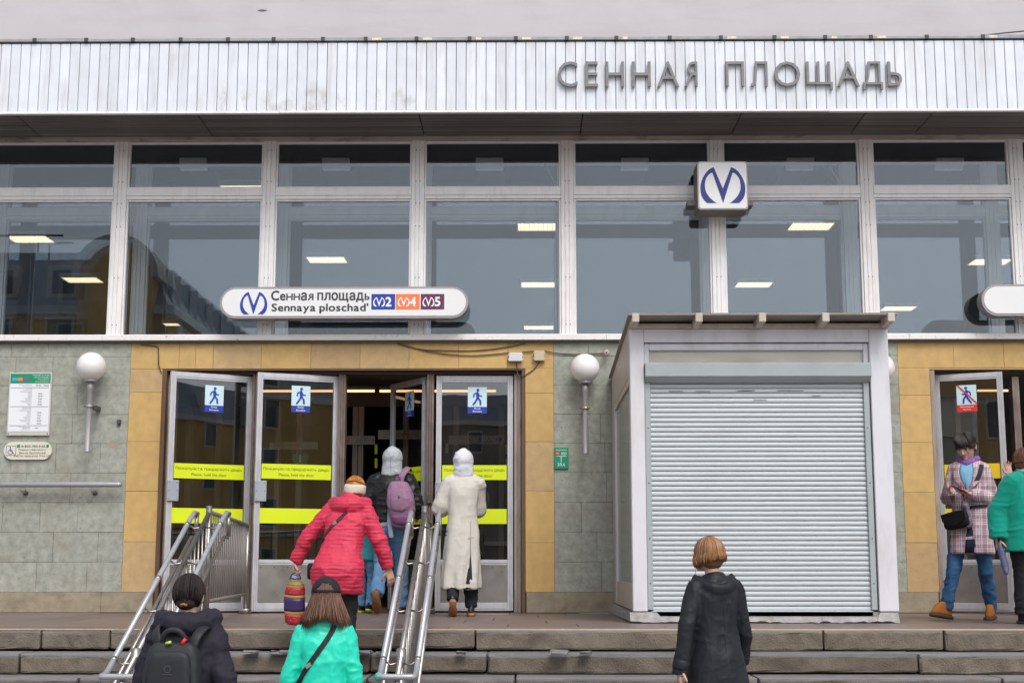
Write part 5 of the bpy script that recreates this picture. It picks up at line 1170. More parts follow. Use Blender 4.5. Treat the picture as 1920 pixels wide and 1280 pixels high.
def cloth(name, col, rough=0.85, var=0.1, bump=0.15, bscale=250, spec=0.18, sheen=0.0, crease=0.45, **k):
    m = mat(name, col, rough, var=var, vscale=7, bump=bump, bscale=bscale, spec=spec, objspace=True, **k)
    nt = m.node_tree; N = nt.nodes; L = nt.links; B_ = N['Principled BSDF']
    if crease:
        tc = N.new('ShaderNodeTexCoord'); mp = N.new('ShaderNodeMapping'); mp.inputs['Scale'].default_value = (1, 1, 1.5); mp.inputs['Rotation'].default_value = (0.3, 0.4, 0.2); L.new(tc.outputs['Object'], mp.inputs[0])
        nz = N.new('ShaderNodeTexNoise'); nz.noise_type = 'RIDGED_MULTIFRACTAL'; nz.inputs['Scale'].default_value = 8.0; nz.inputs['Detail'].default_value = 4; nz.inputs['Distortion'].default_value = 0.8; L.new(mp.outputs[0], nz.inputs['Vector'])
        bp = N.new('ShaderNodeBump'); bp.inputs['Strength'].default_value = crease; bp.inputs['Distance'].default_value = 0.006; L.new(nz.outputs[0], bp.inputs['Height'])
        if B_.inputs['Normal'].links: L.new(B_.inputs['Normal'].links[0].from_socket, bp.inputs['Normal'])
        L.new(bp.outputs[0], B_.inputs['Normal'])
    if sheen: m.node_tree.nodes['Principled BSDF'].inputs['Sheen Weight'].default_value = sheen
    return m
def shoe(root, ankle, ang, pitch, upper, sole, L=0.265, roll=0.0, high=0.10, sole_h=0.028, heel=0.0):
    """shoe under an ankle joint; ang = heading about z (0 = +y), pitch > 0 lifts the heel (toe stays low)"""
    M = Matrix.Translation(ankle) @ Matrix.Rotation(ang, 4, 'Z') @ Matrix.Rotation(-pitch, 4, 'X') @ Matrix.Rotation(roll, 4, 'Y') @ Matrix.Translation((0, 0, -0.085))
    def outl(z, k, y0, y1): return [Vector((k * w, y0 + (y1 - y0) * t, z)) for t, w in ((0, .012), (.04, .030), (.15, .036), (.35, .033), (.6, .044), (.78, .045), (.92, .032), (1, .010))]
    bm = bmesh.new(); rings = []
    for z, k in ((0.0, 0.96), (sole_h * 0.5, 1.04), (sole_h, 1.0)):
        o = outl(z, k, -0.075, L - 0.075); pts = o + [Vector((-p.x, p.y, p.z)) for p in reversed(o)]; rings.append([bm.verts.new(M @ p) for p in pts])
    bridge(bm, rings); so = to_mesh(bm, True)
    bm = bmesh.new(); rings = []
    for t, hz in ((0, 0.0), (0.25, 0.25), (0.55, 0.55), (0.85, 0.85), (1, 1.0)):
        pts = []
        for q in range(20):
            a = 2 * math.pi * q / 20; sn, cs = math.sin(a), math.cos(a)
            ylen0, ylen1 = -0.072 + 0.012 * t, (L - 0.082) * (1 - t) ** 0.55 * 1.0 + 0.045 * t
            yc = (ylen0 + ylen1) / 2; yr = (ylen1 - ylen0) / 2
            wdt = (0.043 - 0.006 * t) * (0.86 + 0.14 * sn)
            pts.append(bm.verts.new(M @ Vector((wdt * cs, yc + yr * sn, sole_h * 0.9 + hz * high))))
        rings.append(pts)
    bridge(bm, rings); up = mk('shoe', to_mesh(bm, True), upper, root, True); mk('sole', so, sole, up, True)
    return up
class Fig:
    """one standing figure, built for a height of 1.70 m facing +y, then scaled and turned by its root"""
    def __init__(s, label, loc, rz, H, group=None):
        s.root = thing('person', label, 'person', loc, rz); s.root.scale = (H / 1.7,) * 3; s.k = H / 1.7
        s.rnd = random.Random(hash(label) % 1000 if False else sum(map(ord, label)))
        s.bm = bmesh.new()
    def lean(s, p): 
        """bend the upper body: forward and sideways shift growing above the hips"""
        x, y, z = p; t = max(0, z - 0.92); return (x + s.lx * t, y + s.ly * t + s.lq * t * t, z - s.ld * t)
    def skeleton(s, lx=0, ly=0, lq=0, ld=0.0, shw=0.165, arms=None, legs=None, head=(0, 0, 0), hoff=(0, 0, 0), face=True, lips=(0.45, 0.14, 0.13), brow=(0.05, 0.035, 0.03), skin=None):
        s.lx, s.ly, s.lq, s.ld = lx, ly, lq, ld; s.arms = arms; s.legs = legs; s.shw = shw
        b = s.bm; L = s.lean
        add_tube(b, [L((0, 0.0, 0.86)), L((0, 0, 1.02)), L((0, 0.0, 1.22)), L((0, -0.01, 1.38)), L((0, -0.01, 1.44))], [(0.13, .08), (.11, .075), (.13, .085), (.12, .065), (.055, .05)], n=16, sub=3, ref=(0, 1, 0))
        s.hc = Vector(L((hoff[0], 0.02 + hoff[1], 1.588 + hoff[2]))); s.hr = head_rot(*head)
        nb = Vector(L((0, -0.012, 1.42))); add_tube(b, [tuple(nb), tuple(nb.lerp(s.hc, 0.45)), tuple(s.hc + s.hr @ Vector((0, -0.015, -0.04)))], [0.058, 0.052, 0.054], n=14, sub=2)
        add_head(b, s.hc, s.hr)
        for sd in (0, 1):
            sx = -1 if sd == 0 else 1; a = arms[sd]; sh = L((sx * shw, 0, 1.37)); P = [sh, a['e'], a['w']]
            add_tube(b, [sh, tuple((Vector(sh) + Vector(a['e'])) / 2), a['e'], tuple((Vector(a['w']) + Vector(a['e'])) / 2), a['w']], [.045, .043, .036, .034, .024], n=12, sub=2)
            if a.get('hand', True):
                d = a.get('d') or tuple(Vector(a['w']) - Vector(a['e'])); add_hand(b, a['w'], d, a.get('palm', (-sx, 0, 0)), a.get('thumb', 1), a.get('curl', 0.45), a.get('spread', 0.25))
            l = legs[sd]; hp = (sx * 0.085, 0, 0.90)
            add_tube(b, [hp, tuple((Vector(hp) + Vector(l['k'])) / 2), l['k'], tuple(Vector(l['k']).lerp(Vector(l['a']), 0.35)), l['a']], [.075, .066, .047, .048, .033], n=12, sub=2)
        me = remesh(b, 0.006, 2); s.body = mk('body', me, skin or skin_m, s.root, True)
        if face: face_parts(s.root, s.hc, s.hr, lips, brow)
    def top(s, name, m, rings, sleeves, voxel=0.010, fold=None, collar=None, hood=None, extra=None, smooth=4, cuffs=True, e=2.4, wx=1.0):
        b = bmesh.new()
        rr = [(s.lean((r[3] if len(r) > 3 else 0, r[4] if len(r) > 4 else 0, r[0])) + (r[1], r[2])) for r in rings]
        loft(b, [(p[2], p[3] * wx, p[4], p[0], p[1]) for p in rr], n=32, e=e, tilt=-(s.ly * 0.25))
        for sd in (0, 1):
            sx = -1 if sd == 0 else 1; a = s.arms[sd]; rs = sleeves; sh = Vector(s.lean((sx * (s.shw - 0.02), 0, 1.375))); el = Vector(a['e']); wr = Vector(a['w']); w2 = wr + (wr - el).normalized() * a.get('over', 0.0)
            add_tube(b, [tuple(sh - Vector((sx * .05, 0, .01))), tuple(sh), tuple(sh.lerp(el, 0.5)), tuple(el), tuple(el.lerp(w2, 0.5)), tuple(w2)], [rs[0] * .9, rs[0], rs[1], rs[2], rs[3], rs[4]], n=16, sub=3)
        if collar: 
            z, r, h = collar; p = s.lean((0, -0.005, z)); q = s.lean((0, 0.005, z + h)); add_tube(b, [p, q], [(r, r * .95), (r * .95, r * .9)], n=20, ref=(0, 1, 0))
        if hood: hood(b, s)
        if extra: extra(b, s)
        me = remesh(b, voxel, smooth)
        for f in (fold if isinstance(fold, (list, tuple)) else [fold] if fold else []): displace(me, f)
        o = mk(name, me, m, s.root, True); return o
    def trousers(s, m, rad=(0.095, 0.085, 0.07, 0.066, 0.062), voxel=0.010, fold=None, over=0.0):
        b = bmesh.new(); add_tube(b, [(0, 0, 1.0), (0, 0, 0.92), (0, -0.005, 0.84), (0, 0, 0.80)], [(.145, .105), (.165, .12), (.165, .115), (.12, .09)], n=18, sub=2, ref=(0, 1, 0))
        for sd in (0, 1):
            sx = -1 if sd == 0 else 1; l = s.legs[sd]; hp = Vector((sx * 0.085, 0, 0.88)); k = Vector(l['k']); a = Vector(l['a']); a2 = a + (a - k).normalized() * over
            add_tube(b, [tuple(hp), tuple(hp.lerp(k, 0.5)), tuple(k), tuple(k.lerp(a2, 0.5)), tuple(a2)], list(rad), n=16, sub=3)
        me = remesh(b, voxel, 3); displace(me, fold or folds(0.006, (7, 7, 16), 3)); return mk('trousers', me, m, s.root, True)
    def shoes(s, upper, sole, **kw):
        for sd in (0, 1):
            l = s.legs[sd]; shoe(s.root, l['a'], l.get('ang', 0), l.get('pitch', 0), upper, sole, roll=l.get('roll', 0), **kw)
    def hair(s, m, paths, base=None, w=0.004):
        b = bmesh.new()
        if base:
            for o, r in base: add_ell(b, s.hc + s.hr @ Vector(o), r, s.hr, 20, 14)
            me0 = remesh(b, 0.008, 3); o0 = mk('hair', me0, m, s.root, True); b = bmesh.new(); strands(b, paths, w); mk('hair_strands', to_mesh(b, True), m, o0, True); return o0
        strands(b, paths, w); return mk('hair', to_mesh(b, True), m, s.root, True)
    def on(s, o, pts, r=(0.014, 0.004), m=None, name='strap', parent=None, back=True, off=0.004, sub=6, local=True):
        """flat band laid on the surface of part o; pts are (x, z) seen from behind (back) or front"""
        bv = BVHTree.FromPolygons([v.co for v in o.data.vertices], [p.vertices for p in o.data.polygons]); out = []; nn = []
        dense = smooth_path([(p[0], p[1], 0) for p in pts], sub)
        for p in dense:
            h = bv.ray_cast(Vector((p[0], -1.5 if back else 1.5, p[1])), Vector((0, 1 if back else -1, 0)))
            if h[0] is None: continue
            out.append(h[0] + h[1].normalized() * off); nn.append(h[1])
        for _ in range(2): out = [out[0]] + [(out[i - 1] + out[i] * 2 + out[i + 1]) / 4 for i in range(1, len(out) - 1)] + [out[-1]]
        bm = bmesh.new(); rings = []
        for i, p in enumerate(out):
            t = (out[min(i + 1, len(out) - 1)] - out[max(i - 1, 0)]).normalized(); n_ = (nn[i] - nn[i].dot(t) * t).normalized(); sd = t.cross(n_)
            rings.append([bm.verts.new(p + sd * a * r[0] + n_ * b * r[1]) for a, b in ((-1, -1), (1, -1), (1, 1), (-1, 1))])
        bridge(bm, rings); return mk(name, to_mesh(bm), m, parent if parent is not None else s.root, local), out
def hood_down(w=0.13, z=1.42, back=0.085, r=(0.055, 0.05), drop=0.05, thick=1.0):
    """hood lying on the shoulders behind the neck"""
    def f(b, s):
        P = []
        for k in range(9):
            a = math.pi * (0.02 + 0.96 * k / 8); P.append(s.lean((-w * math.cos(a), 0.045 - (back + 0.045) * math.sin(a), z + 0.03 - drop * math.sin(a))))
        add_tube(b, P, [(r[0] * (0.45 + 0.55 * math.sin(math.pi * (0.08 + 0.84 * k / 8))) * thick, r[1] * (0.5 + 0.5 * math.sin(math.pi * (0.08 + .84 * k / 8))) * thick) for k in range(9)], n=14, sub=3)
        add_ell(b, s.lean((0, -back * 0.85, z - drop * 0.9)), (w * 0.75, 0.042 * thick, 0.075 * thick), u=16, v=10)
    return f
def std_legs(**k):
    d = [dict(k=(-0.09, 0.0, 0.49), a=(-0.09, -0.02, 0.085)), dict(k=(0.09, 0.0, 0.49), a=(0.09, -0.02, 0.085))]
    return d
# ------------------------------------------------------------------ the people in the photograph
rubber = mat('rubber_dark', (0.03, 0.03, 0.03), 0.7, var=0.1)
denim = cloth('denim_blue', (0.10, 0.205, 0.36), 0.85, var=0.25, stain=(0.22, 0.36, 0.52), stain_amt=0.5, stain_scale=(6, 6, 3))
denim_d = cloth('denim_mid', (0.035, 0.10, 0.215), 0.85, var=0.25, stain=(0.10, 0.20, 0.36), stain_amt=0.5, stain_scale=(6, 6, 3))
black_cloth = cloth('black_cloth', (0.018, 0.018, 0.022), 0.8)
strap_black = cloth('strap_black', (0.025, 0.025, 0.03), 0.6)
metal_buckle = mat('buckle', (0.5, 0.48, 0.45), 0.3, metal=0.9, var=0)
def foot(z): return z
STEP = lambda i: -i * RISE
# --- A: dark jacket, black backpack, bottom left
A = Fig('person with dark hair and a black backpack beside the left railing', (X(350, 1100, -7.75), -7.75, GZ), R(-3), 1.71)
A.skeleton(ly=0.06, head=(0, -0.22, 0), shw=.155, arms=[dict(e=(-0.235, 0.02, 1.10), w=(-0.225, 0.15, 0.88)), dict(e=(0.245, -0.02, 1.10), w=(0.23, 0.13, 0.88))], legs=[dict(k=(-0.09, 0.10, 0.50), a=(-0.09, 0.02, 0.085)), dict(k=(0.09, 0.02, 0.49), a=(0.09, -0.06, 0.085))])
nav = cloth('jacket_navy', (0.024, 0.022, 0.034), 0.75, var=0.15, spec=0.2)
A.top('jacket', nav, [(0.74, .195, .14), (0.86, .195, .145), (1.02, .185, .14), (1.2, .195, .145), (1.32, .20, .135), (1.39, .17, .11), (1.44, .12, .10), (1.475, .10, .09)], (.080, .076, .072, .070, .058), wx=.92, voxel=.011,
      fold=[folds(.008, (6, 6, 13), 11), folds(.003, (18, 18, 30), 12)], hood=hood_down(.155, 1.455, .10, (.058, .062), .055, 1.15), collar=(1.44, .095, .05))
A.trousers(black_cloth); A.shoes(black_cloth, rubber)
blackhair = mat('hair_black', (0.030, 0.023, 0.022), 0.62, var=0, island=0.8, spec=0.15)
pth = []
for zs_ in (92, 101, 110, 118, 126, 133):   # combed down and back, ends at uneven heights
    pth += hair_cap(A.hc, A.hr, 190, 2, zs_, lambda az: 0.0, radii=(.0860, .1045, .1065), off=(0, -.013, .015), face=68 if zs_ < 105 else 98, rnd=A.rnd)
for k in range(160):   # nape hair drawn in to the tie
    a = A.rnd.uniform(-1, 1); P = []
    for i in range(6):
        t = i / 5; P.append(tuple(A.hc + A.hr @ Vector((a * (.070 * (1 - t) + .012 * t), -.013 - math.sqrt(max(0, 1 - (a * .85) ** 2)) * .098 * (1 - .12 * t), -.005 - .072 * t - .012 * (1 - t) * A.rnd.random()))))
    pth.append(P)
A.hair(blackhair, pth, base=[((0, -0.012, 0.014), (.0825, .102, .1035)), ((0, -.055, -.045), (.058, .048, .046))], w=.0026)
b = bmesh.new(); add_tube(b, [tuple(A.hc + A.hr @ Vector((-.016, -.092, -.072))), tuple(A.hc + A.hr @ Vector((0, -.104, -.066))), tuple(A.hc + A.hr @ Vector((.016, -.092, -.072)))], .008, 8, 3); mk('hair_tie', to_mesh(b, True), mat('hair_tie', (0.30, 0.14, 0.05), 0.6, var=0), A.root, True)
# backpack
def wpt(F, p): return wmat(F.root) @ Vector(p)
bp = thing('backpack', 'black backpack with a loop handle worn by the dark-haired person at the left', 'backpack', tuple(wpt(A, (0.0, -0.2, 0.80))), A.root.rotation_euler.z)
bpm = cloth('backpack_black', (0.020, 0.022, 0.027), 0.55, bump=.2, spec=.35)
def sup(bm, c, r, e=4.0, n=28, m=16):
    rings = []
    for i in range(1, m):
        ph = -math.pi / 2 + math.pi * i / m; cz, sz = math.cos(ph), math.sin(ph); z = math.copysign(abs(sz) ** (2 / e), sz) * r[2]; k = abs(cz) ** (2 / e)
        rings.append([bm.verts.new((c[0] + math.copysign(abs(math.cos(2 * math.pi * q / n)) ** (2 / e), math.cos(2 * math.pi * q / n)) * r[0] * k, c[1] + math.copysign(abs(math.sin(2 * math.pi * q / n)) ** (2 / e), math.sin(2 * math.pi * q / n)) * r[1] * k, c[2] + z)) for q in range(n)])
    bridge(bm, rings)
b = bmesh.new(); sup(b, (0, 0, 0.26), (0.158, 0.085, 0.29), 5.0)
for v in b.verts: v.co.x *= 1 - 0.07 * max(0, (v.co.z - 0.33) / 0.21); v.co.y *= 1 - 0.35 * max(0, (v.co.z - 0.30) / 0.24)
me = to_mesh(b, True); displace(me, folds(.004, (7, 7, 9), 5)); mk('main_bag', me, bpm, bp, True)
b = bmesh.new(); sup(b, (0, -0.062, 0.315), (0.122, 0.042, 0.19), 5.5)
for v in b.verts: v.co.x *= 1 - 0.06 * max(0, (v.co.z - 0.33) / 0.15)
fp_ = mk('front_pocket', to_mesh(b, True), bpm, bp, True)
b = bmesh.new(); sup(b, (0, -0.062, 0.115), (0.128, 0.05, 0.105), 4.5); mk('lower_pocket', to_mesh(b, True), bpm, bp, True)
b = bmesh.new(); add_tube(b, [(-.062, .03, .50), (-.062, -.005, .565), (-.035, -.02, .605), (0.0, -.022, .615), (.035, -.02, .605), (.062, -.005, .565), (.062, .03, .50)], .0165, 10, 4); mk('loop_handle', to_mesh(b, True), bpm, bp, True)
seam = mat('seam_black', (0.006, 0.006, 0.007), 0.5, var=0)
for sg in (-1, 1): tube('zip', [(sg * .125, -.082, .10), (sg * .127, -.084, .30), (sg * .112, -.073, .43), (sg * .08, -.05, .5)], .0035, seam, bp, n=6, sub=4, local=True)
tube('zip', [(-.12, -.108, .208), (0, -.112, .206), (.12, -.108, .208)], .0035, seam, bp, n=6, sub=3, local=True)
box('reflector_strip', -.0025, .0025, -.1135, -.111, .02, .185, mat('reflector', (0.30, 0.31, 0.33), 0.4, var=0), bp, local=True)
badge = mat('badge_grey', (0.09, 0.09, 0.10), 0.5, var=0); n_ = 20; b = bmesh.new(); rg = [[b.verts.new((.0 + r_ * math.cos(2 * math.pi * k / n_), -.1085, .412 + r_ * math.sin(2 * math.pi * k / n_))) for k in range(n_)] for r_ in (.0165, .0195)]
for k in range(n_): b.faces.new((rg[0][k], rg[0][(k + 1) % n_], rg[1][(k + 1) % n_], rg[1][k]))
mk('badge', to_mesh(b), badge, bp, True); box('badge_line', -.028, .028, -.1085, -.1075, .383, .385, badge, bp, local=True)
tube('zip_pull', [(-.030, -.052, .545), (.0, -.058, .553)], .008, mat('pull_lime', (0.50, 0.68, 0.05), 0.5, var=0), bp, n=8, local=True); tube('zip_pull', [(.052, -.035, .54), (.072, -.03, .57)], .010, mat('pull_red', (0.75, 0.02, 0.02), 0.5, var=0), bp, n=8, local=True)
for sg in (-1, 1): b = bmesh.new(); add_tube(b, [(sg * .085, .02, .50), (sg * .115, .04, .585), (sg * .135, .13, .625), (sg * .14, .23, .59)], [(.030, .010)] * 4, n=10, sub=4, ref=(0, .5, 1)); mk('shoulder_strap', to_mesh(b, True), bpm, bp, True)

# --- B: turquoise jacket, black cap
B = Fig('person in a turquoise jacket and black cap at the foot of the steps', (X(606, 1150, -6.95), -6.95, GZ), R(4), 1.685)
B.skeleton(ly=0.03, lx=0.02, head=(0.0, -0.06, 0), shw=.145, arms=[dict(e=(-0.198, -0.01, 1.10), w=(-0.235, 0.08, 0.86)), dict(e=(0.198, 0.0, 1.10), w=(0.225, 0.06, 0.85))], legs=[dict(k=(-0.09, 0.12, 0.52), a=(-0.09, 0.08, 0.10)), dict(k=(0.09, 0.0, 0.49), a=(0.09, -0.08, 0.085))])
turq = cloth('jacket_turquoise', (0.015, 0.66, 0.47), 0.42, var=0.06, spec=.5, bump=.05)
Bj = B.top('jacket', turq, [(0.72, .185, .135), (0.84, .18, .135), (0.98, .158, .12), (1.08, .15, .115), (1.2, .158, .12), (1.32, .168, .115), (1.385, .148, .095), (1.44, .10, .085), (1.47, .08, .075)], (.064, .060, .055, .052, .047), wx=.93, voxel=.0085,
      fold=[folds(.0055, (5, 5, 8), 21, .5), folds(.0025, (14, 14, 20), 22)], hood=hood_down(.125, 1.40, .075, (.035, .045), .085, .85), collar=(1.42, .085, .05))
B.trousers(denim_d); B.shoes(black_cloth, rubber)
brown = mat('hair_brown', (0.15, 0.072, 0.045), 0.42, var=0, island=0.45, spec=.5)
def dropB(az): return 0.185 + 0.02 * math.cos(R(az * 3))
pth = hair_cap(B.hc, B.hr, 850, 40, 95, dropB, radii=(.087, .103, .10), face=70, jitter=.025, rnd=B.rnd, flare=0.30)
B.hair(brown, pth, base=[((0, -0.012, 0.022), (.084, .10, .094)), ((0, -0.045, -0.06), (.080, .052, .075))], w=.0027)
capm = cloth('cap_black', (0.022, 0.022, 0.026), 0.75)
b = bmesh.new(); n, m = 40, 10; g = []
for i in range(m + 1):
    th = R(4 + 84 * i / m); g.append([b.verts.new(B.hc + B.hr @ Vector((math.sin(th) * math.sin(2 * math.pi * k / n) * .094, math.sin(th) * math.cos(2 * math.pi * k / n) * .112 - .01, math.cos(th) * .108 + .024))) for k in range(n)])
for i in range(m):
    for k in range(n):
        az = (360 * (k + .5) / n - 180); th = 4 + 84 * (i + .5) / m
        if (az / 32) ** 2 + ((78 - th) / 26) ** 2 < 1 and th < 76: continue       # gap above the strap at the back
        b.faces.new((g[i][k], g[i][(k + 1) % n], g[i + 1][(k + 1) % n], g[i + 1][k]))
b.faces.new(g[0][::-1]); me = to_mesh(b, True); cp = mk('cap', me, capm, B.root, True); sm_ = cp.modifiers.new('thick', 'SOLIDIFY'); sm_.thickness = .004
b = bmesh.new(); rgs = []
for t in range(9):
    a = R(-40 + 10 * t); rgs.append([b.verts.new(B.hc + B.hr @ Vector((math.sin(a) * rr_, math.cos(a) * rr_ * 1.15 - .01, .03 + dz_ - .012 * (rr_ > .1)))) for rr_, dz_ in ((.09, 0), (.09, .004), (.155, .004), (.155, 0))])
bridge(b, rgs); mk('cap_brim', to_mesh(b, True), capm, cp, True)
sB = thing('shoulder_bag', 'black crossbody strap and small bag over the turquoise jacket', 'bag', tuple(wpt(B, (-0.2, 0.05, .80))))
st_, _p = B.on(Bj, [(.075, 1.425), (.05, 1.36), (-.02, 1.26), (-.10, 1.14), (-.165, 1.02), (-.185, .97)], (.016, .0035), strap_black, 'strap', off=.006)
st_.parent = sB; st_.matrix_parent_inverse = wmat(sB).inverted(); st_.matrix_basis = wmat(B.root)
_q = _p[len(_p) // 2 + 1]
b = bmesh.new(); add_box(b, -.021, .021, -.004, .004, -.013, .013, bev=.003); o = mk('buckle', to_mesh(b), metal_buckle, sB); o.matrix_parent_inverse = wmat(sB).inverted(); o.matrix_basis = wmat(B.root) @ Matrix.Translation(_q + Vector((0, -.006, 0))) @ Matrix.Rotation(R(-35), 4, 'Y')
b = bmesh.new(); sup(b, (0, 0, 0), (.05, .11, .075), 5); o = mk('bag_body', to_mesh(b, True), strap_black, sB); o.matrix_parent_inverse = wmat(sB).inverted(); o.matrix_basis = wmat(B.root) @ Matrix.Translation((-.235, .12, .80))

# --- C: red quilted coat
C = Fig('person in a red quilted coat with ginger hair climbing the steps', (X(636, 1000, -4.98), -4.98, STEP(2)), R(-5), 1.545)
C.skeleton(lx=0.09, ly=0.30, lq=.12, ld=.05, head=(-0.05, -0.25, 0.05), hoff=(.01, .015, -.015), shw=.165, arms=[dict(e=(-0.30, 0.12, 1.15), w=(-0.40, 0.15, 0.95), d=(-.1, 0.05, -1), curl=1.1, over=.01), dict(e=(0.315, 0.14, 1.11), w=(0.385, 0.20, 0.88), d=(.25, .1, -1), palm=(-.6, .8, 0), thumb=-1)], legs=[dict(k=(-0.08, 0.16, 0.55), a=(-0.08, 0.12, 0.245)), dict(k=(0.09, 0.02, 0.49), a=(0.09, -0.08, 0.085), pitch=.1)])
redq = cloth('coat_red', (0.55, 0.03, 0.072), 0.6, var=0.06, bump=0, spec=.4)
nt = redq.node_tree; N = nt.nodes; L = nt.links; tc = N.new('ShaderNodeTexCoord'); sp_ = N.new('ShaderNodeSeparateXYZ'); L.new(tc.outputs['Object'], sp_.inputs[0])
def tri(sock, per):
    a = N.new('ShaderNodeMath'); a.operation = 'PINGPONG'; a.inputs[1].default_value = per / 2; L.new(sock, a.inputs[0]); c = N.new('ShaderNodeMath'); c.operation = 'DIVIDE'; c.inputs[1].default_value = per / 2; L.new(a.outputs[0], c.inputs[0]); d = N.new('ShaderNodeMath'); d.operation = 'POWER'; d.inputs[1].default_value = .45; L.new(c.outputs[0], d.inputs[0]); return d.outputs[0]
h1 = tri(sp_.outputs['Z'], .030); h2 = tri(sp_.outputs['X'], .045); h2m = N.new('ShaderNodeMath'); h2m.operation = 'MULTIPLY_ADD'; h2m.inputs[1].default_value = .35; L.new(h2, h2m.inputs[0]); L.new(h1, h2m.inputs[2])
nz = N.new('ShaderNodeTexNoise'); nz.inputs['Scale'].default_value = 35; L.new(tc.outputs['Object'], nz.inputs['Vector']); ad = N.new('ShaderNodeMath'); ad.operation = 'MULTIPLY_ADD'; ad.inputs[1].default_value = .8; L.new(nz.outputs[0], ad.inputs[0]); L.new(h2m.outputs[0], ad.inputs[2])
bp_ = N.new('ShaderNodeBump'); bp_.inputs['Strength'].default_value = .55; bp_.inputs['Distance'].default_value = .005; L.new(ad.outputs[0], bp_.inputs['Height']); L.new(bp_.outputs[0], N['Principled BSDF'].inputs['Normal'])
Cj = C.top('coat', redq, [(0.67, .195, .155, 0, -.0), (0.70, .21, .17), (0.78, .218, .185, 0, -.015), (0.88, .218, .185, 0, -.02), (1.0, .186, .15, 0, -.01), (1.1, .165, .135), (1.22, .175, .14), (1.33, .18, .13), (1.39, .155, .11), (1.44, .115, .095), (1.48, .10, .09)], (.082, .074, .068, .064, .056), voxel=.0095,
      fold=[folds(.007, (5, 5, 12), 31, .5)], hood=hood_down(.145, 1.445, .105, (.062, .066), .05, 1.15), collar=(1.44, .10, .06))
C.trousers(black_cloth, over=.0); C.shoes(black_cloth, rubber)
ging = mat('hair_ginger', (0.42, 0.145, 0.018), 0.4, var=0, island=0.4, spec=.5)
pth = []
for k in range(520):
    a = C.rnd.uniform(-math.pi, math.pi); P = []
    for i in range(8):
        th = R(3 + 70 * i / 7); rr_ = C.rnd.uniform(.99, 1.02); P.append(tuple(C.hc + C.hr @ Vector((math.sin(th) * math.sin(a) * .087 * rr_, math.sin(th) * math.cos(a) * .104 * rr_ - .012, math.cos(th) * .106 * rr_ + .022))))
    pth.append(P)
C.hair(ging, pth, base=[((0, -0.012, 0.022), (.085, .102, .103)), ((0, -.05, .03), (.066, .06, .07))], w=.003)
b = bmesh.new(); band = []
for zc_, ex in ((-.062, .0), (-.055, .005), (-.01, .006), (.012, .004), (.016, 0)):
    band.append([b.verts.new(C.hc + C.hr @ Vector((math.cos(2 * math.pi * k / 30) * (.088 + ex), math.sin(2 * math.pi * k / 30) * (.103 + ex) - .012, zc_ + .022 + .016 * math.sin(2 * math.pi * k / 30) + .012 * abs(math.cos(2 * math.pi * k / 30))))) for k in range(30)])
bridge(b, band); hb = mk('headband', to_mesh(b, True), cloth('knit_cream', (0.62, 0.56, 0.46), .9, bump=.5, bscale=160), C.root, True)
sC = thing('crossbody_bag', 'dark strap with a buckle crossing the back of the red coat', 'bag', tuple(wpt(C, (-.2, .1, .8))))
st_, _p = C.on(Cj, [(.055, 1.36), (.02, 1.31), (-.05, 1.24), (-.12, 1.15), (-.165, 1.07), (-.19, 1.01)], (.014, .0035), cloth('strap_plum', (0.06, 0.025, 0.035), .5), 'strap', off=.006)
st_.parent = sC; st_.matrix_parent_inverse = wmat(sC).inverted(); st_.matrix_basis = wmat(C.root)
b = bmesh.new(); add_box(b, -.018, .018, -.004, .004, -.013, .013, bev=.003); o = mk('buckle', to_mesh(b), metal_buckle, sC); o.matrix_parent_inverse = wmat(sC).inverted(); o.matrix_basis = wmat(C.root) @ Matrix.Translation(_p[len(_p) // 2] + Vector((0, -.006, 0))) @ Matrix.Rotation(R(-38), 4, 'Y')
b = bmesh.new(); sup(b, (0, 0, 0), (.05, .09, .07), 5); o = mk('bag_body', to_mesh(b, True), black_cloth, sC); o.matrix_parent_inverse = wmat(sC).inverted(); o.matrix_basis = wmat(C.root) @ Matrix.Translation((-.235, .13, .86))
# patterned bag in her left hand
hw = wpt(C, (-.405, .155, .855)); pb = thing('patterned_bag', 'slim bag with red, purple and gold bands hanging from the red coat wearer\'s hand', 'bag', (hw.x, hw.y, hw.z - .40))
bands = [(0.0, .10, 'red'), (.10, .125, 'gold'), (.125, .255, 'violet'), (.255, .28, 'gold'), (.28, .355, 'red'), (.355, .37, 'gold'), (.37, .415, 'gold2'), (.415, .428, 'gold'), (.428, .44, 'violet')]
bmat = {'red': mat('bag_red', (0.36, 0.010, 0.022), 0.5, var=.1, speck=(.75, .6, .55), speck_scale=95, speck_amt=.8, objspace=True), 'gold': mat('bag_gold', (0.36, 0.23, 0.03), .45, var=.2, vscale=60, speck=(.03, .02, .03), speck_scale=120, speck_amt=.9, objspace=True), 'violet': mat('bag_violet', (0.045, 0.018, 0.11), .4, var=.2, objspace=True), 'gold2': mat('bag_lace', (0.25, 0.16, 0.05), .5, var=.2, speck=(.03, .02, .05), speck_scale=70, speck_amt=.9, objspace=True)}
def bagr(z): t = z / .44; return (.060 + .036 * math.sin(math.pi * min(1, t * 1.02 + .08)) ** .35) * (1 if t > .04 else .72) * (1 - .25 * max(0, t - .85) / .15)
for z0, z1, c_ in bands:
    b = bmesh.new(); rings = []
    for i in range(5):
        z = z0 + (z1 - z0) * i / 4; r_ = bagr(z) * (1.0 + .012 * math.sin(z * 60)); rings.append([b.verts.new((r_ * math.cos(2 * math.pi * k / 24) * (1 + .04 * math.sin(3 * 2 * math.pi * k / 24 + z * 20)), .55 * r_ * math.sin(2 * math.pi * k / 24), z + .006 * math.sin(4 * math.pi * k / 24 + 1))) for k in range(24)])
    bridge(b, rings); mk('bag_band', to_mesh(b, True), bmat[c_], pb, True)
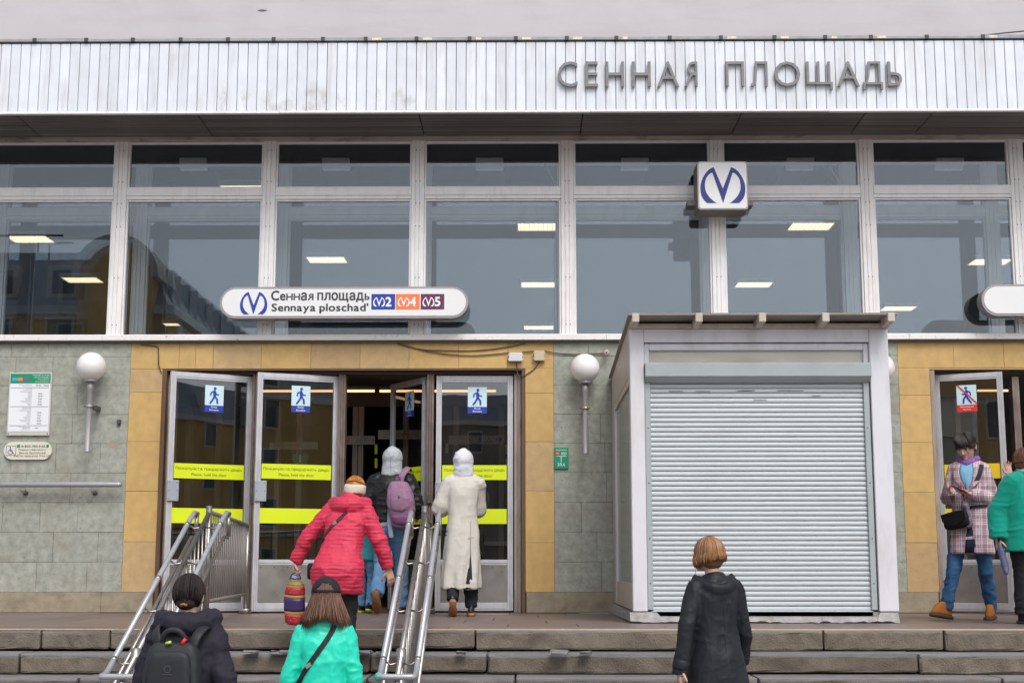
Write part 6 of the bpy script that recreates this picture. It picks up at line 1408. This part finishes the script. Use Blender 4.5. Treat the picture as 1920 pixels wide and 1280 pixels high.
pb.scale = (.86, .86, .80)
for sg in (-1, 1): tube('bag_handle', [(sg * .05, 0, .43), (sg * .035, 0, .47), (0, 0.0, .492)], .006, bmat['violet'], pb, n=6, sub=3, local=True)
b = bmesh.new(); add_ell(b, (0, 0, .445), (.035, .02, .03), u=10, v=8); mk('bag_content', to_mesh(b, True), mat('plastic_blue', (0.30, 0.45, 0.62), .3, var=.3, vscale=60), pb, True)

# --- D: hooded man in leather jacket with a purple backpack
D = Fig('person in a black leather jacket and grey hood walking in through the open door', (X(733, 1000, -0.35), -0.35, 0.0), R(-4), 1.77)
D.skeleton(ly=0.05, head=(0, -0.1, 0), shw=.18, arms=[dict(e=(-0.265, 0.02, 1.10), w=(-0.16, 0.24, 1.10)), dict(e=(0.275, 0.0, 1.10), w=(0.25, 0.22, 1.02))], legs=[dict(k=(-0.10, 0.02, 0.50), a=(-0.085, -0.30, 0.215), pitch=1.0), dict(k=(0.09, 0.14, 0.50), a=(0.09, 0.16, 0.085))])
leather = cloth('leather_black', (0.012, 0.0125, 0.015), 0.4, var=.2, bump=.12, bscale=120, spec=.3)
D.top('leather_jacket', leather, [(0.93, .178, .125), (0.955, .19, .135), (1.0, .188, .135), (1.1, .185, .13), (1.22, .205, .14), (1.33, .215, .135), (1.39, .175, .11), (1.44, .11, .09), (1.49, .085, .085)], (.092, .09, .082, .074, .056), voxel=.0095, fold=[folds(.007, (6, 6, 14), 41), folds(.002, (20, 20, 34), 42)])
b = bmesh.new(); add_tube(b, [(0, .0, .97), (0, 0, .91), (0, -.003, .875)], [(.178, .125), (.18, .13), (.172, .122)], n=22, ref=(0, 1, 0)); mk('shirt_hem', remesh(b, .01, 2), cloth('shirt_grey', (.36, .38, .42), .9), D.root, True)
def hood_up(peak=.0, long=.0):
    def f(F, m, rings_seed):
        b = bmesh.new(); c = F.hc
        add_ell(b, c + Vector((0, -.018, .018)), (.105, .122, .122), F.hr, 24, 16); add_ell(b, c + F.hr @ Vector((0, -.05 - peak, .075)), (.062, .06, .07), F.hr, 18, 12)
        add_tube(b, [tuple(c + Vector((0, -.015, -.02))), tuple(c + Vector((0, -.022, -.09))), tuple(c + Vector((0, -.02, -.150))), tuple(c + Vector((0, -.015, -.175)))], [(.104, .115), (.105, .112), (.118, .105), (.12, .10)], n=22, sub=2, ref=(0, 1, 0))
        me = remesh(b, .0075, 5); displace(me, folds(.006, (7, 7, 7), rings_seed)); displace(me, folds(.002, (20, 20, 20), rings_seed + 1)); o = mk('hood', me, m, F.root, True); return o
    return f
greyk = cloth('hood_grey', (0.42, 0.45, 0.48), .95, bump=.3, bscale=300)
hd_ = hood_up()(D, greyk, 45)
D.on(hd_, [(-.035, 1.66), (.0, 1.615), (.028, 1.58)], (.0022, .0018), mat('seam_grey', (.22, .24, .26), .9, var=0), 'hood_seam', parent=hd_, off=.0005); D.on(hd_, [(.03, 1.625), (.0, 1.59), (.0, 1.53), (.0, 1.47)], (.0022, .0018), MATS['seam_grey'], 'hood_seam', parent=hd_, off=.0005)
D.trousers(denim, rad=(.10, .092, .076, .07, .068), over=.02); D.shoes(cloth('shoe_brown', (.10, .055, .05), .7), mat('sole_brown', (.20, .095, .035), .75, var=.3, vscale=30, objspace=True), high=.11)
pk = thing('purple_backpack', 'mauve backpack hanging by one strap from the hooded person\'s right shoulder', 'backpack', tuple(wpt(D, (.10, -.215, .87))), R(-4))
mauve = cloth('backpack_mauve', (0.27, 0.15, 0.235), .6, bump=.12, var=.1); mauve_d = cloth('backpack_mauve_dark', (0.16, 0.07, 0.15), .6)
b = bmesh.new(); loft(b, [(0.0, .07, .04, .06, 0), (.03, .10, .065, .055, 0), (.14, .135, .085, .05, 0), (.28, .15, .10, .035, 0), (.40, .135, .09, .02, .005), (.48, .10, .06, .01, .015), (.505, .05, .03, .005, .02)], n=26, e=2.8); me = remesh(b, .0085, 3); displace(me, folds(.006, (8, 8, 11), 51)); mk('main_bag', me, mauve, pk, True)
b = bmesh.new(); loft(b, [(.17, .06, .03, .045, -.065), (.20, .10, .045, .045, -.07), (.30, .112, .05, .035, -.072), (.40, .085, .04, .022, -.058), (.43, .04, .02, .02, -.05)], n=24, e=2.6); me = remesh(b, .0075, 3); displace(me, folds(.003, (8, 8, 11), 52)); mk('front_pocket', me, mauve, pk, True)
b = bmesh.new(); loft(b, [(.03, .05, .03, .06, -.05), (.06, .095, .045, .055, -.055), (.12, .10, .045, .05, -.06), (.16, .06, .02, .05, -.055)], n=24, e=2.6); me = remesh(b, .0075, 3); displace(me, folds(.004, (8, 8, 11), 53)); mk('lower_pocket', me, mauve_d, pk, True)
b = bmesh.new(); add_tube(b, [(.02, .02, .49), (.04, .02, .56), (.075, .06, .62), (.09, .14, .655), (.095, .23, .63)], [(.040, .010), (.036, .010), (.034, .010), (.033, .010), (.033, .01)], n=10, sub=4, ref=(0, -1, .6)); mk('shoulder_strap', to_mesh(b, True), mauve, pk, True)
b = bmesh.new(); add_tube(b, [(-.08, .02, .22), (-.085, .0, .08), (-.07, -.01, -.04), (-.06, -.01, -.10)], [(.026, .006)] * 4, n=8, sub=4, ref=(0, -1, 0)); mk('loose_strap', to_mesh(b, True), cloth('strap_blue', (.22, .27, .36), .7), pk, True)
tube('grab_loop', [(-.03, .01, .50), (-.03, -.01, .54), (.01, -.015, .55), (.03, .01, .50)], .006, mauve_d, pk, n=6, sub=4, local=True)
b = bmesh.new(); add_lathe(b, (0, 0, 0), [(.012, 0), (.012, .004), (.008, .005)], 14); o = mk('round_badge', to_mesh(b, True), mauve_d, pk, True, loc=(.035, -.122, .33), rot=(R(90), 0, 0))

# --- E: person half hidden, going in ahead
E_ = Fig('small child in a pale patterned hood half hidden between the red coat and backpack', (X(687, 1000, 0.10), 0.10, 0.0), R(-8), 1.27)
E_.skeleton(ly=.04, shw=.15, arms=[dict(e=(-.235, .03, 1.10), w=(-.22, .12, .88)), dict(e=(.23, .0, 1.12), w=(.24, .12, .90))], legs=[dict(k=(-.08, .1, .5), a=(-.08, .05, .085)), dict(k=(.09, .02, .48), a=(.10, -.16, .10), pitch=.25)])
tealc = cloth('child_teal', (.05, .30, .36), .8)
E_.top('jacket', tealc, [(0.76, .19, .14), (0.9, .185, .14), (1.02, .175, .13), (1.2, .175, .13), (1.32, .18, .12), (1.39, .155, .1), (1.44, .1, .085), (1.47, .08, .075)], (.08, .075, .07, .066, .056), fold=[folds(.006, (6, 6, 12), 61)])
E_.trousers(denim); E_.shoes(black_cloth, mat('sole_lime', (.5, .5, .03), .6, var=0))
CHILD = E_
# --- F: long beige coat, white hood
Fg = Fig('person in a long beige coat and white hood pushing the closed door', (X(868, 1000, -1.12), -1.12, 0.0), R(3), 1.685)
Fg.skeleton(ly=0.03, head=(0.0, -0.1, 0), shw=.165, arms=[dict(e=(-0.245, 0.04, 1.10), w=(-0.16, 0.25, 1.12)), dict(e=(0.165, 0.12, 1.10), w=(0.12, 0.32, 1.12))], legs=[dict(k=(-0.10, 0.05, 0.46), a=(-0.10, -0.16, 0.165), pitch=.75), dict(k=(0.085, 0.06, 0.47), a=(0.09, 0.0, 0.085))])
beige = cloth('coat_beige', (0.59, 0.565, 0.515), .72, var=.05, bump=.08)
def vfold(P):      # long upright folds in the skirt of the coat
    t = np.clip((1.1 - P[:, 2]) / .75, 0, 1); a = np.arctan2(P[:, 1], P[:, 0]); return .014 * t * np.sin(a * 7 + 1.2 * np.sin(P[:, 2] * 5) + 2 * vnoise(P * 3, 8)) + .006 * (1 - t) * vnoise(P * np.array([5, 5, 8]), 9)
def slit(b, s): pass
Fc = Fg.top('long_coat', beige, [(0.285, .212, .155, -.018, -.02), (0.30, .218, .165, -.018, -.02), (0.55, .20, .16, -.012, -.01), (0.8, .186, .15, -.006, 0), (1.0, .165, .135, -.004), (1.15, .165, .135), (1.28, .178, .13), (1.36, .17, .115), (1.41, .13, .1), (1.445, .10, .085), (1.465, .085, .08)], (.084, .082, .086, .078, .06), wx=.95, voxel=.0095,
     fold=[vfold, folds(.005, (5, 5, 3.5), 71, .35), folds(.0012, (16, 16, 12), 72)])
# back vent of the coat: a dark narrow wedge laid flat on the cloth in place of an open slit
bmv = bmesh.new(); bv = BVHTree.FromPolygons([v.co for v in Fc.data.vertices], [p.vertices for p in Fc.data.polygons]); rg = []
for i in range(12):
    t = i / 11; z = .80 - .515 * t; xc_ = .075 + .006 * math.sin(t * 4) - .01 * t; w_ = .001 + .040 * max(0, (t - .3) / .7) ** 1.1
    h = bv.ray_cast(Vector((xc_, -1.5, z)), Vector((0, 1, 0))); y_ = (h[0].y if h[0] is not None else -.18) - .003
    rg.append([bmv.verts.new((xc_ - w_ - .001, y_, z)), bmv.verts.new((xc_ + w_ + .001, y_, z))])
for i in range(11): bmv.faces.new((rg[i][0], rg[i][1], rg[i + 1][1], rg[i + 1][0]))
mk('coat_vent', to_mesh(bmv), cloth('vent_dark', (.03, .03, .035), .9), Fc, True)
Fg.on(Fc, [(.075, .97), (.076, .9), (.075, .80)], (.003, .003), cloth('seam_beige', (.36, .32, .27), .8), 'back_seam', parent=Fc, off=.001)
Fg.on(Fc, [(.105, .80), (.075, .802), (.05, .785)], (.003, .003), MATS['seam_beige'], 'vent_bar', parent=Fc, off=.001)
whk = cloth('hood_white', (0.66, 0.67, 0.72), .9, bump=.2, bscale=300); hood_up(.0)(Fg, whk, 75)
Fg.trousers(cloth('trousers_navy', (.022, .024, .032), .85), rad=(.095, .088, .08, .074, .062)); Fg.shoes(mat('shoe_black_white', (.03, .03, .032), .6, var=0, speck=(.7, .68, .64), speck_scale=22, speck_amt=1.0, objspace=True), mat('sole_gum', (.34, .15, .07), .7, var=.2, objspace=True), sole_h=.036)

hood_up(.0)(CHILD, cloth('hood_print', (.62, .66, .74), .85, speck=(.10, .14, .35), speck_scale=70, speck_amt=.8), 62)
# --- G: black coat, bob
G_ = Fig('person with a light brown bob and black hooded coat in front of the shutter', (X(1340, 1100, -6.2), -6.2, STEP(6)), R(14), 1.63)
G_.skeleton(lx=-.0, ly=0.02, head=(R(30), -.02, 0), hoff=(-.03, 0, .005), shw=.148, arms=[dict(e=(-0.225, -0.03, 1.09), w=(-0.272, -0.03, 0.83), over=.05), dict(e=(0.218, 0.02, 1.09), w=(0.232, 0.12, 0.86))], legs=[dict(k=(-0.09, 0.10, 0.50), a=(-0.09, 0.05, 0.085)), dict(k=(0.09, 0.0, 0.49), a=(0.09, -0.10, 0.085))])
bcoat = cloth('coat_black', (0.017, 0.019, 0.025), .5, var=.2, bump=.1, spec=.22)
Gj = G_.top('coat', bcoat, [(0.665, .235, .16, .01), (0.69, .238, .165, .01), (0.8, .222, .16, .005), (0.93, .195, .145), (1.05, .17, .13), (1.2, .168, .125), (1.32, .182, .12), (1.385, .162, .10), (1.43, .11, .09), (1.46, .085, .078)], (.076, .067, .060, .057, .056), wx=.92, voxel=.0085, fold=[vfold, folds(.005, (6, 6, 3.5), 81, .4), folds(.0015, (14, 14, 18), 82)], hood=hood_down(.14, 1.42, .10, (.034, .062), .11, 1.0), collar=(1.42, .08, .05))
for xs_ in ([(-.085, 1.30), (-.09, 1.1), (-.085, .9), (-.10, .70)], [(.02, 1.27), (.02, 1.1), (.025, .9), (.03, .70)]): G_.on(Gj, xs_, (.0022, .002), seam, 'seam', parent=Gj, off=.0005)
for sd in (0, 1):
    a = G_.arms[sd]; e_, w_ = Vector(a['e']), Vector(a['w']); d_ = (w_ - e_).normalized(); b = bmesh.new(); add_tube(b, [tuple(w_ - d_ * .055), tuple(w_ - d_ * .03), tuple(w_ + d_ * .012)], [.056, .062, .059], n=20, sub=2); me = remesh(b, .008, 2); mk('cuff', me, bcoat, Gj, True)
G_.trousers(black_cloth); G_.shoes(black_cloth, rubber)
bobm = mat('hair_bob', (0.31, 0.155, 0.068), .45, var=0, island=0.6, spec=.5)
pth = hair_cap(G_.hc, G_.hr, 1500, 4, 92, lambda az: .085 + .028 * math.cos(R(az)) + G_.rnd.uniform(-.014, .008), radii=(.097, .113, .106), off=(0, -.012, .024), face=44, jitter=.016, curl=.75, rnd=G_.rnd, flare=.06)
G_.hair(bobm, pth, base=[((0, -.013, .024), (.094, .108, .102)), ((0, -.04, -.04), (.084, .062, .06))], w=.0027)
tube('earphone_wire', [tuple(G_.hc + G_.hr @ Vector((-.085, .03, -.05))), tuple(G_.hc + G_.hr @ Vector((-.10, .04, -.12))), tuple(G_.hc + G_.hr @ Vector((-.09, .05, -.2)))], .0016, seam, G_.root, n=5, sub=3, local=True)

# --- H: plaid coat, phone
H = Fig('person in a pink plaid coat and jeans looking at a phone by the exit', (X(1822, 1000, -2.15), -2.15, 0.0), R(156), 1.765)
H.skeleton(ly=0.02, head=(R(-20), -.45, 0), hoff=(-.0, .02, -.01), shw=.135, skin=skin_p,
   arms=[dict(e=(-0.20, -0.02, 1.10), w=(-0.03, 0.225, 1.135), d=(.75, .35, .12), palm=(0, 0.1, 1), thumb=-1, curl=.35), dict(e=(0.205, -0.0, 1.10), w=(0.145, 0.225, 1.165), d=(.30, .45, .80), palm=(-.85, .0, .3), thumb=-1, curl=.45, spread=.6)],
   legs=[dict(k=(-0.10, 0.02, 0.49), a=(-0.125, -0.13, 0.09), pitch=.06, ang=R(-8)), dict(k=(0.155, 0.10, 0.50), a=(0.235, 0.17, 0.10), pitch=-.14, ang=R(-38))])
plaid = cloth('coat_plaid', (0.42, 0.30, 0.335), .85, bump=.1)
nt = plaid.node_tree; N = nt.nodes; L = nt.links; tc = N.new('ShaderNodeTexCoord'); sp_ = N.new('ShaderNodeSeparateXYZ'); L.new(tc.outputs['Object'], sp_.inputs[0]); src = N['Principled BSDF'].inputs['Base Color'].links[0].from_socket; cur = src
def stripe(axis, per, off, wid, col, amt, cur):
    a = N.new('ShaderNodeMath'); a.operation = 'ADD'; a.inputs[1].default_value = off + 10; L.new(sp_.outputs[axis], a.inputs[0]); m = N.new('ShaderNodeMath'); m.operation = 'MODULO'; m.inputs[1].default_value = per; L.new(a.outputs[0], m.inputs[0])
    c = N.new('ShaderNodeMath'); c.operation = 'LESS_THAN'; c.inputs[1].default_value = wid; L.new(m.outputs[0], c.inputs[0]); k = N.new('ShaderNodeMath'); k.operation = 'MULTIPLY'; k.inputs[1].default_value = amt; L.new(c.outputs[0], k.inputs[0])
    x = N.new('ShaderNodeMix'); x.data_type = 'RGBA'; L.new(k.outputs[0], x.inputs[0]); L.new(cur, x.inputs[6]); x.inputs[7].default_value = (*col, 1); return x.outputs[2]
for ax in ('Z', 'X'):
    cur = stripe(ax, .088, 0, .030, (.19, .10, .15), .4, cur); cur = stripe(ax, .088, .052, .007, (.72, .66, .66), .5, cur); cur = stripe(ax, .088, .036, .006, (.70, .64, .64), .5, cur); cur = stripe(ax, .088, .008, .004, (.75, .70, .70), .5, cur); cur = stripe(ax, .176, .13, .005, (.05, .06, .16), .7, cur)
L.new(cur, N['Principled BSDF'].inputs['Base Color'])
Hc = H.top('plaid_coat', plaid, [(0.595, .225, .18, 0, .03), (0.62, .228, .183, 0, .03), (0.78, .215, .17, 0, .015), (0.95, .20, .142), (1.08, .19, .135), (1.2, .19, .135), (1.32, .19, .125), (1.385, .165, .105), (1.43, .11, .085), (1.455, .09, .078)], (.072, .067, .062, .058, .05), wx=.85, voxel=.009, fold=[folds(.005, (5, 5, 8), 91)])
# open front: dark gap below, blue jumper above, lapels
bv = BVHTree.FromPolygons([v.co for v in Hc.data.vertices], [p.vertices for p in Hc.data.polygons])
def front_patch(name, pts, m, off, par):
    b = bmesh.new(); rg = []
    for z, xa_, xb_ in pts:
        r_ = []
        for k in range(6):
            x_ = xa_ + (xb_ - xa_) * k / 5; h = bv.ray_cast(Vector((x_, 1.5, z)), Vector((0, -1, 0))); y_ = h[0].y if h[0] is not None else .1
            r_.append(b.verts.new((x_, y_ + off, z)))
        rg.append(r_)
    for i in range(len(rg) - 1):
        for k in range(5): b.faces.new((rg[i][k], rg[i][k + 1], rg[i + 1][k + 1], rg[i + 1][k]))
    o = mk(name, to_mesh(b, True), m, par, True); sm_ = o.modifiers.new('thick', 'SOLIDIFY'); sm_.thickness = .004; sm_.offset = 0; return o
front_patch('coat_opening', [(.60, -.055, .045), (.7, -.05, .035), (.82, -.03, .02), (.90, -.012, .008)], cloth('lining_dark', (.02, .022, .045), .8), .003, Hc)
front_patch('jumper', [(1.15, -.008, .012), (1.25, -.045, .05), (1.34, -.06, .07), (1.42, -.05, .055)], cloth('jumper_blue', (.19, .38, .55), .85), .003, H.root)
front_patch('lapel', [(1.16, -.03, -.004), (1.26, -.115, -.045), (1.33, -.135, -.06), (1.36, -.11, -.06), (1.42, -.09, -.05)], plaid, .012, Hc); front_patch('lapel', [(1.16, .006, .032), (1.26, .05, .118), (1.33, .07, .135), (1.36, .07, .115), (1.42, .055, .09)], plaid, .013, Hc)
b = bmesh.new(); P = []
for k in range(13):
    a = 2 * math.pi * k / 12; P.append((.078 * math.cos(a), .01 + .078 * math.sin(a), 1.455 + .012 * math.sin(a * 3) - .03 * max(0, math.sin(a))))
add_tube(b, P, [(.028, .034)] * 13, n=12, sub=3); add_ell(b, (.0, .085, 1.41), (.05, .026, .05)); me = remesh(b, .0075, 3); displace(me, folds(.008, (12, 12, 12), 95)); mk('scarf', me, cloth('scarf_print', (.20, .10, .34), .6, speck=(.45, .25, .14), speck_scale=26, speck_amt=.9), H.root, True)
H.trousers(denim_d, rad=(.082, .076, .068, .060, .056), over=.01, fold=folds(.007, (8, 8, 18), 97)); H.shoes(cloth('suede_tan', (.34, .125, .028), .85), mat('sole_dark', (.05, .03, .02), .7, var=0), high=.125)
dk = mat('hair_dark', (0.018, 0.012, 0.010), .6, var=0, island=.5)
pth = hair_cap(H.hc, H.hr, 520, 5, 86, lambda az: .028 + H.rnd.uniform(-.012, .014), radii=(.085, .103, .101), off=(0, -.01, .026), face=50, jitter=.012, rnd=H.rnd, flare=.06)
for k in range(150):   # fringe across the forehead
    a = H.rnd.uniform(-1, 1); P = [tuple(H.hc + H.hr @ Vector((a * .02 + .02, .0, .128))), tuple(H.hc + H.hr @ Vector((a * .055 + .015, .062, .112))), tuple(H.hc + H.hr @ Vector((a * .072, .096 - .02 * a * a, .066))), tuple(H.hc + H.hr @ Vector((a * .078 - .01, .102 - .035 * a * a, .022 + H.rnd.uniform(-.008, .008))))]; pth.append(P)
H.hair(dk, pth, base=[((0, -.016, .032), (.085, .097, .093)), ((0, -.05, -.02), (.078, .05, .06))], w=.0036)
def attach(o, F, M=None, par=None):
    o.parent = par; o.matrix_parent_inverse = wmat(par).inverted(); o.matrix_basis = wmat(F.root) @ (M or Matrix.Identity(4))
ph = thing('phone', 'dark mobile phone held in the plaid coat wearer\'s hand', 'phone', tuple(wpt(H, (.055, .31, 1.17))))
b = bmesh.new(); add_box(b, -.036, .036, -.0045, .0045, -.075, .075, bev=.004, seg=2); o = mk('case', to_mesh(b), mat('phone_case', (.07, .05, .05), .35, var=0)); PM = Matrix.Translation((.055, .305, 1.172)) @ Matrix.Rotation(R(-62), 4, 'Z') @ Matrix.Rotation(R(-62), 4, 'X'); attach(o, H, PM, ph)
b = bmesh.new(); add_box(b, -.032, .032, -.0056, -.0047, -.068, .068); o = mk('screen', to_mesh(b), mat('phone_screen', (.02, .022, .03), .1, var=0)); attach(o, H, PM, ph)
hbag = thing('handbag', 'small black flap handbag at the hip of the plaid coat', 'bag', tuple(wpt(H, (.11, .18, .85)))); hbm = cloth('handbag_black', (.010, .010, .012), .5)
HM = Matrix.Translation((.105, .19, .90)) @ Matrix.Rotation(R(-22), 4, 'Z') @ Matrix.Rotation(R(10), 4, 'Y'); b = bmesh.new(); sup(b, (0, 0, 0), (.125, .042, .08), 4.5); o = mk('bag_body', to_mesh(b, True), hbm); attach(o, H, HM, hbag)
b = bmesh.new(); add_poly(b, [(-.122, .07), (-.115, .0), (-.04, -.045), (.0, -.055), (.04, -.045), (.115, .0), (.122, .07)], .04, .05); o = mk('flap', to_mesh(b), hbm); attach(o, H, HM, hbag)
st_, _ = H.on(Hc, [(-.125, 1.40), (-.10, 1.30), (-.06, 1.22)], (.02, .003), strap_black, 'strap', back=False, off=.014); st_.parent = hbag; st_.matrix_parent_inverse = wmat(hbag).inverted(); st_.matrix_basis = wmat(H.root)
st_, _ = H.on(Hc, [(-.2, 1.02), (-.12, 1.03), (-.04, 1.02), (.03, 1.0)], (.012, .003), strap_black, 'strap', back=False, off=.010); st_.parent = hbag; st_.matrix_parent_inverse = wmat(hbag).inverted(); st_.matrix_basis = wmat(H.root)
um = thing('folded_scarf_umbrella', 'folded patterned umbrella with a red handle hanging in front of the plaid coat', 'umbrella', tuple(wpt(H, (-.015, .2, .83)))); ump = mat('umbrella_print', (.16, .12, .17), .6, var=.2, speck=(.70, .62, .58), speck_scale=34, speck_amt=.95, objspace=True)
b = bmesh.new(); add_tube(b, [(0, 0, .0), (.0, 0, .04), (.01, .0, .10), (-.005, 0, .16), (.005, 0, .22), (0, 0, .25)], [.012, .034, .038, .026, .036, .012], n=14, sub=3); me = to_mesh(b, True); displace(me, folds(.008, (26, 26, 20), 99)); o = mk('canopy', me, ump); attach(o, H, Matrix.Translation((-.01, .205, .82)) @ Matrix.Rotation(R(8), 4, 'Y'), um)
b = bmesh.new(); add_tube(b, [(0, 0, .25), (0, 0, .31)], .006, 8); add_tube(b, [(0, 0, .30), (0, 0, .335), (0, 0, .39)], [.013, .016, .013], 10); o = mk('handle', to_mesh(b, True), mat('handle_red', (.32, .015, .05), .35, var=0)); attach(o, H, Matrix.Translation((-.01, .205, .82)) @ Matrix.Rotation(R(8), 4, 'Y'), um)

# --- I: green jacket at the right edge
I_ = Fig('person in a green felt jacket cut off by the right edge', (X(1926, 1000, -3.1), -3.1, 0.0), R(203), 1.53)
I_ = I_
I_.skeleton(ly=0.03, head=(R(50), 0, 0), shw=.17, skin=skin_p, arms=[dict(e=(-0.26, -0.02, 1.09), w=(-0.24, 0.14, .90), curl=.9), dict(e=(0.27, -.09, 1.09), w=(0.31, -0.06, 0.82), curl=1.0)], legs=std_legs())
greenf = cloth('jacket_green', (0.0, 0.255, 0.185), .85, var=.05, bump=.2, sheen=.2)
I_.top('jacket', greenf, [(0.70, .275, .205), (0.72, .28, .21), (0.9, .265, .20), (1.1, .245, .185), (1.25, .235, .175), (1.34, .215, .15), (1.40, .165, .12), (1.45, .115, .10), (1.485, .10, .09)], (.112, .105, .10, .096, .092), voxel=.0105, fold=[folds(.006, (4, 4, 8), 101)], collar=(1.44, .095, .055))
b = bmesh.new(); add_tube(b, [(0, .0, 1.44), (0, .005, 1.51)], [(.082, .08), (.075, .075)], n=20); mk('scarf', remesh(b, .008, 2), cloth('scarf_white', (.66, .68, .72), .85), I_.root, True)
I_.trousers(black_cloth, rad=(.12, .105, .085, .08, .076)); I_.shoes(black_cloth, rubber)
shb = mat('hair_auburn', (.14, .055, .022), .45, var=0, island=.4)
I_.hair(shb, hair_cap(I_.hc, I_.hr, 420, 4, 92, lambda az: .045, radii=(.093, .110, .106), face=55, rnd=I_.rnd, jitter=.01), base=[((0, -.014, .026), (.09, .105, .10)), ((0, -.05, -.03), (.082, .055, .06))])
iw = wpt(I_, (.325, -.04, .745)); iu = thing('folded_umbrella', 'folded blue and beige umbrella in the green jacket wearer\'s hand', 'umbrella', (iw.x, iw.y, iw.z - .24))
b = bmesh.new(); add_tube(b, [(.055, 0, .0), (.05, 0, .03), (.035, 0, .12), (.015, 0, .22), (.005, 0, .28)], [.016, .028, .03, .026, .014], n=14, sub=3); me = to_mesh(b, True); displace(me, folds(.004, (30, 30, 18), 103)); mk('canopy', me, mat('umbrella_blue', (.10, .11, .22), .5, var=.3, speck=(.42, .36, .28), speck_scale=16, speck_amt=.9, objspace=True), iu, True)
tube('handle', [(.005, 0, .28), (0, 0, .34)], .011, black_cloth, iu, n=8, local=True)
# --- J: someone behind, only a raised hand shows
J = Fig('person hidden behind the green jacket, only a raised hand showing', (X(1942, 1000, -0.9), -0.9, 0.0), R(178), 1.66)
J.skeleton(skin=skin_p, shw=.16, arms=[dict(e=(-.25, .02, 1.1), w=(-.22, .2, 1.0)), dict(e=(.285, .03, 1.24), w=(.28, .13, 1.47), d=(.15, .05, 1), palm=(0, 1, 0.1), thumb=-1, curl=.2, spread=.5)], legs=std_legs())
J.top('coat', black_cloth, [(0.7, .2, .14), (0.9, .2, .14), (1.05, .18, .13), (1.22, .185, .13), (1.33, .185, .12), (1.39, .16, .1), (1.44, .1, .085), (1.47, .085, .08)], (.085, .08, .072, .066, .054), fold=[folds(.006, (6, 6, 12), 111)])
J.trousers(black_cloth); J.shoes(black_cloth, rubber); J.hair(dk, hair_cap(J.hc, J.hr, 200, 4, 90, lambda az: .05, face=55, rnd=J.rnd), base=[((0, -.014, .026), (.088, .10, .096))])
for m_ in list(bpy.data.scenes):
    if m_.name.startswith('tmp'): bpy.data.scenes.remove(m_)
